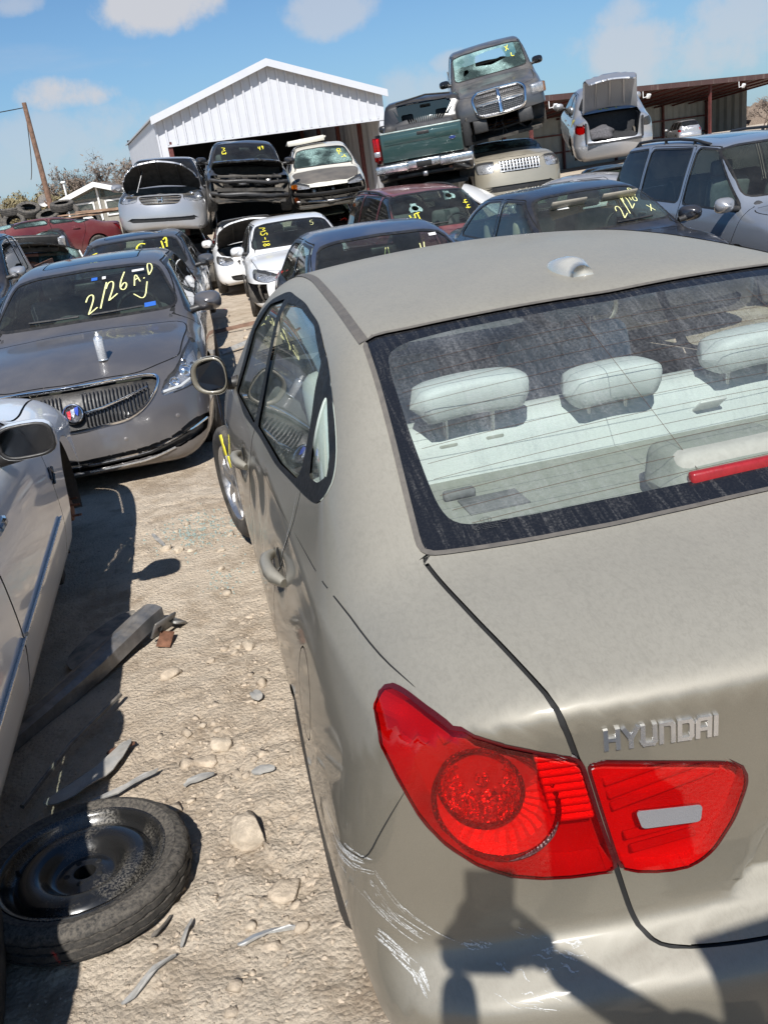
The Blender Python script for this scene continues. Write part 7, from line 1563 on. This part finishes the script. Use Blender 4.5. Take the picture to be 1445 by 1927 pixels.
def glass_bits():
    m, nt, out = newmat('bits'); b = NB(nt); nt.links.new(b.bsdf((.50, .62, .58), .12, 0, spec=.8, trans=.4), out.inputs[0]); rnd = random.Random(9); V, F = [], []
    for i in range(420):
        x, y = rnd.gauss(-1.13, .14), rnd.gauss(3.98, .17)
        if rnd.random() < .12: x, y = rnd.gauss(-1.05, .06), rnd.gauss(3.2, .1)
        s = rnd.uniform(.002, .0048); c = Vector((x, y, gzz(x, y)+s*.4)); a = rnd.uniform(0, 3); k = len(V); u = Vector((math.cos(a), math.sin(a), rnd.uniform(-.4, .4)))*s; v = Vector((-math.sin(a), math.cos(a), rnd.uniform(-.4, .4)))*s; w = Vector((0, 0, s))
        V += [c-u-v-w, c+u-v-w, c+u+v-w, c-u+v-w, c-u-v+w, c+u-v+w, c+u+v+w, c-u+v+w]; F += [tuple(k+j for j in q) for q in ((0, 3, 2, 1), (4, 5, 6, 7), (0, 1, 5, 4), (1, 2, 6, 5), (2, 3, 7, 6), (3, 0, 4, 7))]
    tag(mk('broken_glass', V, F, 'bits', smooth=False), 'scatter of green broken glass crumbs on the lane', 'glass', kind='stuff')
glass_bits()
# ---------------------------------------------------------------- spray can on the grey sedan's hood
def can():
    bm_ = buick_root.matrix_basis if False else Matrix.Translation(buick_root.location) @ buick_root.rotation_euler.to_matrix().to_4x4(); Pw = Vector((-1.47, 4.28+2.25, .95)); inv = bm_.inverted()
    d = (Vector((-1.448, 5.02+0, 0)))
    # ray from the lens through the can foot meets the hood
    r = (_f+_r2*((195-722.5)/FPX)-_u2*((678-963.5)/FPX)).normalized(); o = inv @ CAMP; dl = (inv.to_3x3() @ r)
    X = buick_body.hit(np.array([o[:]]), np.array([dl[:]]), 12.)[0]; w = bm_ @ Vector(X)
    root = empty('spray_can', w+Vector((0, 0, .002))); tag(root, 'white and silver spray can standing on the hood of the grey sedan', 'can'); hh = .150
    lathe('can_body', [(0, .001), (0, .030), (.004, .0325), (hh, .0325), (hh+.004, .031)], 'can_label', root, 28, 'Z'); lathe('can_shoulder', [(hh+.003, .032), (hh+.008, .031), (hh+.018, .022), (hh+.022, .016), (hh+.024, .015)], 'chrome_dull', root, 28, 'Z'); lathe('nozzle', [(hh+.022, .0145), (hh+.034, .014), (hh+.036, .008), (hh+.050, .0075), (hh+.051, .001)], 'white_plastic', root, 20, 'Z')
    lathe('base_ring', [(-.001, .0335), (.006, .034), (.008, .0328)], 'chrome_dull', root, 28, 'Z')
def _can():
    m, nt, out = newmat('can_label'); b = NB(nt); z = b.n('SeparateXYZ'); nt.links.new(b.obj(), z.inputs[0]); f = b.math('MULTIPLY', b.ramp(b.noise(60, 2, .5, b.scale((1, 1, 3))), .5, .56), b.ramp(b.math('SINE', b.math('MULTIPLY', z.outputs[2], 520.)), .1, .3)); nt.links.new(b.bsdf(b.mix(b.math('MULTIPLY', f, .5), (.66, .67, .68), (.25, .26, .30)), .3, .4), out.inputs[0])
_can(); can()
# ---------------------------------------------------------------- tyre pile, crushed red car with planks, black front end at far left
me_t, _ = wheel_mesh(.33, .22, .2, 'steel'); rnd = random.Random(21)
PILE = [(-5.1, 27.0, .11, 90), (-4.5, 27.2, .11, 90), (-5.8, 27.3, .11, 90), (-4.8, 27.1, .33, 90), (-5.4, 27.3, .33, 90), (-5.2, 27.2, .55, 85), (-4.7, 27.3, .55, 92), (-5.6, 27.2, .56, 95), (-5.0, 27.2, .78, 88), (-5.5, 27.3, .8, 80), (-4.55, 27.4, .78, 95), (-6.2, 27.5, .35, 60), (-6.1, 27.2, .95, 35), (-5.15, 27.0, 1.02, 70), (-4.45, 27.2, 1.02, 100), (-5.65, 27.1, 1.22, 20), (-4.85, 27.0, 1.26, 65), (-4.25, 27.0, 1.22, 30), (-5.25, 27.3, 1.5, 75), (-4.6, 27.1, 1.48, 85), (-6.5, 27.2, 1.25, 50), (-6.0, 27.4, 1.5, 80), (-3.95, 27.3, 1.0, 15), (-3.85, 27.4, .4, 85)]
PILE = [(x+.75, y-1.0, z+.0, t) for x, y, z, t in PILE]+[(x+.75+rnd.uniform(-.2, .2), y-1.0, z+.78, t+rnd.uniform(-15, 15)) for x, y, z, t in PILE]
for i, (x, y, z, t) in enumerate(PILE):
    o = bpy.data.objects.new('old_tyre', me_t); link(o); o.location = (x, y, z-.36); o.rotation_euler = (rnd.uniform(-.2, .2), R(t), R(90)+rnd.uniform(-.4, .4)); tag(o, 'worn black tyre in the heap at far left', 'tyre', 'heap of old tyres')
mat_simple('plank_wood', (.34, .22, .145), .9, 0, .3, 5, .3)
car('crushed red car wreck with a torn front, left of the silver minivan', dict(L=4.5, H=1.15, hw=.88, zh=.72, zg=.98, zd=.96, yc=3.3, zc=.9), 'paint_red', (-2.35, 22.2, .42), (3, 4, 128), res=(60, 70), seed=71, dents=.16, seats=False, mirrors=(0, 0), head=None, grille=False, glass='glass_shattered', dmg=crump(2.6, .25, .05, 9), hole=[FRONT(4.5, .8, .3, .62)])
for i, (x, y, z, a, l) in enumerate(((-2.9, 23.6, 1.58, .25, 2.6), (-2.7, 23.9, 1.61, .2, 2.4), (-3.1, 23.3, 1.60, .32, 2.2), (-2.6, 23.4, 1.65, .15, 2.0), (-2.4, 23.8, 1.67, .22, 1.6))):
    tag(box('wooden_plank', (x, y, z), (l, .16, .03), 'plank_wood', None, Euler((0, -.04+.02*i, a))), ('longest weathered plank lying on the crushed red car', 'second weathered plank on the crushed red car', 'weathered plank at the front of the crushed red car roof', 'short weathered plank across the others', 'shortest weathered plank near the silver minivan')[i], 'plank', 'planks on the red wreck')
bw = car('black wreck without its front bumper and with shattered windshield at far left', dict(L=4.5, H=1.40, hw=.88, yc=3.3, yw=2.6, zh=.74), 'paint_black', (-4.15, 22.7, .22), (-2, -6, 184), res=(70, 80), seed=72, dents=.08, seats=False, mirrors=(0, 0), head='lens_clear', grille=False, glass='glass_shattered', hole=[FRONT(4.5, .62, .3, .68)], hood_open=.5)
for (x, z, w, h, m) in ((0, 1.22, 1.25, .22, 'black_plastic'), (-.62, 1.2, .16, .2, 'lamp_shell'), (.62, 1.2, .16, .2, 'lamp_shell'), (0, 1.05, 1.1, .10, 'underbody')): rbox('torn_front_panel', (x, 3.9, z), (w, .10, h), m, bw[0], .03, 2, Euler((-.25, 0, 0)))
def shard():
    xs = np.linspace(-.55, .55, 11); V, F = [], []
    for j, t in enumerate(np.linspace(0, 1, 7)):
        for x in xs: V.append((x*(1-.18*t), .10*(x/.55)**2+.28*t+.02*math.sin(9*x+5*t), .62*t-.05*(x/.55)**2*t))
    for j in range(6):
        for i in range(10): F.append((j*11+i, j*11+i+1, (j+1)*11+i+1, (j+1)*11+i))
    root = empty('broken_windshield', (-3.15, 18.9, .62), (R(-18), R(12), R(28))); tag(root, 'sheet of shattered green windshield glass leaning beside the crushed red car', 'glass'); mk('glass_sheet', V, F, 'glass_shattered', root)
    tube('frame_edge', [Vector(V[i]) for i in (10, 21, 32, 43, 54, 65, 76)], .022, 'white_plastic', root, 6); tube('frame_edge', [Vector(V[i]) for i in (66, 68, 70, 72, 74, 76)], .018, 'trim', root, 6)
shard()
# ---------------------------------------------------------------- the person who takes the picture (behind the lens; only the shadow falls into view)
def skin(name, verts, edges, mat, parent, sub=2):
    me = bpy.data.meshes.new(name); me.from_pydata([v[0] for v in verts], edges, []); o = bpy.data.objects.new(name, me); link(o, parent); me.materials.append(MATS[mat])
    md = o.modifiers.new('skin', 'SKIN'); md.use_smooth_shade = True; o.modifiers.new('sub', 'SUBSURF').levels = sub; o.modifiers[-1].render_levels = sub
    for i, v in enumerate(verts):
        r = v[1]; me.skin_vertices[0].data[i].radius = r if isinstance(r, tuple) else (r, r); me.skin_vertices[0].data[i].use_root = (i == 0)
    return o
mat_simple('skin', (.42, .25, .17), .55, 0, .06, 20); mat_simple('shirt', (.05, .06, .09), .9, 0, .1, 20); mat_simple('jeans', (.04, .05, .09), .9, 0, .15, 30); mat_simple('hair', (.02, .015, .012), .7, 0, .2, 60); mat_simple('shoe', (.03, .03, .03), .7)
def person():
    px, py = -.62, -1.22; root = empty('person', (px, py, 0)); tag(root, 'person in dark shirt and jeans holding a phone up with both hands', 'person')
    ph = CAMP-_f*.018-_u2*.035-_r2*.005; L = lambda v: Vector(v)-Vector((px, py, 0))
    hl = L(ph-_r2*.055-_u2*.02-_f*.004); hr = L(ph+_r2*.055-_u2*.03-_f*.004)
    sl, sr = Vector((-.19, .02, 1.42)), Vector((.19, 0, 1.42)); el = Vector((-.50, .12, 1.28)); er = Vector((.13, .22, 1.22))
    V = [((0, 0, .95), (.15, .12)), ((0, .01, 1.15), (.15, .11)), ((0, .02, 1.36), (.17, .11)), ((0, .02, 1.47), .075), ((0, .05, 1.56), .062), ((0, .07, 1.66), (.08, .10)), ((0, .06, 1.75), (.078, .095)), (sl, .07), (el, .048), (hl-(hl-el).normalized()*.05, .03), (sr, .07), (er, .048), (hr-(hr-er).normalized()*.05, .03), ((-.10, 0, .88), .10), ((-.11, .04, .50), .065), ((-.11, -.01, .10), .045), ((-.12, .12, .04), .045), ((.10, 0, .88), .10), ((.11, .03, .50), .065), ((.12, -.02, .10), .045), ((.13, .11, .04), .045)]
    E = [(0, 1), (1, 2), (2, 3), (3, 4), (4, 5), (5, 6), (2, 7), (7, 8), (8, 9), (2, 10), (10, 11), (11, 12), (0, 13), (13, 14), (14, 15), (15, 16), (0, 17), (17, 18), (18, 19), (19, 20)]
    body = skin('body', V, E, 'skin', root)
    for s, h, e in ((-1, hl, el), (1, hr, er)):
        w = h-(h-e).normalized()*.06; a = _r2*(-s)
        vs = [(w, .028), (w.lerp(h, .6), (.034, .020)), (h, (.034, .018))]; ed = [(0, 1), (1, 2)]
        for k in range(4):
            b0 = h+_u2*(.026-.017*k); n = len(vs); vs += [(b0-_f*.012, .0095), (b0+a*.022-_f*.022, .009), (b0+a*(.040+.004*(k in (1, 2)))-_f*.018, .008)]; ed += [(2, n), (n, n+1), (n+1, n+2)]
        n = len(vs); vs += [(w.lerp(h, .5)+_u2*.03, .011), (h+_u2*.045+a*.012, .010), (h+_u2*.058+a*.03, .009)]; ed += [(1, n), (n, n+1), (n+1, n+2)]
        skin('hand', vs, ed, 'skin', body)
    skin('shirt', [((0, 0, .93), (.165, .135)), ((0, .01, 1.15), (.165, .125)), ((0, .02, 1.36), (.185, .125)), ((0, .02, 1.44), .10), (sl, .10), (sl.lerp(el, .9), .085), (sr, .10), (sr.lerp(er, .9), .085), (el.lerp(hl, .6), .06), (er.lerp(hr, .6), .06)], [(0, 1), (1, 2), (2, 3), (2, 4), (4, 5), (2, 6), (6, 7), (5, 8), (7, 9)], 'shirt', root)
    skin('trousers', [((0, 0, .94), (.17, .135)), ((-.10, 0, .86), .115), ((-.11, .04, .50), .085), ((-.11, -.01, .10), .07), ((.10, 0, .86), .115), ((.11, .03, .50), .085), ((.12, -.02, .10), .07)], [(0, 1), (1, 2), (2, 3), (0, 4), (4, 5), (5, 6)], 'jeans', root)
    skin('hair', [((0, .03, 1.72), (.092, .10)), ((0, .03, 1.79), (.075, .085)), ((0, -.02, 1.66), (.085, .06))], [(0, 1), (0, 2)], 'hair', root)
    skin('nose', [((0, .155, 1.665), .012), ((0, .175, 1.65), .012)], [(0, 1)], 'skin', body, 1)
    for s in (-1, 1): rbox('eye', (s*.032, .148, 1.69), (.022, .012, .011), 'white_plastic', body, .003, 1); rbox('shoe', (s*.12, .07, .04), (.10, .28, .08), 'shoe', root, .03, 2); skin('ear', [((s*.083, .06, 1.69), .012), ((s*.088, .055, 1.66), .010)], [(0, 1)], 'skin', body, 1)
    rbox('mouth', (0, .148, 1.605), (.045, .012, .010), 'badge_red', body, .003, 1)
    bm = bmesh.new(); add_box(bm, (0, 0, 0), (.078, .165, .009), None, .003, 2); bmesh.ops.transform(bm, matrix=Matrix(((_r2.x, _u2.x, -_f.x, ph.x), (_r2.y, _u2.y, -_f.y, ph.y), (_r2.z, _u2.z, -_f.z, ph.z), (0, 0, 0, 1))), verts=bm.verts[:]); o = mesh_of('phone', bm, 'gloss_black', None, ang=40); tag(o, 'black phone held up in both hands', 'phone')
person()
